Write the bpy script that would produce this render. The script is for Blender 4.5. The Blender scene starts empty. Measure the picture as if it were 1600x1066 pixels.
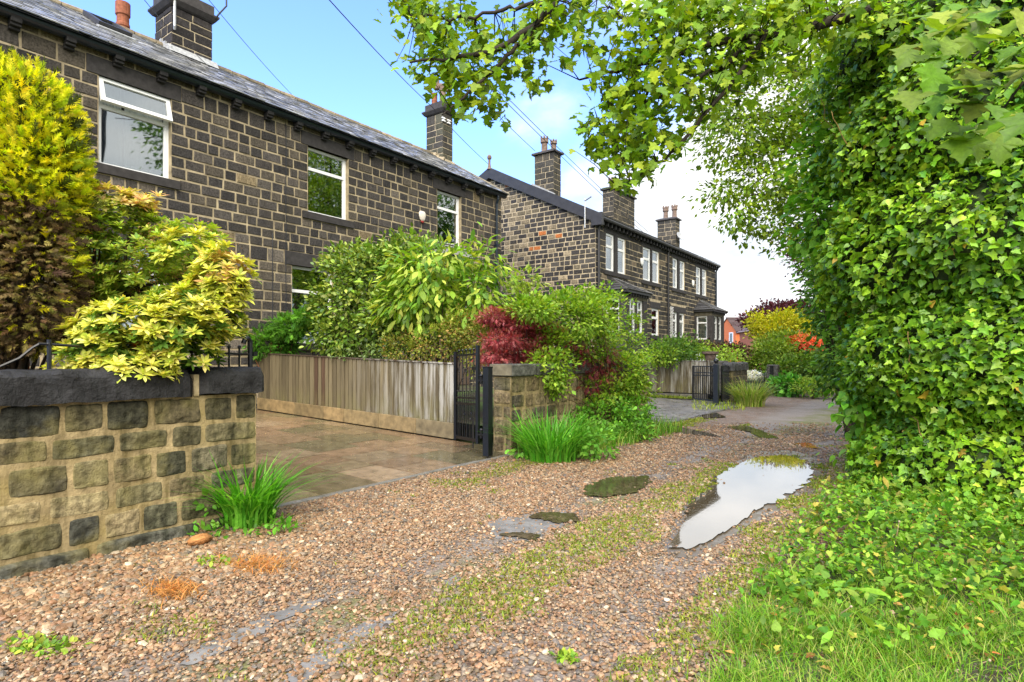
import bpy, math, random
import numpy as np
from mathutils import Vector, Matrix, noise as mnoise

rng = np.random.default_rng(11)
random.seed(5)
SC = bpy.context.scene
COL = SC.collection
R_ = math.radians

# ------------------------------------------------------------------ camera
FPX, PX, PY, H = 920.0, 800.0, 560.0, 1.4        # focal length, principal point (photo pixels), eye height
TH = math.atan(668.0 / FPX)                       # the lane runs along +Y, the camera looks 36 degrees left of it
cam = bpy.data.cameras.new('camera')
cam.sensor_fit = 'HORIZONTAL'
cam.sensor_width = 36.0
cam.lens = FPX / 1600.0 * 36.0
cam.shift_y = 27.0 / 1600.0
cam.clip_start = 0.05
cam.clip_end = 3000.0
camo = bpy.data.objects.new('camera', cam)
COL.objects.link(camo)
camo.location = (0, 0, H)
camo.rotation_euler = (math.pi / 2, 0, TH)
SC.camera = camo

# ------------------------------------------------------------------ world, sun, exposure
SUN_EL, SUN_AZ = R_(50), R_(150)       # azimuth measured clockwise from +Y (towards +X)
W = bpy.data.worlds.new("World")
SC.world = W
W.use_nodes = True
nt = W.node_tree
nt.nodes.clear()
out = nt.nodes.new('ShaderNodeOutputWorld')
bg = nt.nodes.new('ShaderNodeBackground')
sky = nt.nodes.new('ShaderNodeTexSky')
sky.sky_type = 'NISHITA'
sky.sun_disc = False
sky.sun_elevation = SUN_EL
sky.sun_rotation = SUN_AZ
sky.air_density = 1.0
sky.dust_density = 0.6
sky.ozone_density = 2.0
tc = nt.nodes.new('ShaderNodeTexCoord')
mp = nt.nodes.new('ShaderNodeMapping')
mp.inputs['Scale'].default_value = (1.0, 1.0, 2.2)
nz = nt.nodes.new('ShaderNodeTexNoise')
nz.inputs['Scale'].default_value = 2.1
nz.inputs['Detail'].default_value = 9.0
nz.inputs['Roughness'].default_value = 0.52
nz.inputs['Distortion'].default_value = 0.25
nt.links.new(tc.outputs['Generated'], mp.inputs['Vector'])
nt.links.new(mp.outputs['Vector'], nz.inputs['Vector'])
# cloud bank: thicker low down and behind the camera, where unseen cloud is added for neutral light, clear towards the houses
dt = nt.nodes.new('ShaderNodeVectorMath'); dt.operation = 'DOT_PRODUCT'
dt.inputs[1].default_value = (0.80, 0.10, -0.60)
nt.links.new(tc.outputs['Generated'], dt.inputs[0])
ad = nt.nodes.new('ShaderNodeMath'); ad.operation = 'MULTIPLY_ADD'
ad.inputs[1].default_value = 0.85
nt.links.new(dt.outputs['Value'], ad.inputs[0])
nt.links.new(nz.outputs['Fac'], ad.inputs[2])
rp = nt.nodes.new('ShaderNodeMapRange')
rp.interpolation_type = 'SMOOTHERSTEP'
rp.inputs['From Min'].default_value = -0.05
rp.inputs['From Max'].default_value = 0.19
nt.links.new(ad.outputs[0], rp.inputs['Value'])
cl = nt.nodes.new('ShaderNodeMixRGB')
nz2 = nt.nodes.new('ShaderNodeTexNoise')
nz2.inputs['Scale'].default_value = 3.4
nz2.inputs['Detail'].default_value = 8.0
nz2.inputs['Roughness'].default_value = 0.55
nt.links.new(mp.outputs['Vector'], nz2.inputs['Vector'])
cr = nt.nodes.new('ShaderNodeValToRGB')
cr.color_ramp.elements[0].position = 0.36; cr.color_ramp.elements[0].color = (2.75, 3.1, 3.5, 1)
cr.color_ramp.elements[1].position = 0.60; cr.color_ramp.elements[1].color = (4.6, 4.6, 4.6, 1)
nt.links.new(nz2.outputs['Fac'], cr.inputs['Fac'])
nt.links.new(cr.outputs['Color'], cl.inputs['Color2'])
nt.links.new(rp.outputs['Result'], cl.inputs['Fac'])
tint = nt.nodes.new('ShaderNodeMixRGB'); tint.blend_type = 'MULTIPLY'; tint.inputs['Fac'].default_value = 1
tint.inputs['Color2'].default_value = (1.05, 1.24, 1.75, 1)
nt.links.new(sky.outputs['Color'], tint.inputs['Color1'])
nt.links.new(tint.outputs['Color'], cl.inputs['Color1'])
nt.links.new(cl.outputs['Color'], bg.inputs['Color'])
bg.inputs['Strength'].default_value = 0.13
nt.links.new(bg.outputs[0], out.inputs[0])

sun = bpy.data.lights.new('sun', 'SUN')
sun.energy = 3.6
sun.angle = R_(75)
sun.color = (1.0, 0.92, 0.78)
suno = bpy.data.objects.new('sun', sun)
COL.objects.link(suno)
sd = Vector((math.sin(SUN_AZ) * math.cos(SUN_EL), math.cos(SUN_AZ) * math.cos(SUN_EL), math.sin(SUN_EL)))
suno.rotation_euler = sd.to_track_quat('Z', 'Y').to_euler()
suno.location = (0, -5, 20)

SC.view_settings.view_transform = 'Standard'
SC.view_settings.look = 'None'
SC.view_settings.exposure = 1.35
SC.view_settings.gamma = 1.0
SC.cycles.use_denoising = True
SC.cycles.max_bounces = 8
SC.cycles.transparent_max_bounces = 8

# ------------------------------------------------------------------ pixel <-> world helpers
st, ct = math.sin(TH), math.cos(TH)
FWD = np.array((-st, ct, 0.0)); RGT = np.array((ct, st, 0.0)); UP = np.array((0, 0, 1.0))
EYE = np.array((0, 0, H))


def ray(px, py):
    return FWD + (px - PX) / FPX * RGT + (PY - py) / FPX * UP


def at(px, py, t): return EYE + ray(px, py) * t
def onX(px, py, X): d = ray(px, py); return EYE + d * (X / d[0])
def onY(px, py, Y): d = ray(px, py); return EYE + d * (Y / d[1])
def onZ(px, py, z=0.0): d = ray(px, py); return EYE + d * ((z - H) / d[2])
def yX(px, X): return float(onX(px, PY, X)[1])       # Y where the pixel column meets the plane x = X


def tX(px, X): return X / ray(px, PY)[0]                 # distance at which the pixel column meets x = X
def tY(px, Y): return Y / ray(px, PY)[1]


def s2l(c):
    c = np.asarray(c, float) / 255.0
    return np.where(c <= 0.04045, c / 12.92, ((c + 0.055) / 1.055) ** 2.4)


# ------------------------------------------------------------------ object helpers
def tag(o, label=None, cat=None, group=None, kind=None):
    if label: o['label'] = label
    if cat: o['category'] = cat
    if group: o['group'] = group
    if kind: o['kind'] = kind
    return o


def thing(name, label, cat, loc=(0, 0, 0), group=None):
    o = bpy.data.objects.new(name, None)
    o.empty_display_size = 0.2
    COL.objects.link(o)
    o.location = [float(v) for v in loc]
    return tag(o, label, cat, group)


def wloc(o):
    l = Vector(o.location)
    while o.parent:
        o = o.parent
        l += Vector(o.location)
    return np.array(l)


class MB:
    """Collects vertices and faces (world coordinates) and links them as one mesh object."""

    def __init__(s):
        s.V, s.F, s.C, s.n = [], [], [], 0

    def add(s, V, F, col=(0.5, 0.5, 0.5)):
        V = np.asarray(V, float).reshape(-1, 3)
        if not isinstance(F, (list, tuple)): F = [F]
        for f in F:
            f = np.asarray(f, int)
            if f.ndim == 1: f = f[None]
            s.F.append(f + s.n)
        c = np.asarray(col, float)
        if c.ndim == 1: c = np.broadcast_to(c, (len(V), 3))
        s.C.append(c)
        s.V.append(V)
        s.n += len(V)
        return s

    def box(s, a, b, col=(0.5, 0.5, 0.5)):
        x0, y0, z0 = np.minimum(a, b); x1, y1, z1 = np.maximum(a, b)
        V = [(x0, y0, z0), (x1, y0, z0), (x1, y1, z0), (x0, y1, z0), (x0, y0, z1), (x1, y0, z1), (x1, y1, z1), (x0, y1, z1)]
        return s.add(V, BOXF, col)

    def obox(s, o, u, v, w, col=(0.5, 0.5, 0.5)):
        o, u, v, w = (np.asarray(q, float) for q in (o, u, v, w))
        V = [o, o + u, o + u + v, o + v, o + w, o + u + w, o + u + v + w, o + v + w]
        F = BOXF if np.dot(np.cross(u, v), w) > 0 else [f[:, ::-1] for f in BOXF]
        return s.add(V, F, col)

    def bar(s, a, b, w, h, col=(0.5, 0.5, 0.5)):
        a, b = np.asarray(a, float), np.asarray(b, float)
        d = b - a
        q = np.cross(d, UP)
        if np.linalg.norm(q) < 1e-6: q = np.array((1.0, 0, 0))
        q = q / np.linalg.norm(q)
        r = np.cross(q, d); r = r / np.linalg.norm(r)
        return s.obox(a - q * w / 2 - r * h / 2, d, q * w, r * h, col)

    def tube(s, pts, rad, n=6, col=(0.5, 0.5, 0.5), caps=True):
        pts = np.asarray(pts, float)
        rad = np.broadcast_to(np.asarray(rad, float), (len(pts),))
        T = np.gradient(pts, axis=0)
        T /= np.linalg.norm(T, axis=1)[:, None] + 1e-9
        ref = UP if abs(T[0][2]) < 0.9 else np.array((1.0, 0, 0))
        V = []
        for p, t, r in zip(pts, T, rad):
            q = np.cross(t, ref); q /= np.linalg.norm(q) + 1e-9
            ref = np.cross(q, t)
            w = np.cross(t, q)
            a = np.arange(n) / n * 2 * math.pi
            V.append(p + r * (np.cos(a)[:, None] * q + np.sin(a)[:, None] * w))
        V = np.concatenate(V)
        F = []
        for i in range(len(pts) - 1):
            for j in range(n):
                F.append((i * n + j, i * n + (j + 1) % n, (i + 1) * n + (j + 1) % n, (i + 1) * n + j))
        Fs = [np.array(F)]
        if caps:
            Fs += [np.arange(n)[::-1], np.arange(n) + (len(pts) - 1) * n]
        return s.add(V, Fs, col)

    def lathe(s, c, prof, n=16, col=(0.5, 0.5, 0.5)):
        """prof: list of (radius, z)"""
        c = np.asarray(c, float)
        a = np.arange(n) / n * 2 * math.pi
        V = np.concatenate([c + np.stack([r * np.cos(a), r * np.sin(a), np.full(n, z)], 1) for r, z in prof])
        F = []
        for i in range(len(prof) - 1):
            for j in range(n):
                F.append((i * n + j, i * n + (j + 1) % n, (i + 1) * n + (j + 1) % n, (i + 1) * n + j))
        return s.add(V, [np.array(F), np.arange(n)[::-1], np.arange(n) + (len(prof) - 1) * n], col)

    def build(s, name, mat, parent=None, smooth=None, bevel=0):
        if smooth is None: smooth = any(w in mat.name for w in ('leaf', 'petal', 'grass', 'bark', 'cable'))
        me = bpy.data.meshes.new(name)
        V = np.concatenate(s.V).astype(np.float32)
        if parent is not None: V = V - wloc(parent).astype(np.float32)
        me.vertices.add(len(V))
        me.vertices.foreach_set('co', V.ravel())
        vi = np.concatenate([f.ravel() for f in s.F]).astype(np.int32)
        tot = np.concatenate([np.full(len(f), f.shape[1]) for f in s.F])
        me.loops.add(len(vi))
        me.loops.foreach_set('vertex_index', vi)
        me.polygons.add(len(tot))
        me.polygons.foreach_set('loop_start', np.concatenate([[0], np.cumsum(tot)[:-1]]).astype(np.int32))
        at_ = me.color_attributes.new('Col', 'FLOAT_COLOR', 'POINT')
        c = np.concatenate(s.C)
        at_.data.foreach_set('color', np.concatenate([c, np.ones((len(c), 1))], 1).astype(np.float32).ravel())
        me.update(calc_edges=True)
        me.validate()
        me.polygons.foreach_set('use_smooth', np.full(len(me.polygons), bool(smooth)))
        me.materials.append(mat)
        o = bpy.data.objects.new(name, me)
        COL.objects.link(o)
        if parent is not None: o.parent = parent
        if bevel:
            m = o.modifiers.new('bevel', 'BEVEL'); m.width = bevel; m.segments = 2; m.limit_method = 'ANGLE'
        return o


BOXF = [np.array([(0, 3, 2, 1), (4, 5, 6, 7), (0, 1, 5, 4), (1, 2, 6, 5), (2, 3, 7, 6), (3, 0, 4, 7)])]


def dup(o, parent=None, d=(0, 0, 0)):
    c = o.copy(); COL.objects.link(c)
    c.parent = parent
    c.location = Vector(o.location) + Vector([float(v) for v in d])
    for ch in o.children: dup(ch, c)
    return c


def jitter(col, amt=0.15, n=None):
    col = np.asarray(col, float)
    k = rng.normal(1, amt, (n, 1) if n else 1)
    return np.clip(col * k, 0.001, 1)


# ------------------------------------------------------------------ materials
def new_mat(name):
    m = bpy.data.materials.new(name); m.use_nodes = True
    n = m.node_tree.nodes; n.clear()
    o = n.new('ShaderNodeOutputMaterial'); b = n.new('ShaderNodeBsdfPrincipled')
    m.node_tree.links.new(b.outputs[0], o.inputs[0])
    return m, m.node_tree, b, o


def N(t, typ, **kw):
    n = t.nodes.new(typ)
    for k, v in kw.items():
        if k in n.inputs: n.inputs[k].default_value = v
        else: setattr(n, k, v)
    return n


def noise_node(t, scale, detail=6, rough=0.6, vec=None):
    n = N(t, 'ShaderNodeTexNoise', Scale=scale, Detail=detail, Roughness=rough)
    if vec is None:
        g = N(t, 'ShaderNodeNewGeometry'); vec = g.outputs['Position']
    t.links.new(vec, n.inputs['Vector'])
    return n


def ramp(t, fac, stops):
    r = N(t, 'ShaderNodeValToRGB')
    e = r.color_ramp.elements
    while len(e) < len(stops): e.new(0.5)
    for k, (p, c) in zip(e, stops):
        k.position = p
        k.color = (*c, 1) if len(c) == 3 else c
    t.links.new(fac, r.inputs['Fac'])
    return r


def streak(t, sx, sz, lo, hi, detail=6):
    g = N(t, 'ShaderNodeNewGeometry'); m = N(t, 'ShaderNodeMapping'); m.inputs['Scale'].default_value = (sx, sx, sz)
    t.links.new(g.outputs['Position'], m.inputs['Vector'])
    n = noise_node(t, 1.0, detail, .62, m.outputs['Vector'])
    return ramp(t, n.outputs['Fac'], [(lo, (0, 0, 0)), (hi, (1, 1, 1))]).outputs['Color']


def mixc(t, fac, a, b, mode='MIX'):
    m = N(t, 'ShaderNodeMixRGB', blend_type=mode)
    for k, v in (('Fac', fac), ('Color1', a), ('Color2', b)):
        if hasattr(v, 'links'): t.links.new(v, m.inputs[k])
        elif k == 'Fac': m.inputs[k].default_value = v
        else: m.inputs[k].default_value = (*v, 1) if len(v) == 3 else v
    return m.outputs['Color']


def bump(t, b, h, strength, dist=0.01):
    n = N(t, 'ShaderNodeBump', Strength=strength, Distance=dist)
    t.links.new(h, n.inputs['Height'])
    t.links.new(n.outputs[0], b.inputs['Normal'])
    return n


def mat_attr(name, rough=0.8, nscale=12, lo=0.7, hi=1.3, bs=0.4, bd=0.01, bscale=40, spec=0.4, stain=None, stain_scale=1.5, rvar=0.0, stain_lo=.5, stain_hi=.75, detail=8, drip=None):
    """base colour from the mesh's Col attribute, broken up by noise; optional stain colour in large patches"""
    m, t, b, o = new_mat(name)
    a = N(t, 'ShaderNodeVertexColor', layer_name='Col')
    n1 = noise_node(t, nscale, detail)
    r = ramp(t, n1.outputs['Fac'], [(0.28, (lo,) * 3), (0.72, (hi,) * 3)])
    c = mixc(t, 1.0, a.outputs['Color'], r.outputs['Color'], 'MULTIPLY')
    if stain:
        n2 = noise_node(t, stain_scale, 6)
        sr = ramp(t, n2.outputs['Fac'], [(stain_lo, (0, 0, 0)), (stain_hi, (1, 1, 1))])
        c = mixc(t, sr.outputs['Color'], c, stain)
    if drip:
        c = mixc(t, streak(t, 9, 1.4, .44, .66, 8), c, mixc(t, 1.0, c, drip, 'MULTIPLY'))
    t.links.new(c, b.inputs['Base Color'])
    b.inputs['Roughness'].default_value = rough
    b.inputs['Specular IOR Level'].default_value = spec
    if rvar:
        n3 = noise_node(t, 3.0, 5)
        rr = ramp(t, n3.outputs['Fac'], [(0.35, (max(rough - rvar, .03),) * 3), (0.65, (min(rough + rvar, 1),) * 3)])
        t.links.new(rr.outputs['Color'], b.inputs['Roughness'])
    if bs:
        nb = noise_node(t, bscale, 6, 0.65)
        bump(t, b, nb.outputs['Fac'], bs, bd)
    return m


def mat_leaf(name, rough=0.42, trans=0.35, spec=0.5, sat=1.0):
    m, t, b, o = new_mat(name)
    a = N(t, 'ShaderNodeVertexColor', layer_name='Col')
    n1 = noise_node(t, 55, 3)
    r = ramp(t, n1.outputs['Fac'], [(0.3, (0.78,) * 3), (0.7, (1.2,) * 3)])
    c = mixc(t, 1.0, a.outputs['Color'], r.outputs['Color'], 'MULTIPLY')
    t.links.new(c, b.inputs['Base Color'])
    b.inputs['Roughness'].default_value = rough
    b.inputs['Specular IOR Level'].default_value = spec
    tr = N(t, 'ShaderNodeBsdfTranslucent')
    tcol = mixc(t, 1.0, c, (1.25, 1.2, 0.45), 'MULTIPLY')
    t.links.new(tcol, tr.inputs['Color'])
    mx = N(t, 'ShaderNodeMixShader'); mx.inputs[0].default_value = trans
    t.links.new(b.outputs[0], mx.inputs[1]); t.links.new(tr.outputs[0], mx.inputs[2])
    t.links.new(mx.outputs[0], o.inputs[0])
    return m


def mat_flat(name, col, rough=0.5, spec=0.5, metal=0.0, nscale=20, var=0.12, bs=0.0, bscale=60, bd=.004):
    m, t, b, o = new_mat(name)
    n1 = noise_node(t, nscale, 5)
    c = np.asarray(col, float)
    r = ramp(t, n1.outputs['Fac'], [(0.3, tuple(c * (1 - var))), (0.7, tuple(np.minimum(c * (1 + var), 1)))])
    t.links.new(r.outputs['Color'], b.inputs['Base Color'])
    b.inputs['Roughness'].default_value = rough
    b.inputs['Specular IOR Level'].default_value = spec
    b.inputs['Metallic'].default_value = metal
    if bs:
        nb = noise_node(t, bscale, 5)
        bump(t, b, nb.outputs['Fac'], bs, bd)
    return m


M = {}
M['soot_stone'] = mat_attr('soot_stone', 0.9, 30, 0.35, 2.0, 0.8, 0.01, 55, 0.2, detail=10, drip=(.72, .72, .74), stain=(.085, .072, .05), stain_scale=1.1, stain_lo=.56, stain_hi=.95)
M['house_mortar'] = mat_flat('house_mortar', (.34, .28, .185), 0.95, 0.2, nscale=3.5, var=.45, bs=.6)
M['mortar_two'] = mat_flat('mortar_two', (.42, .35, .24), 0.95, 0.2, nscale=6, var=.3, bs=.4)
M['dressed'] = mat_attr('dressed_stone', 0.75, 9, 0.6, 1.5, 0.35, 0.006, 50, 0.35)
M['garden_stone'] = mat_attr('garden_stone', 0.85, 20, 0.35, 1.75, 1.0, 0.02, 42, 0.25, stain=(.26, .225, .085), stain_scale=2.6, stain_lo=.50, stain_hi=.80, drip=(.28, .30, .26))
M['garden_mortar'] = mat_attr('garden_mortar', 0.95, 9, 0.6, 1.35, 0.9, 0.015, 40, 0.15, stain=(.30, .235, .09), stain_scale=2.2, drip=(.38, .38, .3))
M['coping'] = mat_attr('coping_stone', 0.75, 9, 0.3, 2.4, 1.0, 0.03, 20, 0.3)
M['slate'] = mat_attr('slate', 0.36, 16, 0.6, 1.5, 0.35, 0.006, 50, 0.5, rvar=.15)
M['tile'] = mat_attr('roof_tile', 0.7, 12, 0.8, 1.2, 0.2, 0.004, 50, 0.3)
M['gutter'] = mat_flat('gutter_paint', (.008, .016, .028), 0.3, 0.5)
M['pvc'] = mat_flat('white_frame', (.80, .81, .82), 0.35, 0.5, var=.03)
M['curtain'] = mat_flat('curtain_cloth', (.75, .74, .62), 0.9, 0.2, nscale=30, var=.12)
M['net'] = mat_flat('net_curtain', (.86, .89, .85), 0.9, 0.2, nscale=11, var=.22)
M['lead'] = mat_flat('lead_flashing', (.33, .34, .35), 0.5, 0.5, nscale=14, var=.3)
M['bargeboard'] = mat_flat('bargeboard_paint', (.030, .030, .033), 0.5, 0.4, nscale=5, var=.25)
M['terracotta'] = mat_flat('terracotta', (.25, .085, .045), 0.8, 0.3, nscale=14, var=.35, bs=.3)
M['clay_pot'] = mat_flat('weathered_clay', (.17, .12, .095), 0.85, 0.3, nscale=14, var=.4, bs=.3)
M['iron'] = mat_flat('black_iron', (.006, .0065, .008), 0.32, 0.5, nscale=30, var=.3, bs=.1)
M['steel'] = mat_flat('grey_steel', (.45, .46, .47), 0.4, 0.5, metal=.6)
M['cable'] = mat_flat('cable', (.025, .028, .035), 0.6, 0.3)
M['alarm'] = mat_flat('alarm_plastic', (.72, .66, .58), 0.45, 0.5, var=.04)
M['red'] = mat_flat('red_plastic', (.30, .02, .02), 0.45)
def mat_board():
    m, t, b, o = new_mat('fence_board')
    a = N(t, 'ShaderNodeVertexColor', layer_name='Col')
    g = streak(t, 26, 1.6, .32, .70, 8)
    c = mixc(t, 1.0, a.outputs['Color'], mixc(t, g, (.66, .63, .6), (1.28, 1.26, 1.2)), 'MULTIPLY')
    sx = N(t, 'ShaderNodeSeparateXYZ'); gg = N(t, 'ShaderNodeNewGeometry'); t.links.new(gg.outputs['Position'], sx.inputs[0])
    r = N(t, 'ShaderNodeMapRange'); r.inputs['From Min'].default_value = -9.2; r.inputs['From Max'].default_value = -6.5
    t.links.new(sx.outputs[0], r.inputs['Value'])
    bl = mixc(t, 1.0, streak(t, 9, .9, .44, .60, 7), r.outputs[0], 'MULTIPLY')
    c = mixc(t, bl, c, (.40, .385, .34))                                   # bleached by the weather
    lo = N(t, 'ShaderNodeMapRange'); lo.inputs['From Min'].default_value = .85; lo.inputs['From Max'].default_value = .35; t.links.new(sx.outputs[2], lo.inputs['Value'])
    al = mixc(t, 1.0, streak(t, 5, 2.5, .4, .7, 6), lo.outputs[0], 'MULTIPLY')
    c = mixc(t, al, c, (.17, .155, .06))                                   # algae on the splash zone
    t.links.new(c, b.inputs['Base Color']); b.inputs['Roughness'].default_value = .8; b.inputs['Specular IOR Level'].default_value = .25
    bump(t, b, g, .5, .004)
    return m


M['board'] = mat_board()
M['gravel_board'] = mat_attr('kerb_stone', 0.6, 8, 0.55, 1.4, 0.4, 0.005, 40, 0.4)
M['leaf'] = mat_leaf('leaf', rough=.5, spec=.3)
M['gloss_leaf'] = mat_leaf('gloss_leaf', rough=.36, trans=.25, spec=.42)
M['soft_leaf'] = mat_leaf('soft_leaf', rough=.65, trans=.45, spec=.25)
M['dead_leaf'] = mat_leaf('dead_leaf', rough=.85, trans=.1, spec=.1)
M['grass'] = mat_leaf('grass_blade', rough=.5, trans=.4, spec=.35)
M['bark'] = mat_attr('bark', 0.9, 18, 0.5, 1.5, 0.9, 0.02, 24, 0.2)
M['pebble'] = mat_attr('pebble', 0.5, 90, 0.75, 1.25, 0.15, 0.002, 160, 0.45, rvar=.12)
M['flower'] = mat_leaf('petal', rough=.6, trans=.4, spec=.2)
M['brick'] = mat_attr('red_brick', 0.85, 10, 0.85, 1.15, 0.2, 0.004, 60, 0.25)


def mat_glass():
    m, t, b, o = new_mat('window_glass')
    t.nodes.remove(b)
    g = N(t, 'ShaderNodeBsdfGlossy', Roughness=0.02); g.inputs['Color'].default_value = (.92, .95, .95, 1)
    tr = N(t, 'ShaderNodeBsdfTransparent'); tr.inputs['Color'].default_value = (.86, .9, .88, 1)
    lw = N(t, 'ShaderNodeLayerWeight', Blend=0.62)
    mr = N(t, 'ShaderNodeMapRange'); mr.inputs['To Min'].default_value = .12; mr.inputs['To Max'].default_value = .95
    t.links.new(lw.outputs['Fresnel'], mr.inputs['Value'])
    mx = N(t, 'ShaderNodeMixShader')
    t.links.new(mr.outputs[0], mx.inputs[0]); t.links.new(tr.outputs[0], mx.inputs[1]); t.links.new(g.outputs[0], mx.inputs[2])
    t.links.new(mx.outputs[0], o.inputs[0])
    return m


M['glass'] = mat_glass()


def mat_water():
    m, t, b, o = new_mat('puddle_water')
    b.inputs['Base Color'].default_value = (.085, .068, .04, 1)
    b.inputs['Roughness'].default_value = 0.02
    b.inputs['IOR'].default_value = 1.6
    b.inputs['Coat Weight'].default_value = 1.0
    b.inputs['Coat Roughness'].default_value = 0.01
    b.inputs['Coat IOR'].default_value = 1.8
    nb = noise_node(t, 16, 3)
    bump(t, b, nb.outputs['Fac'], .10, .004)
    return m


M['water'] = mat_water()


def mat_shallow():
    m, t, b, o = new_mat('shallow_puddle')
    g = N(t, 'ShaderNodeNewGeometry'); v = N(t, 'ShaderNodeTexVoronoi', Scale=40.0); t.links.new(g.outputs['Position'], v.inputs['Vector'])
    sp = N(t, 'ShaderNodeSeparateColor'); t.links.new(v.outputs['Color'], sp.inputs[0])
    r = ramp(t, sp.outputs[0], [(0, (.025, .02, .012)), (.6, (.07, .055, .03)), (1, (.13, .10, .06))])
    n = noise_node(t, 3.5, 5)
    mud = ramp(t, n.outputs['Fac'], [(.4, (0, 0, 0)), (.62, (1, 1, 1))]).outputs['Color']
    t.links.new(mixc(t, mud, r.outputs['Color'], (.05, .042, .022)), b.inputs['Base Color'])
    b.inputs['Roughness'].default_value = .03
    b.inputs['IOR'].default_value = 1.4
    nb = noise_node(t, 22, 3); bump(t, b, nb.outputs['Fac'], .12, .004)
    return m


M['shallow'] = mat_shallow()

# ------------------------------------------------------------------ masonry helpers
def fill_row(a, b, lo, hi):
    out, s = [], a
    while s < b - 1e-4:
        w = random.uniform(lo, hi)
        if b - s - w < lo * 0.7: w = b - s
        out.append((s, min(s + w, b))); s += w
    return out


def subtract(iv, cut):
    res = []
    for a, b in iv:
        c, d = cut
        if d <= a or c >= b: res.append((a, b)); continue
        if c > a: res.append((a, c))
        if d < b: res.append((d, b))
    return res


def stones(mb, O, u, n, s0, s1, z0, z1, rh, rl, openings=(), roof=None, gap=.025, dep=(.006, .022), palette=None, inset=.014, rows=None):
    """coursed squared stones on the wall plane (O, u, z) with outward normal n; roof(s) is an optional upper limit"""
    O, u, n = (np.asarray(q, float) for q in (O, u, n))
    V, F, C = [], [], []
    z = z0
    k = 0
    while z < z1 - 0.05:
        h = random.uniform(*rh)
        if z1 - z - h < rh[0] * .7: h = z1 - z
        iv = [(s0, s1)]
        for a, b, c, d in openings:
            if z + h * .5 > c and z + h * .5 < d: iv = subtract(iv, (a, b))
        for a, b in iv:
            for p, q in fill_row(a, b, *rl):
                zt0 = zt1 = z + h
                if roof is not None:
                    zt0, zt1 = min(zt0, roof(p)), min(zt1, roof(q))
                    if min(zt0, zt1) < z + .05: continue
                g = gap / 2
                j = lambda: random.uniform(-.006, .006)
                d = random.uniform(*dep)
                outer = [(p + g + j(), z + g + j()), (q - g + j(), z + g + j()), (q - g + j(), zt1 - g + j()), (p + g + j(), zt0 - g + j())]
                i = inset
                inner = [(outer[0][0] + i, outer[0][1] + i), (outer[1][0] - i, outer[1][1] + i), (outer[2][0] - i, outer[2][1] - i), (outer[3][0] + i, outer[3][1] - i)]
                for s_, z_ in outer: V.append(O + u * s_ + UP * z_ - n * .006)
                for s_, z_ in inner: V.append(O + u * s_ + UP * z_ + n * (d + random.uniform(-.004, .004)))
                F += [(k + 4, k + 5, k + 6, k + 7), (k, k + 1, k + 5, k + 4), (k + 1, k + 2, k + 6, k + 5), (k + 2, k + 3, k + 7, k + 6), (k + 3, k, k + 4, k + 7)]
                c = np.array(palette(0.5 * (p + q), z)) if callable(palette) else np.array(random.choice(palette)) * random.uniform(.75, 1.25)
                C += [c] * 8
                k += 8
        z += h
    F = np.array(F)
    if np.dot(np.cross(u, UP), n) < 0: F = F[:, ::-1]
    mb.add(V, F, np.array(C))


def wall_plane(mb, O, u, n, s0, s1, z0, z1, openings=(), col=(.3, .25, .15)):
    O, u, n = (np.asarray(q, float) for q in (O, u, n))
    S = sorted({s0, s1, *[v for a, b, c, d in openings for v in (a, b)]})
    Z = sorted({z0, z1, *[v for a, b, c, d in openings for v in (c, d)]})
    flip = np.dot(np.cross(u, UP), n) < 0
    for a, b in zip(S[:-1], S[1:]):
        for c, d in zip(Z[:-1], Z[1:]):
            m, q = (a + b) / 2, (c + d) / 2
            if any(o[0] < m < o[1] and o[2] < q < o[3] for o in openings): continue
            V = [O + u * a + UP * c, O + u * b + UP * c, O + u * b + UP * d, O + u * a + UP * d]
            mb.add(V, np.array([(3, 2, 1, 0)] if flip else [(0, 1, 2, 3)]), col)


def reveal(mb, O, u, n, a, b, c, d, dep, col):
    O, u, n = (np.asarray(q, float) for q in (O, u, n))
    P = lambda s, z, k: O + u * s + UP * z - n * k
    q = [(a, c), (b, c), (b, d), (a, d)]
    for i in range(4):
        (s, z), (s2, z2) = q[i], q[(i + 1) % 4]
        mb.add([P(s, z, -.004), P(s2, z2, -.004), P(s2, z2, dep), P(s, z, dep)], np.array([(0, 1, 2, 3)]), col)


def wbox(mb, O, u, n, s0, s1, z0, z1, d0, d1, col=(.5, .5, .5)):
    """box in wall coordinates; d is distance out of the wall plane"""
    O, u, n = (np.asarray(q, float) for q in (O, u, n))
    mb.obox(O + u * s0 + UP * z0 + n * d0, u * (s1 - s0), n * (d1 - d0), UP * (z1 - z0), col)


DARK = (.032, .029, .029)


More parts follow.
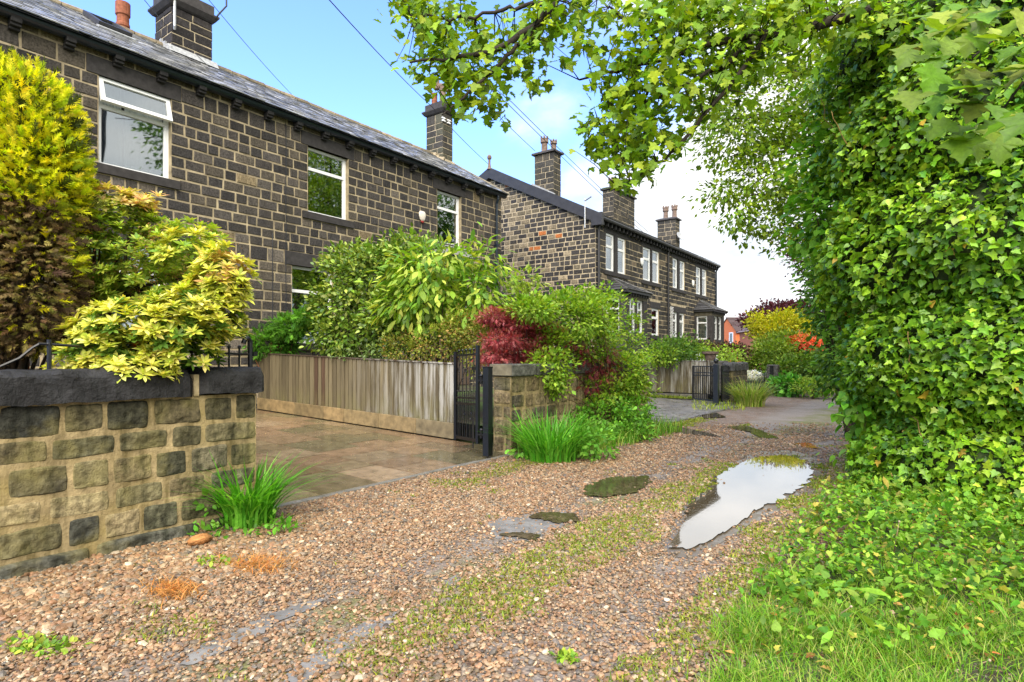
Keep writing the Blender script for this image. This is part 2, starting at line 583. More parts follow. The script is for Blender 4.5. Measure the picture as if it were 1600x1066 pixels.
def window(house, O, u, n, a, b, c, d, transom=.68, rec=.10, fw=.06, lintel=None, sill=None, drape=None, open_top=False, name='window'):
    """frame (child of the house) > pane, sill, lintel, curtain"""
    f = MB()
    wbox(f, O, u, n, a, a + fw, c, d, -rec - .06, -rec)
    wbox(f, O, u, n, b - fw, b, c, d, -rec - .06, -rec)
    wbox(f, O, u, n, a + fw, b - fw, c, c + fw, -rec - .06, -rec - .001)
    wbox(f, O, u, n, a + fw, b - fw, d - fw, d, -rec - .06, -rec - .001)
    zt = c + (d - c) * transom
    if transom: wbox(f, O, u, n, a + fw, b - fw, zt - fw * .6, zt + fw * .6, -rec - .06, -rec - .001)
    # inner casement beads
    for z0, z1 in (((c + fw, zt - fw * .6), (zt + fw * .6, d - fw)) if transom else ((c + fw, d - fw),)):
        for s0, s1 in ((a + fw, a + fw + .022), (b - fw - .022, b - fw)):
            wbox(f, O, u, n, s0, s1, z0, z1, -rec - .05, -rec - .016)
    fr = f.build(name, M['pvc'], house)
    O_, u_, n_ = (np.asarray(q, float) for q in (O, u, n))
    zs = [(c + fw, zt - fw * .6), (zt + fw * .6, d - fw)] if transom else [(c + fw, d - fw)]
    for i, (z0, z1) in enumerate(zs):
        if open_top and i == 1: continue
        p = MB()
        wbox(p, O, u, n, a + fw, b - fw, z0, z1, -rec - .040, -rec - .036)
        p.build('pane', M['glass'], fr)
    if open_top:
        zt0 = zs[1][0] - .03
        L = d - .02 - zt0
        ang = R_(17)
        top = O_ + UP * (d - .02) - n_ * (rec - .01)
        dn = -UP * math.cos(ang) + n_ * math.sin(ang)
        nn = n_ * math.cos(ang) + UP * math.sin(ang)
        q = MB()
        for s0, s1, l0, l1 in ((a + .01, a + .08, 0, L), (b - .08, b - .01, 0, L), (a + .08, b - .08, 0, .07), (a + .08, b - .08, L - .07, L)):
            q.obox(top + u_ * s0 + dn * l0, u_ * (s1 - s0), dn * (l1 - l0), nn * .06)
        sash = q.build('sash', M['pvc'], fr)
        q = MB(); q.obox(top + u_ * (a + .08) + dn * .07 + nn * .025, u_ * (b - a - .16), dn * (L - .14), nn * .004)
        q.build('pane', M['glass'], fr)
    if sill:
        s = MB(); wbox(s, O, u, n, sill[0], sill[1], c - sill[2], c, -rec - .02, .055, DARK); s.build('sill', M['dressed'], fr, bevel=.006)
    if lintel:
        s = MB(); wbox(s, O, u, n, lintel[0], lintel[1], d, d + lintel[2], -rec, .022, np.array(DARK) * 1.1); s.build('lintel', M['dressed'], fr, bevel=.006)
    for (s0, s1, mat, amp) in drape or ():
        k = 40
        ss = np.linspace(s0, s1, k)
        dd = -rec - .13 + amp * np.sin(np.arange(k) * 1.25) + amp * .4 * np.sin(np.arange(k) * 2.9)
        V = [O_ + u_ * s_ + UP * z_ + n_ * q_ for z_ in (c + .02, d - .02) for s_, q_ in zip(ss, dd)]
        F = np.array([(i, i + 1, k + i + 1, k + i) for i in range(k - 1)])
        cu = MB(); cu.add(V, F); cu.build('curtain', M[mat], fr, smooth=True)
    return fr


def chimney(house, x0, x1, y0, y1, z0, z1, pots=(), capw=.10, slab=False, rh=(.2, .27), name='chimney', pal=None):
    pal = pal or [np.array(DARK) * 1.5, np.array(DARK) * 1.2, (.055, .052, .042), (.06, .06, .045)]
    m = MB(); core = MB()
    e = .012
    core.box((x0 + e, y0 + e, z0), (x1 - e, y1 - e, z1 - .02), (.2, .17, .12))
    for O, u, n, s in (((x1 - e, y0, 0), (0, 1, 0), (1, 0, 0), y1 - y0), ((x0, y0 + e, 0), (1, 0, 0), (0, -1, 0), x1 - x0),
                       ((x0 + e, y0, 0), (0, 1, 0), (-1, 0, 0), y1 - y0), ((x0, y1 - e, 0), (1, 0, 0), (0, 1, 0), x1 - x0)):
        stones(m, O, u, n, 0, s, z0, z1, rh, (.26, .55), gap=.014, dep=(.008, .02), palette=pal)
    c = capw
    ch = core.build(name, M['mortar_two'], house)
    m.build('stonework', M['soot_stone'], ch)
    k = MB()
    if slab:
        k.box((x0 - c * .9, y0 - c * .9, z1), (x1 + c * .9, y1 + c * .9, z1 + .07), np.array(DARK) * 1.7)
        V = [(x0 - c * .9, y0 - c * .9, z1 + .07), (x1 + c * .9, y0 - c * .9, z1 + .07), (x1 + c * .9, y1 + c * .9, z1 + .07), (x0 - c * .9, y1 + c * .9, z1 + .07),
             (x0 + .12, y0 + .1, z1 + .16), (x1 - .12, y0 + .1, z1 + .16), (x1 - .12, y1 - .1, z1 + .16), (x0 + .12, y1 - .1, z1 + .16)]
        k.add(V, [np.array([(4, 5, 6, 7), (0, 1, 5, 4), (1, 2, 6, 5), (2, 3, 7, 6), (3, 0, 4, 7)])], np.array(DARK) * 1.5)
        zt = z1 + .16
    else:
        # moulded necking course, then a plain block on top
        prof = [(.0, 0), (.05, .03), (c + .02, .13), (c + .02, .17)]
        for (o0, h0), (o1, h1) in zip(prof[:-1], prof[1:]):
            V = []
            for o_, h_ in ((o0, h0), (o1, h1)):
                V += [(x0 - o_, y0 - o_, z1 + h_), (x1 + o_, y0 - o_, z1 + h_), (x1 + o_, y1 + o_, z1 + h_), (x0 - o_, y1 + o_, z1 + h_)]
            k.add(V, [np.array([(0, 1, 5, 4), (1, 2, 6, 5), (2, 3, 7, 6), (3, 0, 4, 7)])], np.array(DARK) * 1.2)
        o_ = c + .02
        k.add([(x0 - o_, y0 - o_, z1 + .17), (x1 + o_, y0 - o_, z1 + .17), (x1 + o_, y1 + o_, z1 + .17), (x0 - o_, y1 + o_, z1 + .17)], np.array([(0, 1, 2, 3)]), DARK)
        k.box((x0 - .03, y0 - .03, z1 + .172), (x1 + .03, y1 + .03, z1 + .42), np.array(DARK) * 1.4)
        zt = z1 + .42
    k.build('cap', M['dressed'], ch)
    for px_, py_, hh, rr, style in pots:
        p = MB()
        if style == 'crown':
            p.lathe((px_, py_, zt), [(rr * 1.1, 0), (rr * .9, .05), (rr * .85, hh * .55), (rr * 1.2, hh * .6), (rr * 1.15, hh * .72), (rr * 1.15, hh * .86)], 10)
            for q in range(6):
                a = q * math.pi / 3
                p.lathe((px_ + rr * math.cos(a), py_ + rr * math.sin(a), zt + hh * .84), [(rr * .32, 0), (rr * .25, hh * .16)], 5)
            p.build('chimney_pot', M['clay_pot'], ch)
        elif style == 'cowl':
            p.lathe((px_, py_, zt), [(rr * 1.5, 0), (rr * 1.4, .06), (rr * 1.0, .12), (rr, hh)], 12)
            p.build('chimney_pot', M['clay_pot'], ch)
            q = MB()
            q.tube([(px_ - .16, py_ - .16, zt + hh - .08), (px_ - .16, py_ - .16, zt + hh + .34)], rr * .9, 12)
            q.tube([(px_ + .16, py_ + .16, zt + hh - .12), (px_ + .16, py_ + .16, zt + hh + .26)], rr * .9, 12)
            q.tube([(px_ - .18, py_ - .18, zt + hh + .06), (px_ + .18, py_ + .18, zt + hh + .06)], rr * .8, 10)
            q.build('chimney_cowl', M['clay_pot'], ch)
        else:
            p.lathe((px_, py_, zt), [(rr * 1.05, 0), (rr, .05), (rr * .96, hh * .35), (rr * 1.08, hh * .4), (rr * .98, hh * .46), (rr * .96, hh * .85), (rr * 1.1, hh * .9), (rr * 1.08, hh)], 14)
            p.build('chimney_pot', M['terracotta'], ch)
    return ch


def slate_roof(mb, x_e, z_e, x_r, z_r, y0, y1, row=.23, wid=(.2, .34), pal=((.21, .21, .215), (.15, .155, .165), (.27, .27, .265))):
    """slates from the eave line (x_e, z_e) up to the ridge (x_r, z_r), courses along y"""
    e = np.array((x_e, 0, z_e)); r = np.array((x_r, 0, z_r))
    L = np.linalg.norm(r - e); d = (r - e) / L
    n = np.array((-d[2], 0, d[0]))
    if n[2] < 0: n = -n
    k = 0; V, F, C = [], [], []
    i = 0
    while i * row < L:
        l0, l1 = i * row, min(i * row + row * 1.25, L)
        s = y0 - random.uniform(0, wid[0])
        while s < y1:
            w = random.uniform(*wid)
            a, b = max(s, y0), min(s + w - .006, y1)
            if b - a > .03:
                h = random.uniform(.014, .026)
                t = random.uniform(-.006, .006)
                jl = random.uniform(-.012, .012)
                for l_, k_ in ((l0 + jl, h), (l1, .004)):
                    for y_, g in ((a, t), (b, -t)):
                        V.append(e + d * l_ + n * (k_ + g) + np.array((0, y_, 0)))
                V += [e + d * (l0 + jl) + n * (h - .018) + np.array((0, a, 0)), e + d * (l0 + jl) + n * (h - .018) + np.array((0, b, 0))]
                F += [(k, k + 1, k + 3, k + 2), (k + 4, k + 5, k + 1, k)]
                c = np.array(random.choice(pal)) * random.uniform(.7, 1.3)
                C += [c] * 6; k += 6
            s += w
        i += 1
    mb.add(V, np.array(F), np.array(C))


# ================================================================== near terrace (left)
X1 = -12.25
YR = yX(783, X1)
YL = -2.0
O1, U1, N1 = (X1, 0, 0), (0, 1, 0), (1, 0, 0)
zx = lambda px, py, X: float(onX(px, py, X)[2])
ZG = zx(777, 304, X1 + .28)                   # underside of the gutter
XR1, ZR1 = -14.95, H + 7.43
ROOF_P = (ZR1 - (ZG + .13)) / (abs(XR1) - abs(X1 + .30))
house1 = thing('stone_terrace', 'long soot-blackened stone terrace with sand mortar, three upstairs windows and slate roof', 'house', (X1, (YL + YR) / 2, .3))

w1 = (yX(154, X1), yX(267, X1), zx(264, 281, X1), zx(157, 117, X1))
w2 = (yX(481, X1), yX(544, X1), zx(481, 329.5, X1), zx(481.5, 226.5, X1))
w3 = (yX(683, X1), yX(720.5, X1), zx(682, 378.5, X1), zx(683, 296.5, X1))
zf0 = (w1[2] + w2[2] + w3[2]) / 3; zf1 = (w1[3] + w2[3] + w3[3]) / 3
w1, w2, w3 = [(q[0], q[1], zf0, zf1) for q in (w1, w2, w3)]
zg1 = zx(456, 414, X1); zg0 = zx(456, 536, X1)
g2 = (yX(456, X1), yX(456, X1) + (w2[1] - w2[0]), zg0, zg1)
g1 = (w1[0] - .45, w1[1] - .1, zg0, zg1)
OPN1 = [w1, w2, w3, g1, g2]
lin = .315
cuts1 = list(OPN1)
for q in (w1, w2, w3, g2, g1): cuts1.append((q[0] - .19, q[1] + .19, q[3], q[3] + lin)); cuts1.append((q[0] - .16, q[1] + .16, q[2] - .17, q[2]))
CR = .242
ZW = ZG - .02
# courses aligned to the lintels
pal_soot = [(.047, .0425, .040), (.040, .037, .036), (.055, .049, .045), (.034, .0315, .031), (.062, .055, .048), (.076, .065, .052)]


def pal1(s, z):
    c = np.array(random.choice(pal_soot)) * random.uniform(.8, 1.25)
    t = (3.6 - z) / 3.0                       # the lower storey is cleaner, browner stone
    if random.random() < .06 + max(t, 0) * .5: c = c * 1.4 + np.array((.02, .016, .011))
    if random.random() < .015: c = np.array((.16, .125, .075)) * random.uniform(.8, 1.2)
    return c


wall = MB(); mort = MB()
wall_plane(mort, O1, U1, N1, YL, YR, .2, ZW + .25, OPN1)
stones(wall, O1, U1, N1, YL, YR, .2, zg0 - .17, (.19, .23), (.22, .48), cuts1, palette=pal1)
n_ = round((zg1 - (zg0 - .17)) / .215)
zc = zg0 - .17
for q in np.linspace(zc, zg1, n_ + 1)[:-1]: stones(wall, O1, U1, N1, YL, YR, q, q + (zg1 - zc) / n_, (.2, .9), (.22, .48), cuts1, palette=pal1)
stones(wall, O1, U1, N1, YL, YR, zg1, zg1 + lin, (.25, .9), (.25, .5), cuts1, palette=pal1)
zc, zd = zg1 + lin, zf0 - .17
n_ = max(1, round((zd - zc) / .215))
for q in np.linspace(zc, zd, n_ + 1)[:-1]: stones(wall, O1, U1, N1, YL, YR, q, q + (zd - zc) / n_, (.2, .9), (.22, .48), cuts1, palette=pal1)
zc, zd = zf0 - .17, zf1
n_ = round((zd - zc) / .21)
for q in np.linspace(zc, zd, n_ + 1)[:-1]: stones(wall, O1, U1, N1, YL, YR, q, q + (zd - zc) / n_, (.2, .9), (.22, .48), cuts1, palette=pal1)
stones(wall, O1, U1, N1, YL, YR, zf1, zf1 + lin, (.25, .9), (.25, .5), cuts1, palette=pal1)
stones(wall, O1, U1, N1, YL, YR, zf1 + lin, ZW + .24, (.2, .5), (.3, .7), (), dep=(.004, .01), palette=[(.12, .10, .062), (.085, .072, .048), (.065, .056, .042), (.15, .125, .078)])
for q in OPN1: reveal(mort, O1, U1, N1, *q, .12, (.2, .17, .1))
# far gable, back and near end, inner floor
wall_plane(mort, (0, YR, 0), (1, 0, 0), (0, 1, 0), X1 - 5.4, X1, .2, ZW + .2)
wall_plane(mort, (0, YL, 0), (1, 0, 0), (0, -1, 0), X1 - 5.4, X1, .2, ZW + .2)
wall_plane(mort, (X1 - 5.4, 0, 0), (0, 1, 0), (-1, 0, 0), YL, YR, .2, ZW + .2)
for y_ in (YL, YR):
    mort.add([(X1, y_, ZW + .2), (X1 - 5.4, y_, ZW + .2), (XR1, y_, ZR1 - .12)], np.array([(0, 1, 2)]))
mort.add([(X1 - .2, YL, 3.9), (X1 - .2, YR, 3.9), (X1 - 5.4, YR, 3.9), (X1 - 5.4, YL, 3.9)], np.array([(0, 1, 2, 3)]))
wl = mort.build('wall', M['house_mortar'], house1)
wall.build('stonework', M['soot_stone'], wl)

roof = MB()
xe, ze = X1 + .30, ZG + .13
slate_roof(roof, xe, ze, XR1, ZR1, YL, YR + .06)
roof.add([(xe, YL, ze - .03), (xe, YR + .05, ze - .03), (XR1, YR + .05, ZR1 - .03), (XR1, YL, ZR1 - .03)], np.array([(0, 1, 2, 3)]), (.05, .05, .05))
roof.add([(XR1, YL, ZR1 - .01), (XR1, YR + .05, ZR1 - .01), (2 * XR1 - xe, YR + .05, ze), (2 * XR1 - xe, YL, ze)], np.array([(0, 1, 2, 3)]), (.09, .09, .1))
rf = roof.build('roof', M['slate'], house1)
rd = MB()
y_ = YL
while y_ < YR:
    l_ = .46
    rd.tube([(XR1, y_, ZR1 - .03), (XR1, y_ + l_ - .02, ZR1 - .03 + random.uniform(0, .012))], [.10, .105], 10, np.array((.20, .165, .11)) * random.uniform(.6, 1.2))
    y_ += l_
rd.build('ridge_tile', M['dressed'], rf)
vg = MB(); vg.obox((xe, YR + .03, ze - .02), (XR1 - xe, 0, ZR1 - ze), (0, .06, 0), (0, 0, .07), (.22, .19, .13)); vg.build('verge', M['dressed'], rf)
# skylight
sx = MB(); gl = MB()
dl = np.array((XR1 - xe, 0, ZR1 - ze)); dl /= np.linalg.norm(dl)
nl = np.array((dl[2], 0, -dl[0])) * (1 if -dl[0] > 0 else -1)
def on_roof(px, py):
    d = ray(px, py); e = np.array((xe, 0, ze)) - EYE
    return EYE + d * (np.dot(e, nl) / np.dot(d, nl))
pa, pb, pc = on_roof(148, 38), on_roof(211, 66), on_roof(113, 22)
ya, yb = float(pa[1]), float(pb[1])
la = float(np.dot((pa + pb) / 2 - np.array((xe, 0, ze)), dl)); L_ = 1.0
base = np.array((xe, ya, ze)) + dl * la + nl * .02
wy = np.array((0, yb - ya, 0))
for o_, a_, b_ in ((base, wy, dl * .09), (base + dl * (L_ - .09), wy, dl * .09), (base + dl * .09, wy / np.linalg.norm(wy) * .09, dl * (L_ - .18)), (base + wy * (1 - .09 / np.linalg.norm(wy)) + dl * .09, wy / np.linalg.norm(wy) * .09, dl * (L_ - .18))):
    sx.obox(o_, a_, b_, nl * .10)
sk = sx.build('skylight', M['bargeboard'], house1)
gl.obox(base + wy * .08 + dl * .09 + nl * .05, wy * .84, dl * (L_ - .18), nl * .01); gl.build('pane', M['glass'], sk)
fl = MB(); fl.obox(base - dl * .16 - wy * .06 - nl * .01, wy * 1.12, dl * .15, nl * .035); fl.build('flashing', M['lead'], sk)

gt = MB()
a = np.linspace(math.pi, 2 * math.pi, 8)
prof = [(.11 * math.cos(q), .06 + .085 * math.sin(q)) for q in a]
prof = [(.02, .10)] + [(.13 + p, z) for p, z in prof] + [(.24, .12), (.262, .12), (.262, .09)]
V = []
for y_ in (YL, YR + .03):
    V += [(X1 + p, y_, ZG + .03 + z) for p, z in prof]
k = len(prof)
gt.add(V, np.array([(i, i + 1, k + i + 1, k + i) for i in range(k - 1)]))
gt.box((X1 + .025, YL, ZG + .15), (X1 + .07, YR, ZG + .22))
gtr = gt.build('gutter', M['gutter'], house1)
# corbels
ya, yb = yX(25, X1 + .15), yX(751, X1 + .15)
sp = (yb - ya) / 16
pc = MB()
V = [(X1 + .01, q, z) for q in (0, .13) for z in (ZG - .17, ZG + .02)] + []
for (d0, d1, z0, z1) in ((.0, .20, ZG - .05, ZG + .06), (.0, .165, ZG - .10, ZG - .051), (.0, .10, ZG - .145, ZG - .101)):
    pc.box((X1 + d0 + .005, ya - .075, z0), (X1 + d1, ya + .075, z1), (.02, .019, .02))
c0 = pc.build('corbel', M['dressed'], house1, bevel=.012)
for i in range(-3, 17):
    if i == 0: continue
    y_ = ya + i * sp
    if YL + .1 < y_ < YR - .1: dup(c0, house1, (0, i * sp, 0))
lt = lambda q: (q[0] - .19, q[1] + .19, lin)
sl = lambda q: (q[0] - .16, q[1] + .16, .17)
window(house1, O1, U1, N1, *w1, lintel=lt(w1), sill=sl(w1), open_top=True, drape=[(w1[0] + .05, w1[0] + .46, 'net', .022), (w1[0] + .50, w1[1] - .05, 'net', .022)])
window(house1, O1, U1, N1, *w2, lintel=lt(w2), sill=sl(w2), drape=[(w2[1] - .36, w2[1] - .1, 'curtain', .025)])
window(house1, O1, U1, N1, *w3, lintel=lt(w3), sill=sl(w3), drape=[(w3[1] - .36, w3[1] - .1, 'curtain', .025)])
window(house1, O1, U1, N1, *g1, lintel=lt(g1), sill=sl(g1), drape=[(g1[0] + .05, g1[1] - .05, 'net', .012)])
window(house1, O1, U1, N1, *g2, lintel=lt(g2), sill=sl(g2))
# porch under the third window: pale flat canopy with glazed front
pz = zf0 - .17 - .06
y0, y1 = w3[0] - .28, yX(738, X1 + .6)
pm = MB(); pm.box((X1 + .03, y0, pz - .20), (X1 + .62, y1, pz - .02)); pm.box((X1 + .03, y0 - .04, pz - .02), (X1 + .66, y1 + .04, pz + .01))
po = pm.build('porch_canopy', mat_flat('grey_canopy', (.36, .36, .36), .6), house1)
pm = MB(); pm.box((X1 + .03, y0 + .05, .6), (X1 + .56, y0 + .13, pz - .2)); pm.box((X1 + .03, y1 - .13, .6), (X1 + .56, y1 - .05, pz - .2)); pm.box((X1 + .48, y0 + .13, pz - .75), (X1 + .54, y1 - .13, pz - .69)); pm.box((X1 + .48, y0 + .13, .6), (X1 + .54, y1 - .13, 1.5))
pm.build('porch_frame', mat_flat('brown_frame', (.10, .07, .05), .5), po)
pm = MB(); pm.box((X1 + .5, y0 + .13, 1.5), (X1 + .51, y1 - .13, pz - .75)); pm.box((X1 + .5, y0 + .13, pz - .69), (X1 + .51, y1 - .13, pz - .2)); pm.build('pane', M['glass'], po)
# alarm box
ab = onX(658, 339, X1)
am = MB(); am.lathe((0, 0, 0), [(.02, -.15), (.10, -.08), (.13, .03), (.13, .10), (.09, .15)], 14)
am.V = [v * np.array((.35, 1.05, 1)) + ab + np.array((.05, 0, 0)) for v in am.V]
ao = am.build('alarm_box', M['alarm'], house1, smooth=True)
am = MB(); am.lathe((0, 0, 0), [(.02, -.06), (.06, -.03), (.06, 0)], 10); am.V = [v * np.array((.5, 1, 1)) + ab + np.array((.05, 0, -.13)) for v in am.V]; am.build('alarm_lamp', M['red'], ao)
# downpipe and cables on the wall
yd = yX(776, X1 + .1)
dp = MB(); dp.tube([(X1 + .16, yd, ZG + .02), (X1 + .16, yd, ZG - .1), (X1 + .1, yd, ZG - .25), (X1 + .1, yd, .4)], .042, 10)
for z_ in (1.6, 3.4, 5.2): dp.box((X1 + .02, yd - .07, z_), (X1 + .15, yd + .07, z_ + .05))
dp.build('downpipe', M['gutter'], house1)
cb = MB()
for px_ in (425.5, 446.5):
    y_ = yX(px_, X1 + .02)
    cb.tube([(X1 + .03, y_ + .004 * math.sin(q * 2.1), z_) for q, z_ in enumerate(np.linspace(.5, ZG - .05 - (px_ < 430) * 2.6, 12))], .009, 5)
cb.build('cable', M['cable'], house1)
# chimneys
roof_z = lambda x: ze + (xe - x) * (ZR1 - ze) / (xe - XR1) if x > XR1 else ze + (x - (2 * XR1 - xe)) * (ZR1 - ze) / (xe - XR1)
xf = -14.55
ylo = yX(268, xf); yhi = yX(332, xf)
ztop = zx(268, 8, xf)
ch1 = chimney(house1, xf - .85, xf, ylo, yhi, roof_z(xf) - .3, ztop, pots=[(xf - .25, ylo + .22, .7, .14, 'plain'), (xf - .5, yhi - .22, .6, .14, 'plain')], pal=[np.array(DARK) * .85, np.array(DARK), np.array(DARK) * 1.2])
fm = MB()
rr = lambda x, y, dz=0: (x, y, roof_z(x) + dz)
fm.add([rr(xf + .12, ylo - .1, .045), rr(xf + .12, yhi + .1, .045), rr(xf + .02, yhi + .1, .16), rr(xf + .02, ylo - .1, .16)], np.array([(0, 1, 2, 3)]))
for q in range(7):
    x_ = xf + .1 - q * .1
    fm.box((x_, ylo - .06, roof_z(x_) - .03), (x_ - .09, ylo - .012, roof_z(x_) + .14 + .03 * (q % 2)))
fm.build('flashing', M['lead'], ch1)
fm = MB()
pb_ = at(0, 0, 1)
fm.tube([(xf + .02, ylo + .06, ztop - .55), (xf + .07, ylo + .04, ztop - .5), (xf + .07, ylo + .04, ztop + 1.2)], .03, 8)
fm.build('aerial_mast', M['steel'], ch1)
fm = MB()
fm.tube([(xf + .1, yhi + .02, ztop + .1), (xf + .12, yhi + .1, ztop + .25), (xf + .1, yhi + .3, ztop + .55), (xf, yhi + .35, ztop + 1.0)], .022, 6)
fm.build('cable_bracket', M['cable'], ch1)
pp = on_roof(192, 44)
pv = MB(); pv.lathe((XR1 - .25, float(yX(192, XR1 - .25)), ZR1 - .25), [(.13, 0), (.125, .42), (.14, .44), (.14, .5), (.125, .52), (.125, .68), (.15, .7), (.15, .98)], 16)
pv.build('chimney_pot', M['terracotta'], house1)
xf2 = -14.45
y0, y1 = yX(692, xf2), yX(707.5, xf2)
zt2 = zx(692, 170, xf2) - .12
ch2 = chimney(house1, xf2 - .83, xf2, y0, y1, roof_z(xf2 - .5) - .9, zt2, rh=(.2, .24),
              pots=[(xf2 - .62, y0 + .22, .48, .105, 'plain'), (xf2 - .25, (y0 + y1) / 2, .62, .12, 'cowl')],
              pal=[(.052, .05, .04), (.062, .062, .045), (.045, .042, .038), (.07, .068, .05)])
fm = MB()
for q in range(6):
    x_ = xf2 + .1 - q * .13
    fm.box((x_, y0 - .07, roof_z(x_) - .05), (x_ - .12, y0 - .012, roof_z(x_) + .10 + .05 * (q % 3 == 0)))
fm.box((xf2 + .012, y0 - .05, roof_z(xf2) - .1), (xf2 + .10, y1, roof_z(xf2) + .03))
fm.build('flashing', M['mortar_two'], ch2)
for dy in (-.17, .1):
    fm = MB()
    fm.box((xf2 + .01, y0 + .16 + dy - .06, zt2 - .24), (xf2 + .06, y0 + .16 + dy + .09, zt2 - .20)); fm.box((xf2 + .01, y0 + .16 + dy - .06, zt2 - .34), (xf2 + .06, y0 + .16 + dy + .09, zt2 - .30))
    fm.box((xf2 + .01, y0 + .16 + dy, zt2 - .34), (xf2 + .05, y0 + .16 + dy + .03, zt2 - .20))
    fm.build('wire_bracket', M['pvc'], ch2)

# ================================================================== second house (semi-detached pair, further along)
X2, Y2, Y2E = -10.6, 20.0, 34.8
O2, U2, N2 = (X2, 0, 0), (0, 1, 0), (1, 0, 0)
house2 = thing('semi_detached_house', 'double-fronted dark stone house with brick-patched gable and two bay windows, beyond the shrubs', 'house', (X2, (Y2 + Y2E) / 2, .3))
ZE2 = zx(937.5, 341, X2 + .25)
XA2, ZA2 = -15.65, float(onY(767, 266, Y2)[2])
pairs = [(946.5, 959.5, 965, 977), (1004.5, 1016.5, 1019, 1029.5), (1051, 1058.5, 1062, 1069.5), (1087.5, 1094.5, 1097, 1103.5)]
zt_, zb_ = zx(946.5, 363, X2), zx(946, 422, X2)
gz1, gz0 = zx(1018, 481.5, X2), zx(1018, 524, X2)
wins2, cut2 = [], []
for a, b, c, d in pairs:
    q = [yX(v, X2) for v in (a, b, c, d)]
    wins2 += [((q[0], q[1], zb_, zt_), 1, q[0], q[3]), ((q[2], q[3], zb_, zt_), 2, q[0], q[3])]
    cut2 += [(q[0] - .2, q[3] + .2, zt_, zt_ + .3), (q[0] - .2, q[3] + .2, zb_ - .17, zb_), (q[0], q[3], zb_, zt_)]
for a, b, c, d in [(1018, 1029, 1031.5, 1038), (1050.5, 1058, 1061.5, 1069)]:
    q = [yX(v, X2) for v in (a, b, c, d)]
    if c == 1031.5:
        wins2 += [((q[0], q[1], gz0, gz1), 0, q[0], q[1])]
        cut2 += [(q[0] - .2, q[1] + .2, gz1, gz1 + .3), (q[0], q[1], gz0, gz1)]
        continue
    wins2 += [((q[0], q[1], gz0, gz1), 1, q[0], q[3]), ((q[2], q[3], gz0, gz1), 2, q[0], q[3])]
    cut2 += [(q[0] - .2, q[3] + .2, gz1, gz1 + .3), (q[0], q[3], gz0, gz1)]
op2 = [w[0] for w in wins2]
st2, mo2 = MB(), MB()
pal2 = lambda s, z: (np.array(random.choice([(.036, .034, .033), (.045, .042, .038), (.03, .029, .03), (.06, .054, .045)])) * random.uniform(.8, 1.3)
                     if random.random() < .88 else np.array((.15, .12, .085)) * random.uniform(.7, 1.2))
wall_plane(mo2, O2, U2, N2, Y2, Y2E, .2, ZE2 + .1, op2)
stones(st2, O2, U2, N2, Y2, Y2E, .2, zb_ - .17, (.20, .25), (.24, .52), cut2, palette=pal2)
stones(st2, O2, U2, N2, Y2, Y2E, zb_ - .17, zt_, (.20, .25), (.24, .52), cut2, palette=pal2)
stones(st2, O2, U2, N2, Y2, Y2E, zt_, ZE2 + .08, (.20, .28), (.24, .52), cut2, palette=pal2)
for q in op2: reveal(mo2, O2, U2, N2, *q, .12, (.05, .045, .04))
XB2 = 2 * XA2 - X2
rf2 = lambda x: ZE2 + .1 + (X2 - x) * (ZA2 - ZE2 - .1) / (X2 - XA2) if x > XA2 else ZE2 + .1 + (x - XB2) * (ZA2 - ZE2 - .1) / (XA2 - XB2)


ORB = [(float(q[0]), float(q[2])) for q in (onY(850, 368, 20.0), onY(869.5, 371.5, 20.0), onY(836, 391, 20.0), onY(792, 291, 20.0))]


def palg(s, z):
    for ox, oz in ORB:
        if abs(s - ox) < .20 and abs(z + .09 - oz) < .10: return np.array((.34, .115, .035))
    r = random.random()
    t = .16 + .3 * (s < -13.5) * (z > 4)
    if r < t: return np.array(random.choice([(.22, .18, .12), (.17, .14, .095), (.13, .11, .075)])) * random.uniform(.8, 1.2)
    return np.array(random.choice([(.04, .037, .035), (.055, .05, .044), (.033, .031, .031)])) * random.uniform(.8, 1.3)


stones(st2, (0, Y2, 0), (1, 0, 0), (0, -1, 0), XB2, X2 + .012, .2, ZA2, (.17, .20), (.2, .46), palette=palg, roof=lambda s: rf2(s) - .12, gap=.026)
wall_plane(mo2, (0, Y2, 0), (1, 0, 0), (0, -1, 0), XB2, X2, .2, ZE2 + .1)
wall_plane(mo2, (0, Y2E, 0), (1, 0, 0), (0, 1, 0), XB2, X2, .2, ZE2 + .1)
wall_plane(mo2, (XB2, 0, 0), (0, 1, 0), (-1, 0, 0), Y2, Y2E, .2, ZE2 + .1)
for y_ in (Y2, Y2E): mo2.add([(X2, y_, ZE2 + .1), (XB2, y_, ZE2 + .1), (XA2, y_, ZA2 - .1)], np.array([(0, 1, 2)]))
mo2.add([(X2 - .3, Y2, 3.6), (X2 - .3, Y2E, 3.6), (XB2, Y2E, 3.6), (XB2, Y2, 3.6)], np.array([(0, 1, 2, 3)]))
wl2 = mo2.build('wall', M['mortar_two'], house2)
st2.build('stonework', M['soot_stone'], wl2)
for q, side, sa, sb in wins2:
    up = q[2] == zb_
    window(house2, O2, U2, N2, *q, transom=.66, fw=.085, rec=.03, lintel=(sa - .2, sb + .2, .3) if side < 2 else None, sill=(sa - .2, sb + .2, .17) if side < 2 else None,
           drape=[(q[0] + .05, q[0] + .3, 'curtain', .02)] if (up and side == 1) else None)
    if side == 1:
        k = MB(); nx_ = [w for w in wins2 if w[1] == 2 and w[2] == sa and w[0][2] == q[2]][0]
        wbox(k, O2, U2, N2, q[1], nx_[0][0], q[2], q[3], -.08, .012, DARK); k.build('mullion', M['dressed'], house2)
r2 = MB()
xe2, ze2 = X2 + .28, ZE2 + .13
slate_roof(r2, xe2, ze2, XA2, ZA2 + .02, Y2 - .12, Y2E + .08, row=.25, pal=((.045, .046, .05), (.06, .06, .064), (.035, .036, .04)))
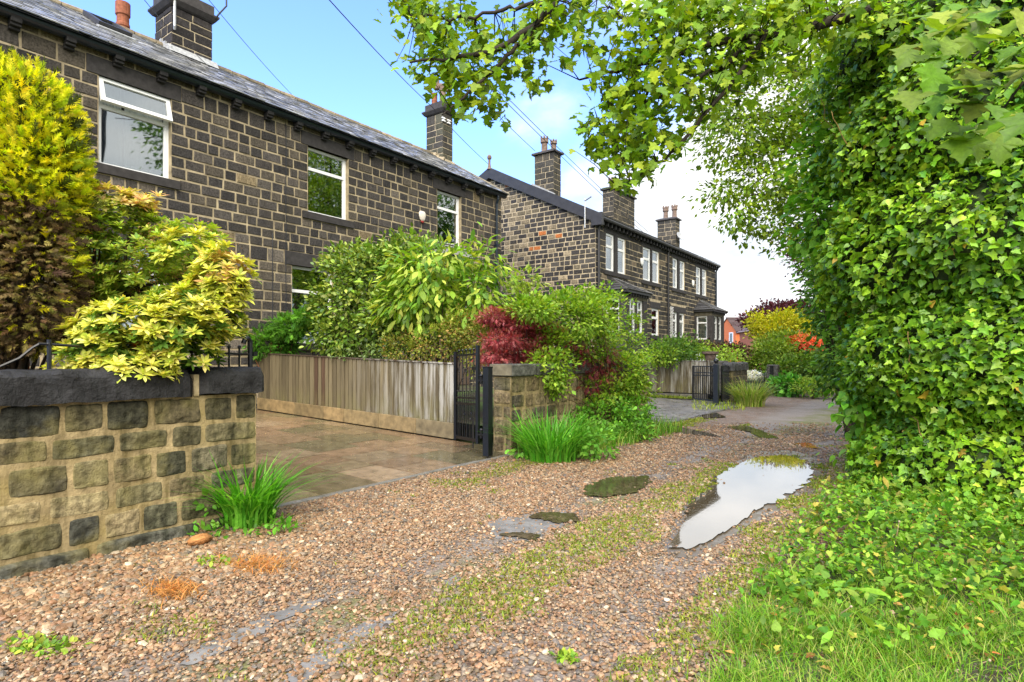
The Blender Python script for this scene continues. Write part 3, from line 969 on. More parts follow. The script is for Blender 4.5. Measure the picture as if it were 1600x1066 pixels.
r2.add([(xe2, Y2 - .1, ze2 - .03), (xe2, Y2E, ze2 - .03), (XA2, Y2E, ZA2 - .02), (XA2, Y2 - .1, ZA2 - .02)], np.array([(0, 1, 2, 3)]), (.05, .05, .05))
r2.add([(XA2, Y2 - .1, ZA2), (XA2, Y2E, ZA2), (2 * XA2 - xe2, Y2E, ze2), (2 * XA2 - xe2, Y2 - .1, ze2)], np.array([(0, 1, 2, 3)]), (.05, .05, .055))
ro2 = r2.build('roof', M['slate'], house2)
k = MB()
k.tube([(XA2, Y2 - .1, ZA2), (XA2, Y2E, ZA2)], .1, 8, (.06, .055, .05)); k.build('ridge_tile', M['dressed'], ro2)
# bargeboards along the gable, with boxed end at the eave
for sx_, nm in ((1, 'bargeboard'), (-1, 'bargeboard')):
    b_ = MB()
    xa, xb = XA2, (xe2 + .05 if sx_ > 0 else 2 * XA2 - xe2 - .05)
    za, zb = ZA2 + .07, ze2 + .04
    b_.obox((xa, Y2 - .16, za - .44), (xb - xa, 0, zb - za), (0, .05, 0), (0, 0, .44))
    b_.obox((xa, Y2 - .11, za - .44), (xb - xa, 0, zb - za), (0, .10, 0), (0, 0, .03))
    if sx_ > 0: b_.box((xb - .42, Y2 - .17, zb - .42), (xb + .02, Y2 + .0, zb + .05))
    b_.build(nm, M['bargeboard'], ro2)
k = MB(); k.lathe((XA2, Y2 - .1, ZA2), [(.12, 0), (.07, .1), (.05, .3), (.05, .42), (.09, .46), (.10, .54), (.06, .62), (.01, .64)], 10); k.build('finial', M['clay_pot'], ro2)
g_ = MB(); g_.tube([(X2 + .24, Y2, ZE2 + .06), (X2 + .24, Y2E + .05, ZE2 + .06)], .07, 8); g_.box((X2 + .015, Y2, ZE2 - .06), (X2 + .06, Y2E, ZE2 + .10)); g_.build('gutter', M['bargeboard'], house2)
b_ = MB(); b_.box((X2 + .02, Y2 + .3, ZE2 - .16), (X2 + .2, Y2 + .39, ZE2 + .03), (.02, .02, .02)); c0 = b_.build('bracket', M['dressed'], house2)
for i in range(1, 42):
    if Y2 + .3 + i * .35 < Y2E - .1: dup(c0, house2, (0, i * .35, 0))
for px_, mat in ((935.5, 'bargeboard'), (1044, 'bargeboard'), (1113.5, 'gutter')):
    y_ = yX(px_, X2 + .08) if px_ < 1100 else Y2E - .12
    k = MB(); k.tube([(X2 + .22, y_, ZE2), (X2 + .09, y_, ZE2 - .25), (X2 + .09, y_, .4)], .05, 8); k.build('downpipe', M[mat], house2)
# bays
for (px0, px1, tt) in ((942, 1011, 0), (1086, 1131.5, 1)):
    ya = Y2 + .62 if tt == 0 else 31.15
    yb = yX(1011.5, X2 + .95) if tt == 0 else yX(1131.5, X2 + .95)
    xf_ = X2 + .95
    zt = zx(1018, 460, X2 + 1.1) if tt == 0 else zx(1134, 487.5, X2 + 1.1)
    zap = zx(957, 436, X2) if tt == 0 else zx(1093, 470.5, X2)
    zb = gz0 - .05
    bw = MB()
    fy = [ya, ya + .42, (ya + yb) / 2 - .08, (ya + yb) / 2 + .08, yb - .42, yb]
    dcol = np.array(DARK) * 1.25
    bw.box((X2 + .01, ya, .3), (xf_, yb, zb), dcol)                      # dwarf wall
    zh = zt - .30
    bw.box((X2 + .01, ya, zh), (xf_, yb, zt), np.array((.10, .088, .06)))
    bw.box((xf_ - .26, ya, zb), (xf_, ya + .38, zh), dcol); bw.box((xf_ - .26, yb - .38, zb), (xf_, yb, zh), dcol)
    bw.box((xf_ - .2, (ya + yb) / 2 - .07, zb), (xf_ - .01, (ya + yb) / 2 + .07, zh), dcol)
    bw.box((X2 + .01, ya, zb), (X2 + .12, ya + .2, zh), dcol); bw.box((X2 + .01, yb - .2, zb), (X2 + .12, yb, zh), dcol)
    bb = bw.build('bay_window', M['dressed'], house2)
    for O_, u_, n_, a, b in (((xf_, 0, 0), (0, 1, 0), (1, 0, 0), ya + .38, (ya + yb) / 2 - .07), ((xf_, 0, 0), (0, 1, 0), (1, 0, 0), (ya + yb) / 2 + .07, yb - .38),
                             ((0, ya, 0), (1, 0, 0), (0, -1, 0), X2 + .12, xf_ - .26)):
        f_ = MB()
        for s0, s1, z0, z1 in ((a, a + .06, zb, zh), (b - .06, b, zb, zh), (a + .06, b - .06, zb, zb + .07), (a + .06, b - .06, zh - .07, zh), (a + .06, b - .06, zb + (zh - zb) * .68, zb + (zh - zb) * .68 + .07)):
            wbox(f_, O_, u_, n_, s0, s1, z0, z1, -.14, -.07)
        f_.build('window_frame', M['pvc'], bb)
        f_ = MB(); wbox(f_, O_, u_, n_, a + .06, b - .06, zb + .07, zb + (zh - zb) * .68, -.115, -.11); wbox(f_, O_, u_, n_, a + .06, b - .06, zb + (zh - zb) * .68 + .07, zh - .07, -.115, -.11)
        f_.build('pane', M['glass'], bb)
    k = MB()
    kk = 26
    for s0, s1 in ((ya + .25, ya + .6), (yb - .7, yb - .45)):
        ss = np.linspace(s0, s1, kk); dd = xf_ - .34 + .02 * np.sin(np.arange(kk) * 1.3)
        k.add([(d_, s_, z_) for z_ in (zb, zh) for s_, d_ in zip(ss, dd)], np.array([(i, i + 1, kk + i + 1, kk + i) for i in range(kk - 1)]))
    ss = np.linspace(X2 + .2, xf_ - .34, kk); dd = ya + .22 + .02 * np.sin(np.arange(kk) * 1.3)
    k.add([(s_, d_, z_) for z_ in (zb, zh) for s_, d_ in zip(ss, dd)], np.array([(i, i + 1, kk + i + 1, kk + i) for i in range(kk - 1)]))
    k.build('curtain', M['curtain'], bb)
    # hipped slate roof of the bay
    e = .16
    A = [(X2, ya - e, zt), (xf_ + e, ya - e, zt), (xf_ + e, yb + e, zt), (X2, yb + e, zt), (X2 + .02, ya + .75, zap), (X2 + .02, yb - .75, zap)]
    k = MB()
    def tri_rows(p0, p1, q0, q1, n=5):
        p0, p1, q0, q1 = (np.array(v, float) for v in (p0, p1, q0, q1))
        nn = np.cross(p1 - p0, q0 - p0); nn /= np.linalg.norm(nn)
        if nn[2] < 0: nn = -nn
        for i in range(n):
            f0, f1 = i / n, (i + 1.2) / n
            f1 = min(f1, 1)
            a0, b0, a1, b1 = p0 + (q0 - p0) * f0, p1 + (q1 - p1) * f0, p0 + (q0 - p0) * f1, p1 + (q1 - p1) * f1
            c_ = np.array((.05, .05, .054)) * random.uniform(.8, 1.5)
            k.add([a0 + nn * .035, b0 + nn * .035, b1, a1, a0, b0], [np.array([(0, 1, 2, 3), (4, 5, 1, 0)])], c_)
    tri_rows(A[0], A[1], A[4], A[4]); tri_rows(A[1], A[2], A[4], A[5]); tri_rows(A[2], A[3], A[5], A[5])
    for p, q in ((A[1], A[4]), (A[2], A[5]), (A[4], A[5])): k.tube([p, q], .055, 6, (.07, .068, .065))
    k.build('bay_roof', M['slate'], bb)
    k = MB(); k.box((X2 + .02, ya - e + .03, zt - .09), (xf_ + e - .03, yb + e - .03, zt - .005), (.02, .02, .02))
    k.build('bay_gutter', M['bargeboard'], bb)
    br = MB(); br.box((xf_ + .002, ya + .05, zt - .2), (xf_ + .09, ya + .12, zt - .09), (.03, .03, .03)); b0 = br.build('bracket', M['dressed'], bb)
    q = 1
    while ya + .05 + q * .24 < yb - .1: dup(b0, bb, (0, q * .24, 0)); q += 1
for px_, py_ in ((1001.5, 410), (1081.5, 443.5)):
    q = onX(px_, py_, X2)
    am = MB(); am.lathe((0, 0, 0), [(.02, -.16), (.12, -.08), (.15, .03), (.15, .13), (.1, .17)], 12); am.V = [v * np.array((.35, 1, 1)) + q + np.array((.05, 0, 0)) for v in am.V]
    am.build('alarm_box', M['pvc'], house2)
# chimneys
pal_c = [(.05, .047, .04), (.06, .056, .048), (.042, .04, .036), (.08, .07, .055)]
Yc = Y2 + .12
xc1, xc0 = float(onY(865.5, 240, Yc)[0]), float(onY(835, 240, Yc)[0])
yc1 = Yc + .55
zc1 = float(onY(850, 240, Yc)[2])
cw = chimney(house2, xc0, xc1, Yc, yc1, rf2(xc0) - 1.0, zc1, slab=True, pal=pal_c, pots=[(xc0 + .33, Yc + .25, .62, .14, 'crown'), (xc1 - .2, Yc + .3, .42, .12, 'crown')])
fm = MB(); fm.obox((xc0 - .08, Yc - .10, rf2(xc0 - .08) + .10), (xc1 - xc0 + .16, 0, rf2(xc1 + .08) - rf2(xc0 - .08)), (0, .08, 0), (0, 0, .12)); fm.build('flashing', M['lead'], cw)
xk = -12.7
ya = yX(959, xk) ; yb = yX(993, xk)
chimney(house2, xk - .6, xk, ya, min(yb, ya + 2.4), rf2(xk) - .4, zx(975, 303, xk), slab=True, pal=pal_c, pots=[(xk - .3, ya + .4, .5, .15, 'crown'), (xk - .3, ya + 1.2, .5, .15, 'crown')])
ya = yX(1048, xk)
ce = chimney(house2, xk - 1.15, xk, Y2E - .72, Y2E - .05, rf2(xk - 1) - 1.2, zx(1062, 345, xk), slab=True, pal=pal_c, pots=[(xk - .75, Y2E - .4, .75, .16, 'crown'), (xk - .2, Y2E - .4, .75, .16, 'crown')])
k = MB(); dc = np.array((xk + .15, Y2E - .45, zx(1062, 372, xk)))
k.lathe((0, 0, 0), [(.02, -.05), (.2, -.02), (.3, .06), (.29, .06), (.18, 0), (.01, -.03)], 16)
rot = np.array(Matrix.Rotation(R_(60), 3, Vector((.3, 1, 0)).normalized())); k.V = [v @ rot.T + dc for v in k.V]
k.tube([dc + np.array((-.2, 0, -.1)), dc + np.array((-.02, 0, 0))], .025, 6); k.build('satellite_dish', M['steel'], ce, smooth=True)
yb2 = 27.0
chimney(house2, -18.2, -17.1, yb2, yb2 + .6, rf2(-17.5) - 1, H + 7.9, slab=True, pal=pal_c, pots=[(-17.9, yb2 + .3, .6, .17, 'crown'), (-17.4, yb2 + .3, .66, .17, 'crown')])
# aerial pole on the gable corner
k = MB(); pa = onY(914, 352, Y2 - .2)
k.tube([pa + np.array((0, 0, -.1)), pa + np.array((0, 0, 1.0))], .022, 6); k.tube([pa + np.array((-.02, 0, .92)), pa + np.array((.28, 0, 1.05))], .03, 6)
k.build('aerial_pole', M['steel'], house2)
# lattice panel and ivy by the front door
k = MB(); yq = yX(1046.5, X2 + .05); 
for i in range(24):
    for j in range(4):
        k.box((X2 + .05, yq + .02 + j * .11 + (i % 2) * .055, gz0 - .1 + i * .066), (X2 + .07, yq + .065 + j * .11 + (i % 2) * .055, gz0 - .06 + i * .066))
k.build('trellis', M['pvc'], house2)

# ================================================================== ground, lane, drives
def sheet(name, pts, mat, col=(.1, .1, .1), kind='structure', sub=1):
    mb = MB()
    pts = np.asarray(pts, float)
    mb.add(pts, np.arange(len(pts))[None], col)
    return tag(mb.build(name, mat), kind=kind)


def mat_soil():
    m, t, b, o = new_mat('soil_and_turf')
    n1 = noise_node(t, 1.3, 6); n2 = noise_node(t, 30, 6)
    c1 = ramp(t, n2.outputs['Fac'], [(.3, (.018, .013, .008)), (.7, (.06, .045, .026))]).outputs['Color']
    c2 = ramp(t, n2.outputs['Fac'], [(.3, (.03, .06, .008)), (.7, (.08, .13, .02))]).outputs['Color']
    f = ramp(t, n1.outputs['Fac'], [(.42, (0, 0, 0)), (.58, (1, 1, 1))]).outputs['Color']
    t.links.new(mixc(t, f, c1, c2), b.inputs['Base Color'])
    b.inputs['Roughness'].default_value = .95
    bump(t, b, n2.outputs['Fac'], .8, .03)
    return m


def mat_gravel():
    m, t, b, o = new_mat('wet_gravel')
    g = N(t, 'ShaderNodeNewGeometry'); P = g.outputs['Position']
    sx = N(t, 'ShaderNodeSeparateXYZ'); t.links.new(P, sx.inputs[0])
    v = N(t, 'ShaderNodeTexVoronoi', Scale=46.0); v.feature = 'F1'; v.inputs['Randomness'].default_value = 1.0
    t.links.new(P, v.inputs['Vector'])
    sep = N(t, 'ShaderNodeSeparateColor'); t.links.new(v.outputs['Color'], sep.inputs[0])
    peb = ramp(t, sep.outputs[0], [(0, (.11, .07, .045)), (.2, (.25, .14, .08)), (.4, (.33, .20, .115)), (.58, (.22, .16, .11)), (.74, (.39, .27, .17)), (.88, (.14, .12, .10)), (1, (.50, .42, .33))]).outputs['Color']
    dark = ramp(t, v.outputs['Distance'], [(.25, (1, 1, 1)), (.62, (.35, .32, .3))]).outputs['Color']
    peb = mixc(t, 1.0, peb, dark, 'MULTIPLY')
    nl = noise_node(t, 1.6, 6); nm = noise_node(t, 4.5, 7, .65); nf = noise_node(t, 60, 4)
    fine = ramp(t, nf.outputs['Fac'], [(.3, (.13, .115, .10)), (.7, (.28, .245, .205))]).outputs['Color']
    # compacted wheel tracks at x = -2.8 and -1.5
    def track(x0, w):
        a = N(t, 'ShaderNodeMath', operation='SUBTRACT'); t.links.new(sx.outputs[0], a.inputs[0]); a.inputs[1].default_value = x0
        a2 = N(t, 'ShaderNodeMath', operation='ABSOLUTE'); t.links.new(a.outputs[0], a2.inputs[0])
        r = N(t, 'ShaderNodeMapRange'); r.inputs['From Min'].default_value = w; r.inputs['From Max'].default_value = w * .25
        t.links.new(a2.outputs[0], r.inputs['Value']); return r.outputs[0]
    mx = N(t, 'ShaderNodeMath', operation='MAXIMUM'); t.links.new(track(-2.75, .75), mx.inputs[0]); t.links.new(track(-1.45, .7), mx.inputs[1])
    fy = N(t, 'ShaderNodeMapRange'); fy.inputs['From Min'].default_value = 4.5; fy.inputs['From Max'].default_value = 11; fy.inputs['To Min'].default_value = 0.0; fy.inputs['To Max'].default_value = .30
    t.links.new(sx.outputs[1], fy.inputs['Value'])
    s = N(t, 'ShaderNodeMath', operation='MULTIPLY_ADD'); t.links.new(mx.outputs[0], s.inputs[0]); s.inputs[1].default_value = .42; t.links.new(nm.outputs['Fac'], s.inputs[2])
    s2 = N(t, 'ShaderNodeMath', operation='ADD'); t.links.new(s.outputs[0], s2.inputs[0]); t.links.new(fy.outputs[0], s2.inputs[1])
    tr = ramp(t, s2.outputs[0], [(.70, (0, 0, 0)), (.98, (.85, .85, .85))]).outputs['Color']
    c = mixc(t, tr, peb, fine)
    # moss along the middle and edges
    mo = N(t, 'ShaderNodeMath', operation='MULTIPLY_ADD'); t.links.new(track(-2.2, .7), mo.inputs[0]); mo.inputs[1].default_value = .30; t.links.new(nl.outputs['Fac'], mo.inputs[2])
    mr = ramp(t, mo.outputs[0], [(.62, (0, 0, 0)), (.82, (.75, .75, .75))]).outputs['Color']
    moss = ramp(t, nf.outputs['Fac'], [(.3, (.06, .07, .012)), (.7, (.19, .20, .03))]).outputs['Color']
    c = mixc(t, mr, c, moss)
    t.links.new(c, b.inputs['Base Color'])
    rr = ramp(t, nl.outputs['Fac'], [(.35, (.5,) * 3), (.65, (.85,) * 3)]); t.links.new(rr.outputs['Color'], b.inputs['Roughness'])
    b.inputs['Specular IOR Level'].default_value = .3
    inv = N(t, 'ShaderNodeMath', operation='MULTIPLY_ADD'); t.links.new(v.outputs['Distance'], inv.inputs[0]); inv.inputs[1].default_value = -1.0; inv.inputs[2].default_value = 1.0
    bump(t, b, inv.outputs[0], .9, .012)
    return m


def mat_wet(name, attr=True, col=(.1, .1, .1), r0=.12, r1=.5, nscale=2.5, lo=.6, hi=1.4, spec=.5):
    m, t, b, o = new_mat(name)
    n1 = noise_node(t, 7, 7, .65); n2 = noise_node(t, nscale, 5); n3 = noise_node(t, 50, 5)
    r = ramp(t, n1.outputs['Fac'], [(.28, (lo,) * 3), (.72, (hi,) * 3)]).outputs['Color']
    if attr:
        a = N(t, 'ShaderNodeVertexColor', layer_name='Col'); c = mixc(t, 1.0, a.outputs['Color'], r, 'MULTIPLY')
    else: c = mixc(t, 1.0, col, r, 'MULTIPLY')
    t.links.new(c, b.inputs['Base Color'])
    rr = ramp(t, n2.outputs['Fac'], [(.35, (r0,) * 3), (.62, (r1,) * 3)]); t.links.new(rr.outputs['Color'], b.inputs['Roughness'])
    b.inputs['Specular IOR Level'].default_value = spec
    bump(t, b, n3.outputs['Fac'], .25, .004)
    return m


M['soil'] = mat_soil(); M['gravel'] = mat_gravel()
M['flag'] = mat_wet('wet_flagstone', r0=.05, r1=.28, spec=.75, lo=.5, hi=1.3)
M['sett'] = mat_wet('block_paving', r0=.2, r1=.5)
M['mud'] = mat_wet('wet_tarmac', attr=False, col=(.15, .145, .135), r0=.35, r1=.75, nscale=9, lo=.55, hi=1.5, spec=.3)

sheet('ground', [(-500, -500, -.02), (500, -500, -.02), (500, 500, -.02), (-500, 500, -.02)], M['soil'])
sheet('lane', [(-5.03, -6, 0), (-.2, -6, 0), (-.4, 6, 0), (-.8, 30, 0), (0.2, 60, 0), (-6, 60, 0), (-5.03, 30, 0)], M['gravel'])
sheet('garden_soil', [(-12.3, -3, .55), (-5.13, -3, .25), (-5.13, 2.6, .25), (-12.3, 2.6, .55)], M['soil'])
sheet('garden_soil', [(-12.3, 7.32, .6), (-5.35, 7.32, .3), (-5.35, 11.7, .3), (-12.3, 14.2, .6)], M['soil'])
sheet('garden_soil', [(-10.6, 19.1, .6), (-5.5, 19.1, .3), (-5.5, 60, .3), (-10.6, 60, .6)], M['soil'])

# flagstone drive, rising gently to the house
zd = lambda x: .015 + .036 * (-5.03 - x)
fb = MB(); fb.add([(-12.2, 2.5, zd(-12.2) - .012), (-5.05, 2.5, zd(-5.05) - .012), (-5.05, 7.2, zd(-5.05) - .012), (-12.2, 7.2, zd(-12.2) - .012)], np.array([(0, 1, 2, 3)]), (.36, .28, .19))
fpal = [(.20, .13, .075), (.23, .155, .092), (.18, .135, .078), (.13, .112, .062), (.26, .185, .115), (.19, .14, .085), (.21, .135, .08)]
y = 2.5
while y < 7.2:
    w = min(random.choice([.45, .6, .75]), 7.2 - y)
    x = -5.06
    x += random.uniform(0, .3)
    x = min(x, -5.06)
    while x > -12.2:
        l = random.choice([.45, .6, .75, .9])
        x2 = max(x - l, -12.2)
        g = .007
        dz = random.uniform(-.002, .002)
        V = [(x2 + g, y + g, zd(x2) + dz), (x - g, y + g, zd(x) + dz), (x - g, y + w - g, zd(x) + dz), (x2 + g, y + w - g, zd(x2) + dz)]
        V += [(p[0], p[1], p[2] - .012) for p in V]
        fb.add(V, [np.array([(0, 1, 2, 3), (4, 5, 1, 0), (5, 6, 2, 1), (6, 7, 3, 2), (7, 4, 0, 3)])], np.array(random.choice(fpal)) * random.uniform(.8, 1.2))
        x = x2
    y += w
tag(fb.build('flagstone_drive', M['flag']), kind='structure')
kb = MB()
y = 2.6
while y < 7.0:
    l = random.uniform(.8, 1.0)
    kb.box((-5.05, y, -.02), (-4.97, min(y + l, 7.0) - .006, .022 + random.uniform(-.003, .003)), np.array((.17, .16, .14)) * random.uniform(.8, 1.2)); y += l
tag(kb.build('drive_edging', M['sett'], bevel=.006), kind='structure')
# block paving of the second drive
bp = MB(); bp.add([(-12, 11.9, .20), (-5.03, 11.9, .005), (-4.6, 18.9, .005), (-12, 18.9, .20)], np.array([(0, 1, 2, 3)]), (.07, .065, .055))
zb_f = lambda x: .016 + .028 * max(0, -5.03 - x)
y = 11.9; r_ = 0
while y < 18.85:
    x = -4.62 - (.1 if r_ % 2 else 0) - random.uniform(0, .03)
    while x > -11:
        c = np.array(random.choice([(.17, .16, .15), (.20, .185, .165), (.14, .135, .13)])) * random.uniform(.8, 1.2)
        bp.add([(x - .194, y + .004, zb_f(x - .194)), (x, y + .004, zb_f(x)), (x, y + .126, zb_f(x)), (x - .194, y + .126, zb_f(x - .194))], np.array([(0, 1, 2, 3)]), c)
        x -= .2
    y += .13; r_ += 1
tag(bp.build('block_paving', M['sett']), kind='structure')


def blob(px, z=0.0, n=110, amp=.035, smooth=2):
    P = np.array([onZ(a, b, 0)[:2] for a, b in px])
    # resample the closed outline, round it, then fray it
    Q = np.concatenate([P, P[:1]]); L = np.concatenate([[0], np.cumsum(np.linalg.norm(np.diff(Q, axis=0), axis=1))])
    s = np.linspace(0, L[-1], n, endpoint=False)
    R = np.stack([np.interp(s, L, Q[:, i]) for i in (0, 1)], 1)
    for _ in range(smooth): R = (np.roll(R, 1, 0) + R * 2 + np.roll(R, -1, 0)) / 4
    c = R.mean(0)
    d = (R - c); d /= np.linalg.norm(d, axis=1)[:, None] + 1e-6
    k = np.array([mnoise.noise(Vector((p[0] * 6, p[1] * 6, 3.0))) + .7 * mnoise.noise(Vector((p[0] * 17, p[1] * 17, 9.0))) for p in R]) + .5 * np.array([mnoise.noise(Vector((p[0] * 40, p[1] * 40, 5.0))) for p in R])
    R = R + d * (amp * k)[:, None]
    return np.concatenate([R, np.full((n, 1), z)], 1)


def poly_area(p):
    x, y = p[:, 0], p[:, 1]
    return .5 * np.sum(x * np.roll(y, -1) - y * np.roll(x, -1))


PUD = {
    'main': [(1046, 858), (1062, 828), (1072, 806), (1084, 781), (1112, 764), (1126, 742), (1160, 724), (1180, 716), (1225, 712), (1262, 722), (1272, 745), (1245, 768), (1215, 783), (1180, 800), (1150, 822), (1110, 848), (1075, 862)],
    'dark': [(908, 768), (925, 755), (960, 747), (1010, 745), (1018, 756), (995, 770), (950, 778), (915, 778)],
    'far_one': [(1022, 671), (1040, 664), (1062, 668), (1110, 678), (1126, 684), (1070, 679)],
    'far_two': [(1130, 668), (1165, 666), (1190, 674), (1218, 686), (1190, 686), (1170, 676)],
    'far_three': [(1092, 650), (1120, 646), (1135, 653), (1100, 655)],
    'far_four': [(1235, 695), (1262, 693), (1282, 702), (1260, 701)],
    'patch_pool': [(822, 812), (850, 802), (900, 806), (902, 816), (870, 818)],
    'patch_pool_low': [(780, 838), (830, 846), (850, 838), (815, 834)],
}
PLAB = {'main': 'large white puddle mirroring the sky in the right wheel track', 'dark': 'brown puddle in the left wheel track past the tarmac patch'}
pudpoly = []
for k_, p in PUD.items():
    poly = blob(p, .016, amp=.10 if k_ == 'main' else .06, n=240 if k_ == 'main' else 110)
    pudpoly.append(poly[:, :2])
    mb = MB(); mb.add(poly, np.arange(len(poly))[None] if poly_area(poly) > 0 else np.arange(len(poly))[None, ::-1], (.03, .03, .02))
    tag(mb.build('puddle', M['water' if k_ == 'main' else 'shallow']), kind='structure')
rim = blob([(1035, 866), (1050, 826), (1066, 796), (1086, 770), (1118, 745), (1145, 722), (1178, 706), (1228, 703), (1278, 714), (1300, 745), (1268, 776), (1225, 794), (1188, 810), (1156, 832), (1112, 858), (1075, 874)], .004, amp=.12, n=200)
mb = MB(); mb.add(rim, np.arange(len(rim))[None] if poly_area(rim) > 0 else np.arange(len(rim))[None, ::-1])
M['wetmud'] = mat_wet('wet_mud', attr=False, col=(.10, .082, .058), r0=.08, r1=.5, nscale=7)
tag(mb.build('mud_rim', M['wetmud']), kind='structure')
PATCH = [[(285, 1030), (310, 1010), (370, 985), (425, 962), (470, 945), (505, 937), (500, 948), (440, 970), (400, 995), (350, 1020), (310, 1036)],
         [(440, 1062), (470, 1035), (520, 1000), (570, 975), (620, 957), (622, 968), (590, 990), (540, 1020), (490, 1055), (470, 1075), (440, 1085)],
         [(762, 820), (785, 808), (822, 806), (880, 802), (890, 812), (860, 828), (845, 842), (800, 848), (775, 838)],
         [(690, 905), (715, 898), (720, 910), (695, 916)]]
patchpoly = []
for p in PATCH:
    poly = blob(p, .006, amp=.075, n=160); patchpoly.append(poly[:, :2])
    mb = MB(); mb.add(poly, np.arange(len(poly))[None] if poly_area(poly) > 0 else np.arange(len(poly))[None, ::-1])
    tag(mb.build('tarmac_patch', M['mud']), kind='structure')


def inside(P, poly):
    x, y = P[:, 0], P[:, 1]; r = np.zeros(len(P), bool)
    a = poly; b = np.roll(poly, -1, 0)
    for (x1, y1), (x2, y2) in zip(a, b):
        c = ((y1 > y) != (y2 > y)) & (x < (x2 - x1) * (y - y1) / (y2 - y1 + 1e-12) + x1)
        r ^= c
    return r


def to_px(P):
    d = np.asarray(P, float) - EYE
    t = d @ FWD
    return PX + FPX * (d @ RGT) / t, PY - FPX * d[:, 2] / t, t


def vnoise(P, s, o=0.0): return np.array([mnoise.noise(Vector((p[0] * s + o, p[1] * s, o))) for p in P])


# loose stones on the lane: far too many to count
g_ = (1 + 5 ** .5) / 2
ico = np.array([(-1, g_, 0), (1, g_, 0), (-1, -g_, 0), (1, -g_, 0), (0, -1, g_), (0, 1, g_), (0, -1, -g_), (0, 1, -g_), (g_, 0, -1), (g_, 0, 1), (-g_, 0, -1), (-g_, 0, 1)]) / math.sqrt(1 + g_ * g_)
icof = np.array([(0, 11, 5), (0, 5, 1), (0, 1, 7), (0, 7, 10), (0, 10, 11), (1, 5, 9), (5, 11, 4), (11, 10, 2), (10, 7, 6), (7, 1, 8), (3, 9, 4), (3, 4, 2), (3, 2, 6), (3, 6, 8), (3, 8, 9), (4, 9, 5), (2, 4, 11), (6, 2, 10), (8, 6, 7), (9, 8, 1)])
nP = 640000
P = np.stack([rng.uniform(-5.0, .3, nP), rng.uniform(-.6, 17, nP)], 1)
px_, py_, t_ = to_px(np.concatenate([P, np.zeros((nP, 1))], 1))
ok = (t_ > .9) & (px_ > -900) & (px_ < 2300) & (t_ < 15)
ok &= rng.random(nP) < np.clip(1.0 - (t_ - 2) * .06, .2, 1) * np.clip((13 - t_) / 7.5, 0, 1)
P, t_ = P[ok], t_[ok]
trk = np.maximum(np.exp(-((P[:, 0] + 2.75) / .38) ** 2), np.exp(-((P[:, 0] + 1.45) / .35) ** 2))
nn = vnoise(P, 2.2, 4.0)
verge = np.clip((P[:, 0] + .95 + .25 * nn) / .3, 0, 1)
keep = rng.random(len(P)) < (1 - np.clip(.45 + .08 * t_, 0, .9) * trk * np.clip(.9 + nn * 1.6, .1, 1)) * (1 - .93 * verge)
for q_, poly in enumerate(pudpoly + patchpoly):
    ins = np.where(inside(P, poly))[0]
    if not len(ins): continue
    dd = np.sqrt(((P[ins][:, None] - poly[None]) ** 2).sum(2)).min(1)
    pr = np.where(dd < .05, .42, np.where(dd < .11, .12, .012)) if q_ < len(pudpoly) else np.where(dd < .07, .5, .15)
    keep[ins] &= rng.random(len(ins)) < pr
keep &= ~(inside(P, rim[:, :2]) & (rng.random(len(P)) < .80))
P, t_, nn = P[keep], t_[keep], nn[keep]
n = len(P)
r = np.clip(rng.lognormal(math.log(.0078), .38, n), .003, .021)
r *= np.where((P[:, 0] < -3.6) & (P[:, 1] < 2.6), 1.35, 1.0) * (1 + np.clip(t_ - 4, 0, 10) * .06)
S = np.stack([r * rng.uniform(.85, 1.35, n), r * rng.uniform(.75, 1.1, n), r * rng.uniform(.45, .8, n)], 1)
a = rng.uniform(0, 2 * math.pi, n); ca, sa = np.cos(a), np.sin(a)
tl = rng.normal(0, .25, n)
base = ico[None] * rng.uniform(.78, 1.2, (n, 12, 1)) * S[:, None, :]
z_ = base[:, :, 2] + base[:, :, 0] * tl[:, None]
V = np.stack([base[:, :, 0] * ca[:, None] - base[:, :, 1] * sa[:, None], base[:, :, 0] * sa[:, None] + base[:, :, 1] * ca[:, None], z_], 2)
V += np.stack([P[:, 0], P[:, 1], S[:, 2] * .55 + rng.uniform(0, .006, n)], 1)[:, None, :]
ppal = np.array([(.27, .16, .085), (.35, .225, .13), (.22, .13, .075), (.42, .305, .20), (.18, .14, .10), (.50, .42, .32), (.13, .115, .10), (.32, .235, .15), (.36, .20, .115), (.25, .20, .15), (.64, .55, .43), (.09, .07, .055)])
pc = ppal[rng.choice(12, n, p=[.19, .15, .14, .08, .10, .025, .08, .08, .06, .08, .005, .01])] * rng.uniform(.75, 1.25, (n, 1))
pc = pc * np.array((.77, .74, .665)) * (1.0 + .18 * np.clip(nn, -1, 1))[:, None]
mb = MB(); mb.add(V.reshape(-1, 3), (icof[None] + (np.arange(n) * 12)[:, None, None]).reshape(-1, 3), np.repeat(pc, 12, 0))
tag(mb.build('loose_gravel', M['pebble'], smooth=False), 'brown and pink loose gravel scattered over the wet lane', 'gravel', kind='stuff')


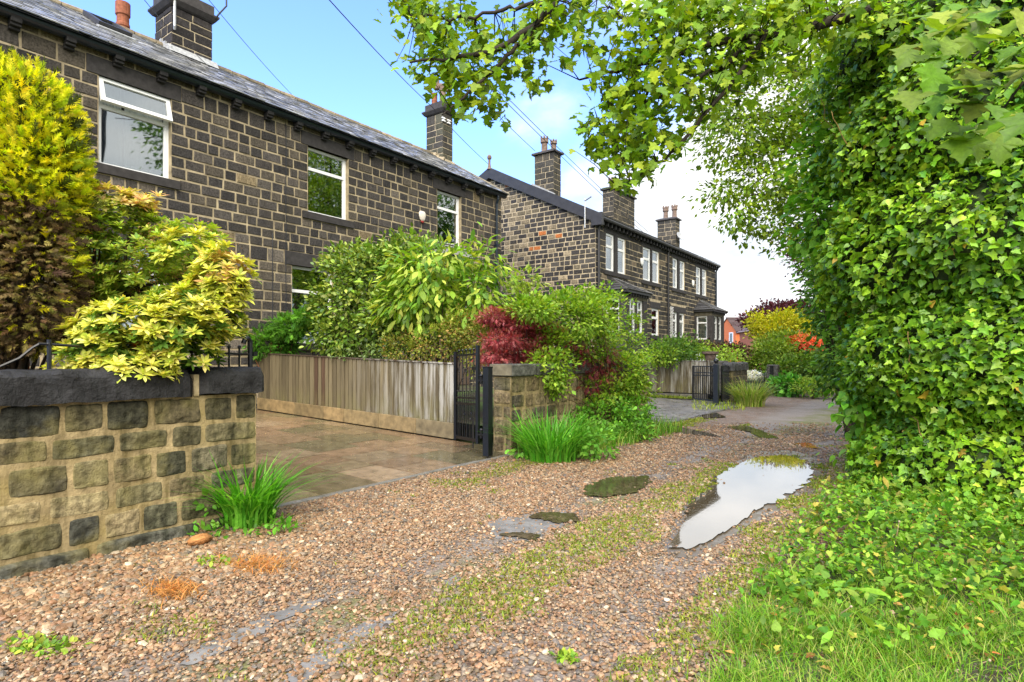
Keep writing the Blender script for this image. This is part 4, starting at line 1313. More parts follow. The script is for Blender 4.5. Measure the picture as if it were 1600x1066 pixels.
# ================================================================== garden walls
def rock_stone(mb, O, u, n, s0, s1, z0, z1, d, col, rough=.016, nx=25, nz=14, seed=0.0):
    O, u, n = (np.asarray(q, float) for q in (O, u, n))
    a = np.linspace(-1, 1, nx); b = np.linspace(-1, 1, nz)
    A, B = np.meshgrid(a, b)
    prof = (1 - np.abs(A) ** 16) ** .7 * (1 - np.abs(B) ** 10) ** .7
    # rounded corners and wandering outline
    rA = A * (1 - .05 * B ** 4); rB = B * (1 - .09 * A ** 6)
    s = (s0 + s1) / 2 + rA * (s1 - s0) / 2; z = (z0 + z1) / 2 + rB * (z1 - z0) / 2
    ns = np.array([[mnoise.noise(Vector((x * 3.2 + seed, y * 3.2, seed))) * .012 for x, y in zip(r0, r1)] for r0, r1 in zip(s, z)])
    nb = np.array([[mnoise.noise(Vector((x * 9 + seed, y * 9, seed * 2))) + .6 * mnoise.noise(Vector((x * 22, y * 22, seed))) for x, y in zip(r0, r1)] for r0, r1 in zip(s, z)])
    k = np.maximum(prof * (d + rough * nb), np.minimum(prof, .3) * .022)
    V = O + u * (s + ns)[..., None] + UP * (z + ns)[..., None] + n * (k - .004)[..., None]
    idx = np.arange(nx * nz).reshape(nz, nx)
    F = np.stack([idx[:-1, :-1], idx[:-1, 1:], idx[1:, 1:], idx[1:, :-1]], -1).reshape(-1, 4)
    if np.dot(np.cross(u, UP), n) < 0: F = F[:, ::-1]
    mb.add(V.reshape(-1, 3), F, col)


def rock_wall(mb, O, u, n, s0, s1, z0, z1, rows, lens, pal, gap=.026, d=.012, course_tone=False):  # the last option makes upper courses darker stone, lower ones paler
    hs = [random.uniform(.85, 1.15) for _ in range(rows)]; tot = sum(hs); z = z0
    for ri, h in enumerate(hs):
        h = h / tot * (z1 - z0)
        for p, q in fill_row(s0, s1, *lens):
            g0, g1 = gap / 2 + random.uniform(-.006, .010), gap / 2 + random.uniform(-.006, .008)
            rock_stone(mb, O, u, n, p + g0, q - g0, z + g1 * .8, z + h - g1 * .8, d * random.uniform(.6, 1.3), np.array(random.choice(pal)) * random.uniform(.65, 1.35) * ((1.25 - .6 * ri / max(rows - 1, 1)) if course_tone else 1), seed=random.uniform(0, 50))
        z += h


gpal = [(.12, .107, .058), (.15, .13, .07), (.085, .083, .052), (.20, .165, .09), (.13, .115, .072), (.055, .056, .044), (.225, .18, .10)]
gw = thing('stone_wall', 'mossy tan garden wall with black coping in the left foreground', 'wall', (-4.95, .4, 0))
core = MB(); core.box((-5.15, -2.6, -.02), (-4.80, 2.83, 1.10), (.36, .28, .15)); cw_ = core.build('mortar_core', M['garden_mortar'], gw)
ws = MB()
rock_wall(ws, (-4.80, 0, 0), (0, 1, 0), (1, 0, 0), -2.6, 2.84, .10, 1.10, 5, (.22, .40), gpal, course_tone=True)
rock_wall(ws, (-4.80, 0, 0), (0, 1, 0), (1, 0, 0), -2.6, 2.84, -.03, .10, 1, (.5, .8), [(.06, .06, .05), (.075, .075, .06)], d=.05)
rock_wall(ws, (0, 2.83, 0), (1, 0, 0), (0, 1, 0), -5.15, -4.8, 0, 1.10, 6, (.2, .36), gpal)
ws.build('stonework', M['garden_stone'], gw)


def coping(parent, x0, x1, y0, y1, z0, z1, col, name='coping_stone', mat='coping', amp=.026, arch=.3, nlen=None):
    L = y1 - y0; nu = max(6, int(L / .05)) if nlen is None else nlen; nv = 14
    th = np.linspace(0, 1, nv)
    prof = []
    hw, h = (x1 - x0) / 2, z1 - z0
    for q in np.linspace(-1, 1, nv):
        # base edge up and over the back
        a = q * math.pi * .5
        x = hw * math.copysign(abs(math.sin(a)) ** .45, a); z = z0 + h * (abs(math.cos(a)) ** arch)
        prof.append((x, z))
    V = []
    for y in np.linspace(y0, y1, nu):
        e = min(y - y0, y1 - y); sh = 1 - .25 * max(0, 1 - e / .04) ** 2
        for x, z in prof:
            nz_ = mnoise.noise(Vector((x * 7, y * 5, z * 9))) + .6 * mnoise.noise(Vector((x * 20, y * 16, z * 24)))
            V.append(((x0 + x1) / 2 + x * sh + amp * nz_ * (1 if x > 0 else -1), y, z0 + (z - z0) * sh + amp * .8 * nz_))
    idx = np.arange(nu * nv).reshape(nu, nv)
    F = np.stack([idx[:-1, :-1], idx[:-1, 1:], idx[1:, 1:], idx[1:, :-1]], -1).reshape(-1, 4)
    mb = MB(); mb.add(V, [F, idx[0][None, ::-1], idx[-1][None]], col)
    mb.add([V[i] for i in (idx[0, 0], idx[0, -1], idx[-1, -1], idx[-1, 0])], np.array([(0, 3, 2, 1)]), col)
    return mb.build(name, M[mat], parent, smooth=False)


yj = yX(311, -4.74)
coping(gw, -5.22, -4.74, -2.6, -.55, 1.10, 1.32, (.013, .013, .014))
coping(gw, -5.22, -4.74, -.535, yj - .014, 1.10, 1.32, (.013, .013, .014))
coping(gw, -5.24, -4.73, yj + .014, 2.90, 1.11, 1.325, (.017, .017, .018))
mj = MB(); mj.box((-5.15, yj - .02, 1.10), (-4.78, yj + .02, 1.27), (.36, .29, .17)); mj.build('coping_joint', M['garden_mortar'], gw)

gw2 = thing('stone_wall', 'tan stone gate pier and wall half hidden under the trailing green shrub', 'wall', (-5.2, 9.3, 0))
core = MB(); core.box((-5.37, 6.93, -.02), (-5.05, 11.9, 1.13), (.36, .28, .15)); core.build('mortar_core', M['garden_mortar'], gw2)
ws = MB()
g2pal = [(.27, .21, .12), (.20, .16, .09), (.32, .25, .15), (.11, .095, .065), (.24, .18, .10)]
rock_wall(ws, (-5.05, 0, 0), (0, 1, 0), (1, 0, 0), 6.92, 11.9, .02, 1.13, 5, (.22, .42), g2pal)
rock_wall(ws, (0, 6.93, 0), (1, 0, 0), (0, -1, 0), -5.38, -5.04, .02, 1.13, 5, (.16, .34), g2pal)
ws.build('stonework', M['garden_stone'], gw2, smooth=True)
k = MB(); y = 6.88
while y < 11.9:
    l = random.uniform(.45, .8)
    k.box((-5.42, y, 1.135), (-4.99, min(y + l, 11.95) - .012, 1.315 + random.uniform(-.008, .008)), np.array((.06, .06, .052)) * random.uniform(.8, 1.3)); y += l
k.build('coping', M['coping'], gw2, bevel=.02)
k = MB(); k.box((-5.395, 6.874, 1.15), (-5.0, 6.88, 1.31), (.15, .13, .085)); k.build('coping_end', M['dressed'], gw2)

# low wall with a coping beside the second drive, with its pier
gw3 = thing('stone_wall', 'low dark stone wall end behind the sedge clump and small iron gate', 'wall', (-5.3, 19.7, 0))
core = MB(); core.box((-5.50, 18.92, -.02), (-5.22, 20.6, 1.02), (.2, .17, .11)); core.build('mortar_core', M['garden_mortar'], gw3)
ws = MB(); rock_wall(ws, (-5.22, 0, 0), (0, 1, 0), (1, 0, 0), 18.92, 20.6, .02, 1.02, 5, (.25, .45), [(.07, .06, .045), (.09, .08, .055)]); rock_wall(ws, (0, 18.92, 0), (1, 0, 0), (0, -1, 0), -5.5, -5.22, .02, 1.02, 5, (.2, .3), [(.07, .06, .045)])
ws.build('stonework', M['garden_stone'], gw3, smooth=True)
coping(gw3, -5.56, -5.16, 18.85, 20.65, 1.02, 1.27, (.05, .05, .048))
gp = MB(); q = onZ(1208, 611, 0.05)
yq = yX(1208, -5.25)
gp.box((-5.50, yq, -.02), (-5.08, yq + .32, 1.15), (.055, .052, .045))
gpo = tag(gp.build('gatepost', M['coping'], bevel=.03), 'squat dark stone gatepost with iron latch beside the far hedge', 'gatepost')
k = MB(); k.box((-5.3, yq - .05, .75), (-5.24, yq - .002, 1.12)); k.box((-5.36, yq - .04, .3), (-5.32, yq - .002, 1.1)); k.build('gate_stop', M['iron'], gpo)
gp = MB(); q = yX(1190, -5.35)
rb = MB(); rb.box((-6.35, -1.2, .2), (-6.1, 1.6, 1.42), (.36, .10, .04))
for i in range(14): rb.box((-6.08, -1.2 + i * .2, 1.30), (-6.085, -1.1 + i * .2, 1.36), (.2, .19, .14))
tag(rb.build('brick_wall', M['brick']), 'low orange brick wall showing under the golden conifer', 'brick wall')
# loose sandstone at the foot of the wall
rs = MB(); c = onZ(312, 852, .0)
rs.add(ico * np.array((.085, .11, .05)) * rng.uniform(.85, 1.15, (12, 1)) + c + np.array((0, 0, .045)), icof, (.30, .135, .045))
tag(rs.build('rock', M['coping'], bevel=.02), 'rusty orange stone lying at the foot of the garden wall', 'stone')


# ================================================================== board fences
def fence(name_label, xa, xb, Y, ztop, zbot, zbase, seed, mat_pal, kerb=True, wid=.125):
    random.seed(seed)
    f = thing('board_fence', name_label, 'fence', ((xa + xb) / 2, Y, zbase(xa)))
    b = MB(); x = xb
    while x > xa + .02:
        w = wid * random.uniform(.85, 1.1); x2 = max(x - w, xa)
        c = mat_pal((x - xa) / (xb - xa))
        o_ = random.uniform(-.003, .003)
        V = [(x2, Y - .008 + o_, zbot(x2)), (x - .004, Y - .022 + o_, zbot(x)), (x - .004, Y - .022 + o_, ztop(x)), (x2, Y - .008 + o_, ztop(x2)),
             (x2, Y, zbot(x2)), (x - .004, Y, zbot(x)), (x - .004, Y, ztop(x)), (x2, Y, ztop(x2))]
        b.add(V, BOXF, c); x = x2
    b.build('boards', M['board'], f)
    b = MB(); b.obox((xa, Y - .035, ztop(xa) + .002), (xb - xa, 0, ztop(xb) - ztop(xa)), (0, .07, 0), (0, 0, .022), (.06, .042, .03)); b.build('capping_rail', M['board'], f)
    b = MB()
    for q in (.25, .8): b.obox((xa, Y + .003, zbot(xa) + q), (xb - xa, 0, ztop(xb) - ztop(xa)), (0, .04, 0), (0, 0, .07), (.12, .09, .06))
    b.build('back_rail', M['board'], f)
    if kerb:
        b = MB(); x = xb
        while x > xa:
            l = random.uniform(.6, 1.0); x2 = max(x - l, xa)
            b.obox((x2 + .004, Y - .045, zbase(x2) - .05), (x - x2 - .008, 0, zbase(x) - zbase(x2)), (0, .06, 0), (0, 0, zbot(x2) - zbase(x2) + .048), np.array(random.choice([(.20, .145, .07), (.23, .16, .075), (.17, .135, .075), (.25, .15, .055)])) * random.uniform(.85, 1.15)); x = x2
        b.build('gravel_board', M['gravel_board'], f, bevel=.006)
    return f


def lerp(x0, z0, x1, z1): return lambda x: z0 + (x - x0) / (x1 - x0) * (z1 - z0)


def fpal1(s):
    c = random.choice([(.135, .112, .068), (.12, .10, .06), (.15, .125, .077), (.105, .086, .053)])
    if .36 < s < .5 and random.random() < .35: c = (.085, .052, .034)
    return np.array(c) * random.uniform(.85, 1.15)


FY = 7.26
fence('long weathered board fence along the flagstone drive, bleached at its gate end', -12.2, -6.42, FY, lerp(-12.2, 1.50, -6.42, 1.30), lerp(-12.2, .533, -6.42, .34), lerp(-12.2, .334, -6.42, .128), 3, fpal1)
f2 = fence('grey-brown board fence beside the block-paved drive, behind the small iron gates', -11.8, -5.95, 19.02, lerp(-12, 1.33, -6, 1.30), lerp(-12, .30, -6, .26), lerp(-12, .2, -6, .12), 4, lambda s: np.array((.12, .10, .062)) * random.uniform(.75, 1.2), kerb=False)
k = MB(); x = -5.95
while x > -11.8:
    k.box((x - .9, 18.72, .02), (x - .01, 18.9, .24), np.array((.12, .11, .085)) * random.uniform(.8, 1.2)); x -= .9
k.build('plinth', M['gravel_board'], f2, bevel=.01)

# ================================================================== gates
def gate_leaf(name, label, A, B, zA, zB, z0A, z0B, nb, cat='gate', arch=True, knots=True, br=.008, mid=.46, lower_extra=True, group=None, loc=None):
    """A = hinge end, B = free end (x, y); zA/zB stile tops, z0A/z0B bottoms"""
    g = thing(name, label, cat, (A[0], A[1], z0A), group)
    A3 = lambda f, z: np.array((A[0] + (B[0] - A[0]) * f, A[1] + (B[1] - A[1]) * f, z))
    zb = lambda f: z0A + (z0B - z0A) * f
    zt = (lambda f: zA - .10 + (zB - zA + .06) * f ** .8 - .02) if arch else (lambda f: zA + (zB - zA) * f - .02)
    L = math.dist(A, B)
    fr = MB()
    w = .045
    for f, z in ((0, zA), (1, zB)): fr.bar(A3(f, zb(f)), A3(f, z), w, w)
    fr.bar(A3(0, zb(0) + .04), A3(1, zb(1) + .04), .02, .045)
    H_ = zA - z0A
    zm = lambda f: zb(f) + H_ * mid
    if mid:
        fr.bar(A3(0, zm(0)), A3(1, zm(1)), .02, .03)
        fr.bar(A3(0, zm(0) - .085), A3(1, zm(1) - .085), .02, .03)
    n = 8
    for i in range(n):
        fr.bar(A3(i / n, zt(i / n)), A3((i + 1) / n, zt((i + 1) / n)), .014, .03)
    fr.build('frame', M['iron'], g)
    b = MB()
    for i in range(1, nb):
        f = i / nb
        b.tube([A3(f, zb(f) + .04), A3(f, zt(f) + (.07 if arch else 0))], br, 6)
        if arch: c_ = A3(f, zt(f) + .07); b.add(ico * .022 + c_, icof)
        if knots:
            for kf, sc in ((.45 + .16 * (i % 2), 1), (.45 + .16 * (i % 2) - .06, .8), (.45 + .16 * (i % 2) + .06, .8)):
                zz = zm(f) + (zt(f) - zm(f)) * kf
                b.add(ico * np.array((.018, .018, .014)) * sc + A3(f, zz), icof)
    if lower_extra:
        for i in range(nb):
            f = (i + .5) / nb
            b.tube([A3(f, zb(f) + .05), A3(f, zm(f) + (.09 if knots else 0))], .007, 5)
            if knots: b.add(ico * .016 + A3(f, zm(f) + .1), icof)
    b.build('bars', M['iron'], g)
    if knots:
        s = MB(); th = np.linspace(0, 2.6 * math.pi, 26)
        for f0, sg in ((.30, 1), (.62, -1)):
            r_ = .055 * (1 - th / th[-1] * .7)
            s.tube([A3(f0 + sg * rr * math.cos(q) / L, zm(0) - .28 + rr * math.sin(q) * 1.3) for q, rr in zip(th, r_)], .006, 5)
            s.tube([A3(f0 + sg * .05, zt(f0) - .25 + .0), A3(f0 + sg * .02, zt(f0) - .17), A3(f0 - sg * .04, zt(f0) - .20), A3(f0 - sg * .03, zt(f0) - .27)], .006, 5)
        s.build('scroll', M['iron'], g)
        s = MB(); s.bar(A3(.03, zA - .33), A3(.22, zA - .33), .03, .05); s.build('latch', M['iron'], g); s = MB(); s.tube([A3(.2, z0A + .35), A3(.2, z0A - .08)], .011, 6); s.build('drop_bolt', M['iron'], g)
    return g


GA = at(746.5, 560, 8.35); GB = at(712, 560, 9.0)
g1_ = gate_leaf('iron_gate', 'black wrought iron gate with arched top standing open by the bleached fence', (GA[0], GA[1]), (GB[0], GB[1]), 1.585, 1.50, .19, .16, 6)
pst = thing('gatepost', 'black square iron gatepost against the tan stone pier', 'gatepost', (-5.2, 6.68, 0))
pp_ = at(762, 560, 8.2)
k = MB(); k.box((pp_[0] - .05, pp_[1] - .05, 0.04), (pp_[0] + .05, pp_[1] + .05, 1.27)); k.box((pp_[0] - .055, pp_[1] - .055, 1.27), (pp_[0] + .055, pp_[1] + .055, 1.285)); k.build('post', M['iron'], pst, bevel=.004)
k = MB()
for z_ in (.33, 1.09):
    k.tube([(pp_[0] - .10, pp_[1] - .02, z_ - .05), (pp_[0] - .10, pp_[1] - .02, z_ + .05)], .022, 10)
    k.bar((pp_[0] - .15, pp_[1] - .04, z_), (pp_[0] - .03, pp_[1], z_), .03, .02)
    k.add(ico * .03 + np.array((pp_[0] - .1, pp_[1] - .02, z_ + .065)), icof)
k.build('hinge', M['iron'], pst)

c2 = np.array((-5.32, 17.55))
p2 = thing('gatepost', 'blue-black iron gatepost with a ball finial between two small gates', 'gatepost', (c2[0], c2[1], 0))
k = MB(); k.box((c2[0] - .07, c2[1] - .07, 0.0), (c2[0] + .07, c2[1] + .07, 1.22)); k.build('post', mat_flat('blue_black_paint', (.012, .017, .026), .35), p2, bevel=.006)
k = MB(); k.lathe((c2[0], c2[1], 1.22), [(.07, 0), (.03, .02), (.035, .04), (.065, .07), (.075, .105), (.06, .145), (.01, .165)], 12); k.build('finial', M['iron'], p2, smooth=True)
la, lb = at(1119, 560, 17.4), at(1083, 560, 18.4)
gate_leaf('iron_gate', 'small plain black iron gate left of the ball-topped post', (la[0], la[1]), (lb[0], lb[1]), 1.18, 1.17, .10, .10, 12, arch=False, knots=False, mid=.80, lower_extra=False, br=.014, group='small iron gates at the second drive')
la, lb = at(1128, 560, 17.6), at(1142, 560, 18.6)
gate_leaf('iron_gate', 'small plain black iron gate right of the ball-topped post, by the sedge', (la[0], la[1]), (lb[0], lb[1]), 1.18, 1.17, .10, .10, 8, arch=False, knots=False, mid=.80, lower_extra=False, br=.014, group='small iron gates at the second drive')
k = MB(); q = onX(1001, 590, -5.25); k.box((-5.30, q[1] - .05, 0), (-5.2, q[1] + .05, 1.05)); k.add(ico * .05 + np.array((-5.25, q[1], 1.08)), icof)
tag(k.build('gatepost', M['iron']), 'thin black iron gatepost at the end of the overgrown wall', 'gatepost')

# railing along the coping
rl = thing('iron_railing', 'black iron railing on the dark coping behind the yellow shrub', 'railing', (-5.0, 1.5, 1.3))
xr = -5.02
ye = yX(391, xr); 
k = MB(); th = np.linspace(0, math.pi * .9, 8)
k.tube([(xr, ye, 1.25), (xr, ye, 1.54)] + [(xr, ye - .03 + .03 * math.cos(q), 1.54 + .035 * math.sin(q)) for q in th] + [(xr, ye - .065, 1.53)], .022, 8); k.box((xr - .02, ye + .02, 1.42), (xr + .02, ye + .06, 1.46)); k.build('end_post', M['iron'], rl)
k = MB(); yk = yX(77, xr)
k.tube([(xr, yX(60, xr), 1.50), (xr, (yX(60, xr) + ye) / 2, 1.46), (xr, ye, 1.435)], .011, 6)
k.tube([(xr, yX(-60, xr), 1.32), (xr, yX(0, xr), 1.345), (xr, yX(30, xr), 1.40), (xr, yX(50, xr), 1.47), (xr, yX(62, xr), 1.50)], .010, 6); k.build('rail', M['iron'], rl)
b0 = None
for px_ in (77, 150, 200, 250, 300, 327, 342, 358, 374):
    k = MB(); y_ = yX(px_, xr); k.tube([(xr, y_, 1.29), (xr, y_, 1.50 if px_ > 100 else 1.53)], .010 if px_ > 100 else .015, 6); k.add(ico * .018 + np.array((xr, y_, 1.50)), icof); k.build('bar', M['iron'], rl)

# pot, pickets
k = MB(); q = at(1110, 562, 19.35); k.lathe((q[0], q[1], 1.325), [(.14, 0), (.15, .02), (.19, .2), (.26, .22), (.27, .30), (.25, .30), (.22, .24)], 18, (.2, .12, .08))
tag(k.build('flower_pot', M['clay_pot'], smooth=False), 'weathered terracotta flower pot on the wall behind the iron gates', 'plant pot')
k = MB(); k.box((-7.2, 19.15, 0.2), (-5.55, 19.6, 1.32), (.07, .065, .055)); tag(k.build('stone_wall', M['coping'], bevel=.03), 'low flat-topped stone wall under the terracotta pot', 'wall')
pf = thing('picket_fence', 'white picket fence in front of the brown clipped hedge', 'fence', at(1083, 560, 22.5) * np.array((1, 1, 0)) + np.array((0, 0, .4)))
k = MB()
for i in range(14):
    q = at(1052 + i * 5.2, 550, 22.5); k.box((q[0] - .035, q[1] - .012, .5), (q[0] + .035, q[1] + .012, 1.62 + .03 * (i % 2)))
k.build('pales', M['pvc'], pf)
k = MB(); q0, q1 = at(1050, 550, 22.55), at(1122, 550, 22.55); k.bar((q0[0], q0[1], 1.35), (q1[0], q1[1], 1.35), .03, .07); k.bar((q0[0], q0[1], .8), (q1[0], q1[1], .8), .03, .07); k.build('rail', M['pvc'], pf)

# ================================================================== overhead cables
def cable(pts, label, sag=.12, r=.0075):
    P = [at(*p) for p in pts]
    out_ = []
    for a, b in zip(P[:-1], P[1:]):
        for f in np.linspace(0, 1, 14)[:-1]: out_.append(a + (b - a) * f - UP * sag * 4 * f * (1 - f))
    out_.append(P[-1])
    k = MB(); k.tube(out_, r, 5); tag(k.build('overhead_cable', M['cable']), label, 'cable', 'overhead cables')


cable([(180, -60, 9), (262, 42, 14.2)], 'overhead cable running up to the bracket of the largest chimney', .04)
cable([(262, 42, 14.2), (400, 168, 14.3), (458, 212, 15.6)], 'thin cable dropping from the largest chimney along the gutter', .05, .006)
cable([(310, -20, 12), (458, 150, 19.5)], 'overhead cable meeting the terrace ridge right of the largest chimney', .06)
cable([(470, -50, 9.5), (674, 166, 21), (766, 259, 27.5)], 'overhead cable passing behind the chimney to the gable finial', .08, .011)
cable([(570, -42, 9.5), (836, 236, 23.5)], 'overhead cable ending at the chimney on the brick-patched gable', .1, .010)
cable([(600, -20, 10), (793, 162, 19), (1006, 364, 32)], 'lower of the twin overhead cables crossing above the gable', .08, .011)
cable([(640, 8, 10), (800, 160, 19), (1012, 362, 32)], 'upper of the twin overhead cables crossing above the gable', .08, .011)

# ================================================================== brick houses beyond the lane
def brick_house(label, C, ang, w, d, ze, rise, hip=False, wallc=(.62, .17, .06), roofc=(.085, .06, .058), wins=()):
    h = thing('brick_house', label, 'house', (C[0], C[1], 0))
    e1 = RGT * math.cos(ang) + FWD * math.sin(ang); e2 = -RGT * math.sin(ang) + FWD * math.cos(ang)
    Q = lambda a, b, z: np.array((C[0], C[1], 0)) + e1 * a + e2 * b + UP * z
    m = MB(); m.obox(Q(0, 0, 0), e1 * w, e2 * d, UP * ze, wallc)
    if not hip:
        for a in (0.0, w): m.add([Q(a, 0, ze), Q(a, d, ze), Q(a, d / 2, ze + rise)], np.array([(0, 1, 2)]), wallc)
    m.build('wall', M['brick'], h)
    r = MB(); o = .25
    ra, rb = (Q(w * .35, d / 2, ze + rise), Q(w * .65, d / 2, ze + rise)) if hip else (Q(-.1, d / 2, ze + rise), Q(w + .1, d / 2, ze + rise))
    a0, a1, a2, a3 = Q(-o * (1 if hip else .4), -o, ze - .1), Q(w + o * (1 if hip else .4), -o, ze - .1), Q(w + o, d + o, ze - .1), Q(-o * (1 if hip else .4), d + o, ze - .1)
    nrow = 12
    for p0, p1, q0, q1 in ((a0, a1, ra, rb), (a2, a3, rb, ra)) + (((a3, a0, ra, ra), (a1, a2, rb, rb)) if hip else ()):
        nn = np.cross(p1 - p0, q0 - p0); nn /= np.linalg.norm(nn) + 1e-9
        if nn[2] < 0: nn = -nn
        for i in range(nrow):
            f0, f1 = i / nrow, min((i + 1.15) / nrow, 1)
            A0, B0, A1, B1 = p0 + (q0 - p0) * f0, p1 + (q1 - p1) * f0, p0 + (q0 - p0) * f1, p1 + (q1 - p1) * f1
            r.add([A0 + nn * .06, B0 + nn * .06, B1, A1, A0, B0], [np.array([(0, 1, 2, 3), (4, 5, 1, 0)])], np.array(roofc) * random.uniform(.8, 1.25))
    rr_ = r.build('roof', M['tile'], h)
    r = MB(); r.tube([ra, rb], .12, 6, np.array(roofc) * .9); r.build('ridge_tile', M['tile'], rr_)
    g = MB(); g.obox(Q(-o * .4, -o - .02, ze - .22), e1 * (w + o * .8), e2 * .06, UP * .14); g.build('gutter', M['pvc'] if hip else M['gutter'], h)
    for (fa, a, b, z0, z1) in wins:
        f_ = MB()
        P = (lambda s, z, k: Q(s, -k, z)) if fa == 0 else (lambda s, z, k: Q(-k, s, z))
        ax = e1 if fa == 0 else e2; nx = -e2 if fa == 0 else -e1
        for s0, s1, y0, y1 in ((a, a + .1, z0, z1), (b - .1, b, z0, z1), (a + .1, b - .1, z0, z0 + .1), (a + .1, b - .1, z1 - .1, z1)):
            f_.obox(P(s0, y0, .0), ax * (s1 - s0), nx * .05, UP * (y1 - y0))
        wf = f_.build('window', M['pvc'], h)
        p = MB(); p.obox(P(a + .1, z0 + .1, .0), ax * (b - a - .2), nx * .02, UP * (z1 - z0 - .2)); p.build('pane', mat_flat('dark_pane', (.05, .06, .07), .08), wf)
    return h


Cb = at(1149.5, 560, 62)
brick_house('bright orange brick bungalow with brown tiled roof past the bay-windowed house', Cb, R_(8), 7.5, 3.6, H + 43 * 62 / 920, 1.45, wins=((1, .5, 1.3, H + 24 * 62 / 920, H + 41 * 62 / 920), (0, 2.6, 3.8, H + 18 * 62 / 920, H + 36 * 62 / 920)))
Cb = at(1192, 560, 52)
brick_house('brick house with hipped pinkish-brown roof rising behind the purple tree', Cb, R_(-4), 7.2, 6.5, H + 46 * 52 / 920, 2.5, hip=True, wallc=(.42, .13, .06), roofc=(.15, .105, .095), wins=((0, 1.0, 2.4, 2.2, 3.4), (0, 4.6, 6.0, 2.2, 3.4)))

# ================================================================== vegetation
def T_(V, F): return np.array(V, float), [np.array(f) for f in F]


def poly_leaf(outline, fold=.12, droop=.0):
    """leaf from a half outline (x, y) base to tip; two fans either side of a folded midrib"""
    h = np.array(outline, float); n = len(h)
    z = lambda x, y: fold * abs(x) - droop * y * y
    V = [(0, y, z(0, y)) for x, y in h]
    V += [(x, y, z(x, y)) for x, y in h[1:-1]] + [(-x, y, z(x, y)) for x, y in h[1:-1]]
    m = n - 2; F = []
    R = [0] + [n + i for i in range(m)] + [n - 1]; L = [0] + [n + m + i for i in range(m)] + [n - 1]
    q, t = [], []
    for i in range(n - 1):
        for S, fl in ((R, 0), (L, 1)):
            f = [i, S[i], S[i + 1], i + 1]
            f = [v for j, v in enumerate(f) if v not in f[:j]]
            if fl: f = f[::-1]
            (q if len(f) == 4 else t).append(f)
    return T_(V, [f for f in (q, t) if f])


LANCE = poly_leaf([(0, 0), (.15, .35), (.13, .7), (0, 1)], .25, .22)
OVAL = poly_leaf([(0, 0), (.24, .28), (.27, .6), (0, 1)], .22, .18)
DIA = T_([(0, 0, 0), (.3, .45, .06), (0, 1, -.05), (-.3, .45, .06)], [[(0, 1, 2), (0, 2, 3)]])
TINY = T_([(0, 0, 0), (.33, .5, .08), (0, 1, 0), (-.33, .5, .08)], [[(0, 1, 2, 3)]])


def lobed(pts, cup=.12):
    """lobed leaf: fan from a point near the base; pts = right half outline from base to tip"""
    R = pts; L = [(-x, y) for x, y in pts[::-1] if abs(x) > 1e-6]
    out_ = [(0, 0)] + R + L
    V = [(0, .28, -.03)] + [(x, y, cup * (abs(x) * .6) - .22 * max(y - .3, 0) ** 2 + .03 * math.sin(9 * x + 5 * y)) for x, y in out_]
    n = len(out_)
    return T_(V, [[(0, i + 1, (i + 1) % n + 1) for i in range(n)]])


MAPLE = lobed([(.16, -.06), (.34, -.02), (.30, .10), (.44, .16), (.62, .40), (.44, .40), (.34, .44), (.27, .48), (.24, .62), (.30, .72), (.14, .80), (0, 1.0)], .16)
IVY = lobed([(.20, -.10), (.42, -.02), (.34, .18), (.52, .38), (.27, .48), (.18, .66), (0, 1.0)], .14)
HEART = lobed([(.18, -.08), (.40, .05), (.45, .32), (.28, .66), (0, 1.0)], .16)
JAG = T_([(0, 0, 0), (.22, .18, .02), (.30, .45, .05), (.16, .62, .03), (.2, .8, .0), (0, 1, -.05), (-.2, .8, 0), (-.16, .62, .03), (-.30, .45, .05), (-.22, .18, .02)], [[(0, 1, 2, 3, 7, 8, 9)], [(3, 4, 5, 6, 7)]])


def spray_t(n=7, w=.10):
    V, F = [], []
    def needle(a, b, w_):
        k = len(V); a = np.array(a); b = np.array(b); d = b - a; p = np.array((-d[1], d[0], 0)); p = p / (np.linalg.norm(p) + 1e-9) * w_
        V.extend([a - p * .5, a + p * .5, b]); F.append((k, k + 1, k + 2))
    needle((0, 0, 0), (0, 1, -.1), w)
    for i in range(n):
        y = .08 + .78 * i / n; l = .42 * (1 - .65 * i / n)
        for s in (-1, 1): needle((0, y, -.05 * y), (s * l * .72, y + l * .8, -.12 + .1 * ((i * 7) % 3)), w)
    return T_(V, [F])


SPRAY = spray_t(); SPRAY_S = spray_t(4, .14)


def norm(a): return a / (np.linalg.norm(a, axis=-1, keepdims=True) + 1e-9)


def put(mb, T, P, D, Nn, size, col):
    """leaf template T at points P, pointing along D, upper side Nn"""
    V, F = T
    D = norm(D); X = norm(np.cross(D, Nn)); Z = np.cross(X, D)
    size = np.broadcast_to(np.asarray(size, float), (len(P),))
    W = P[:, None] + size[:, None, None] * (V[None, :, 0:1] * X[:, None] + V[None, :, 1:2] * D[:, None] + V[None, :, 2:3] * Z[:, None])
    k = len(V)
    Fs = [(f[None] + (np.arange(len(P)) * k)[:, None, None]).reshape(-1, f.shape[1]) for f in F]
    mb.add(W.reshape(-1, 3), Fs, np.repeat(col, k, 0))


def palette(pal, n, var=.22, w=None):
    pal = np.array(pal, float)
    c = pal[rng.choice(len(pal), n, p=w)]
    return np.clip(c * np.clip(rng.normal(1, var, (n, 1)), .45, 1.7) * rng.normal(1, .05, (n, 3)), .002, .95)


def rvec(n): return norm(rng.normal(size=(n, 3)))


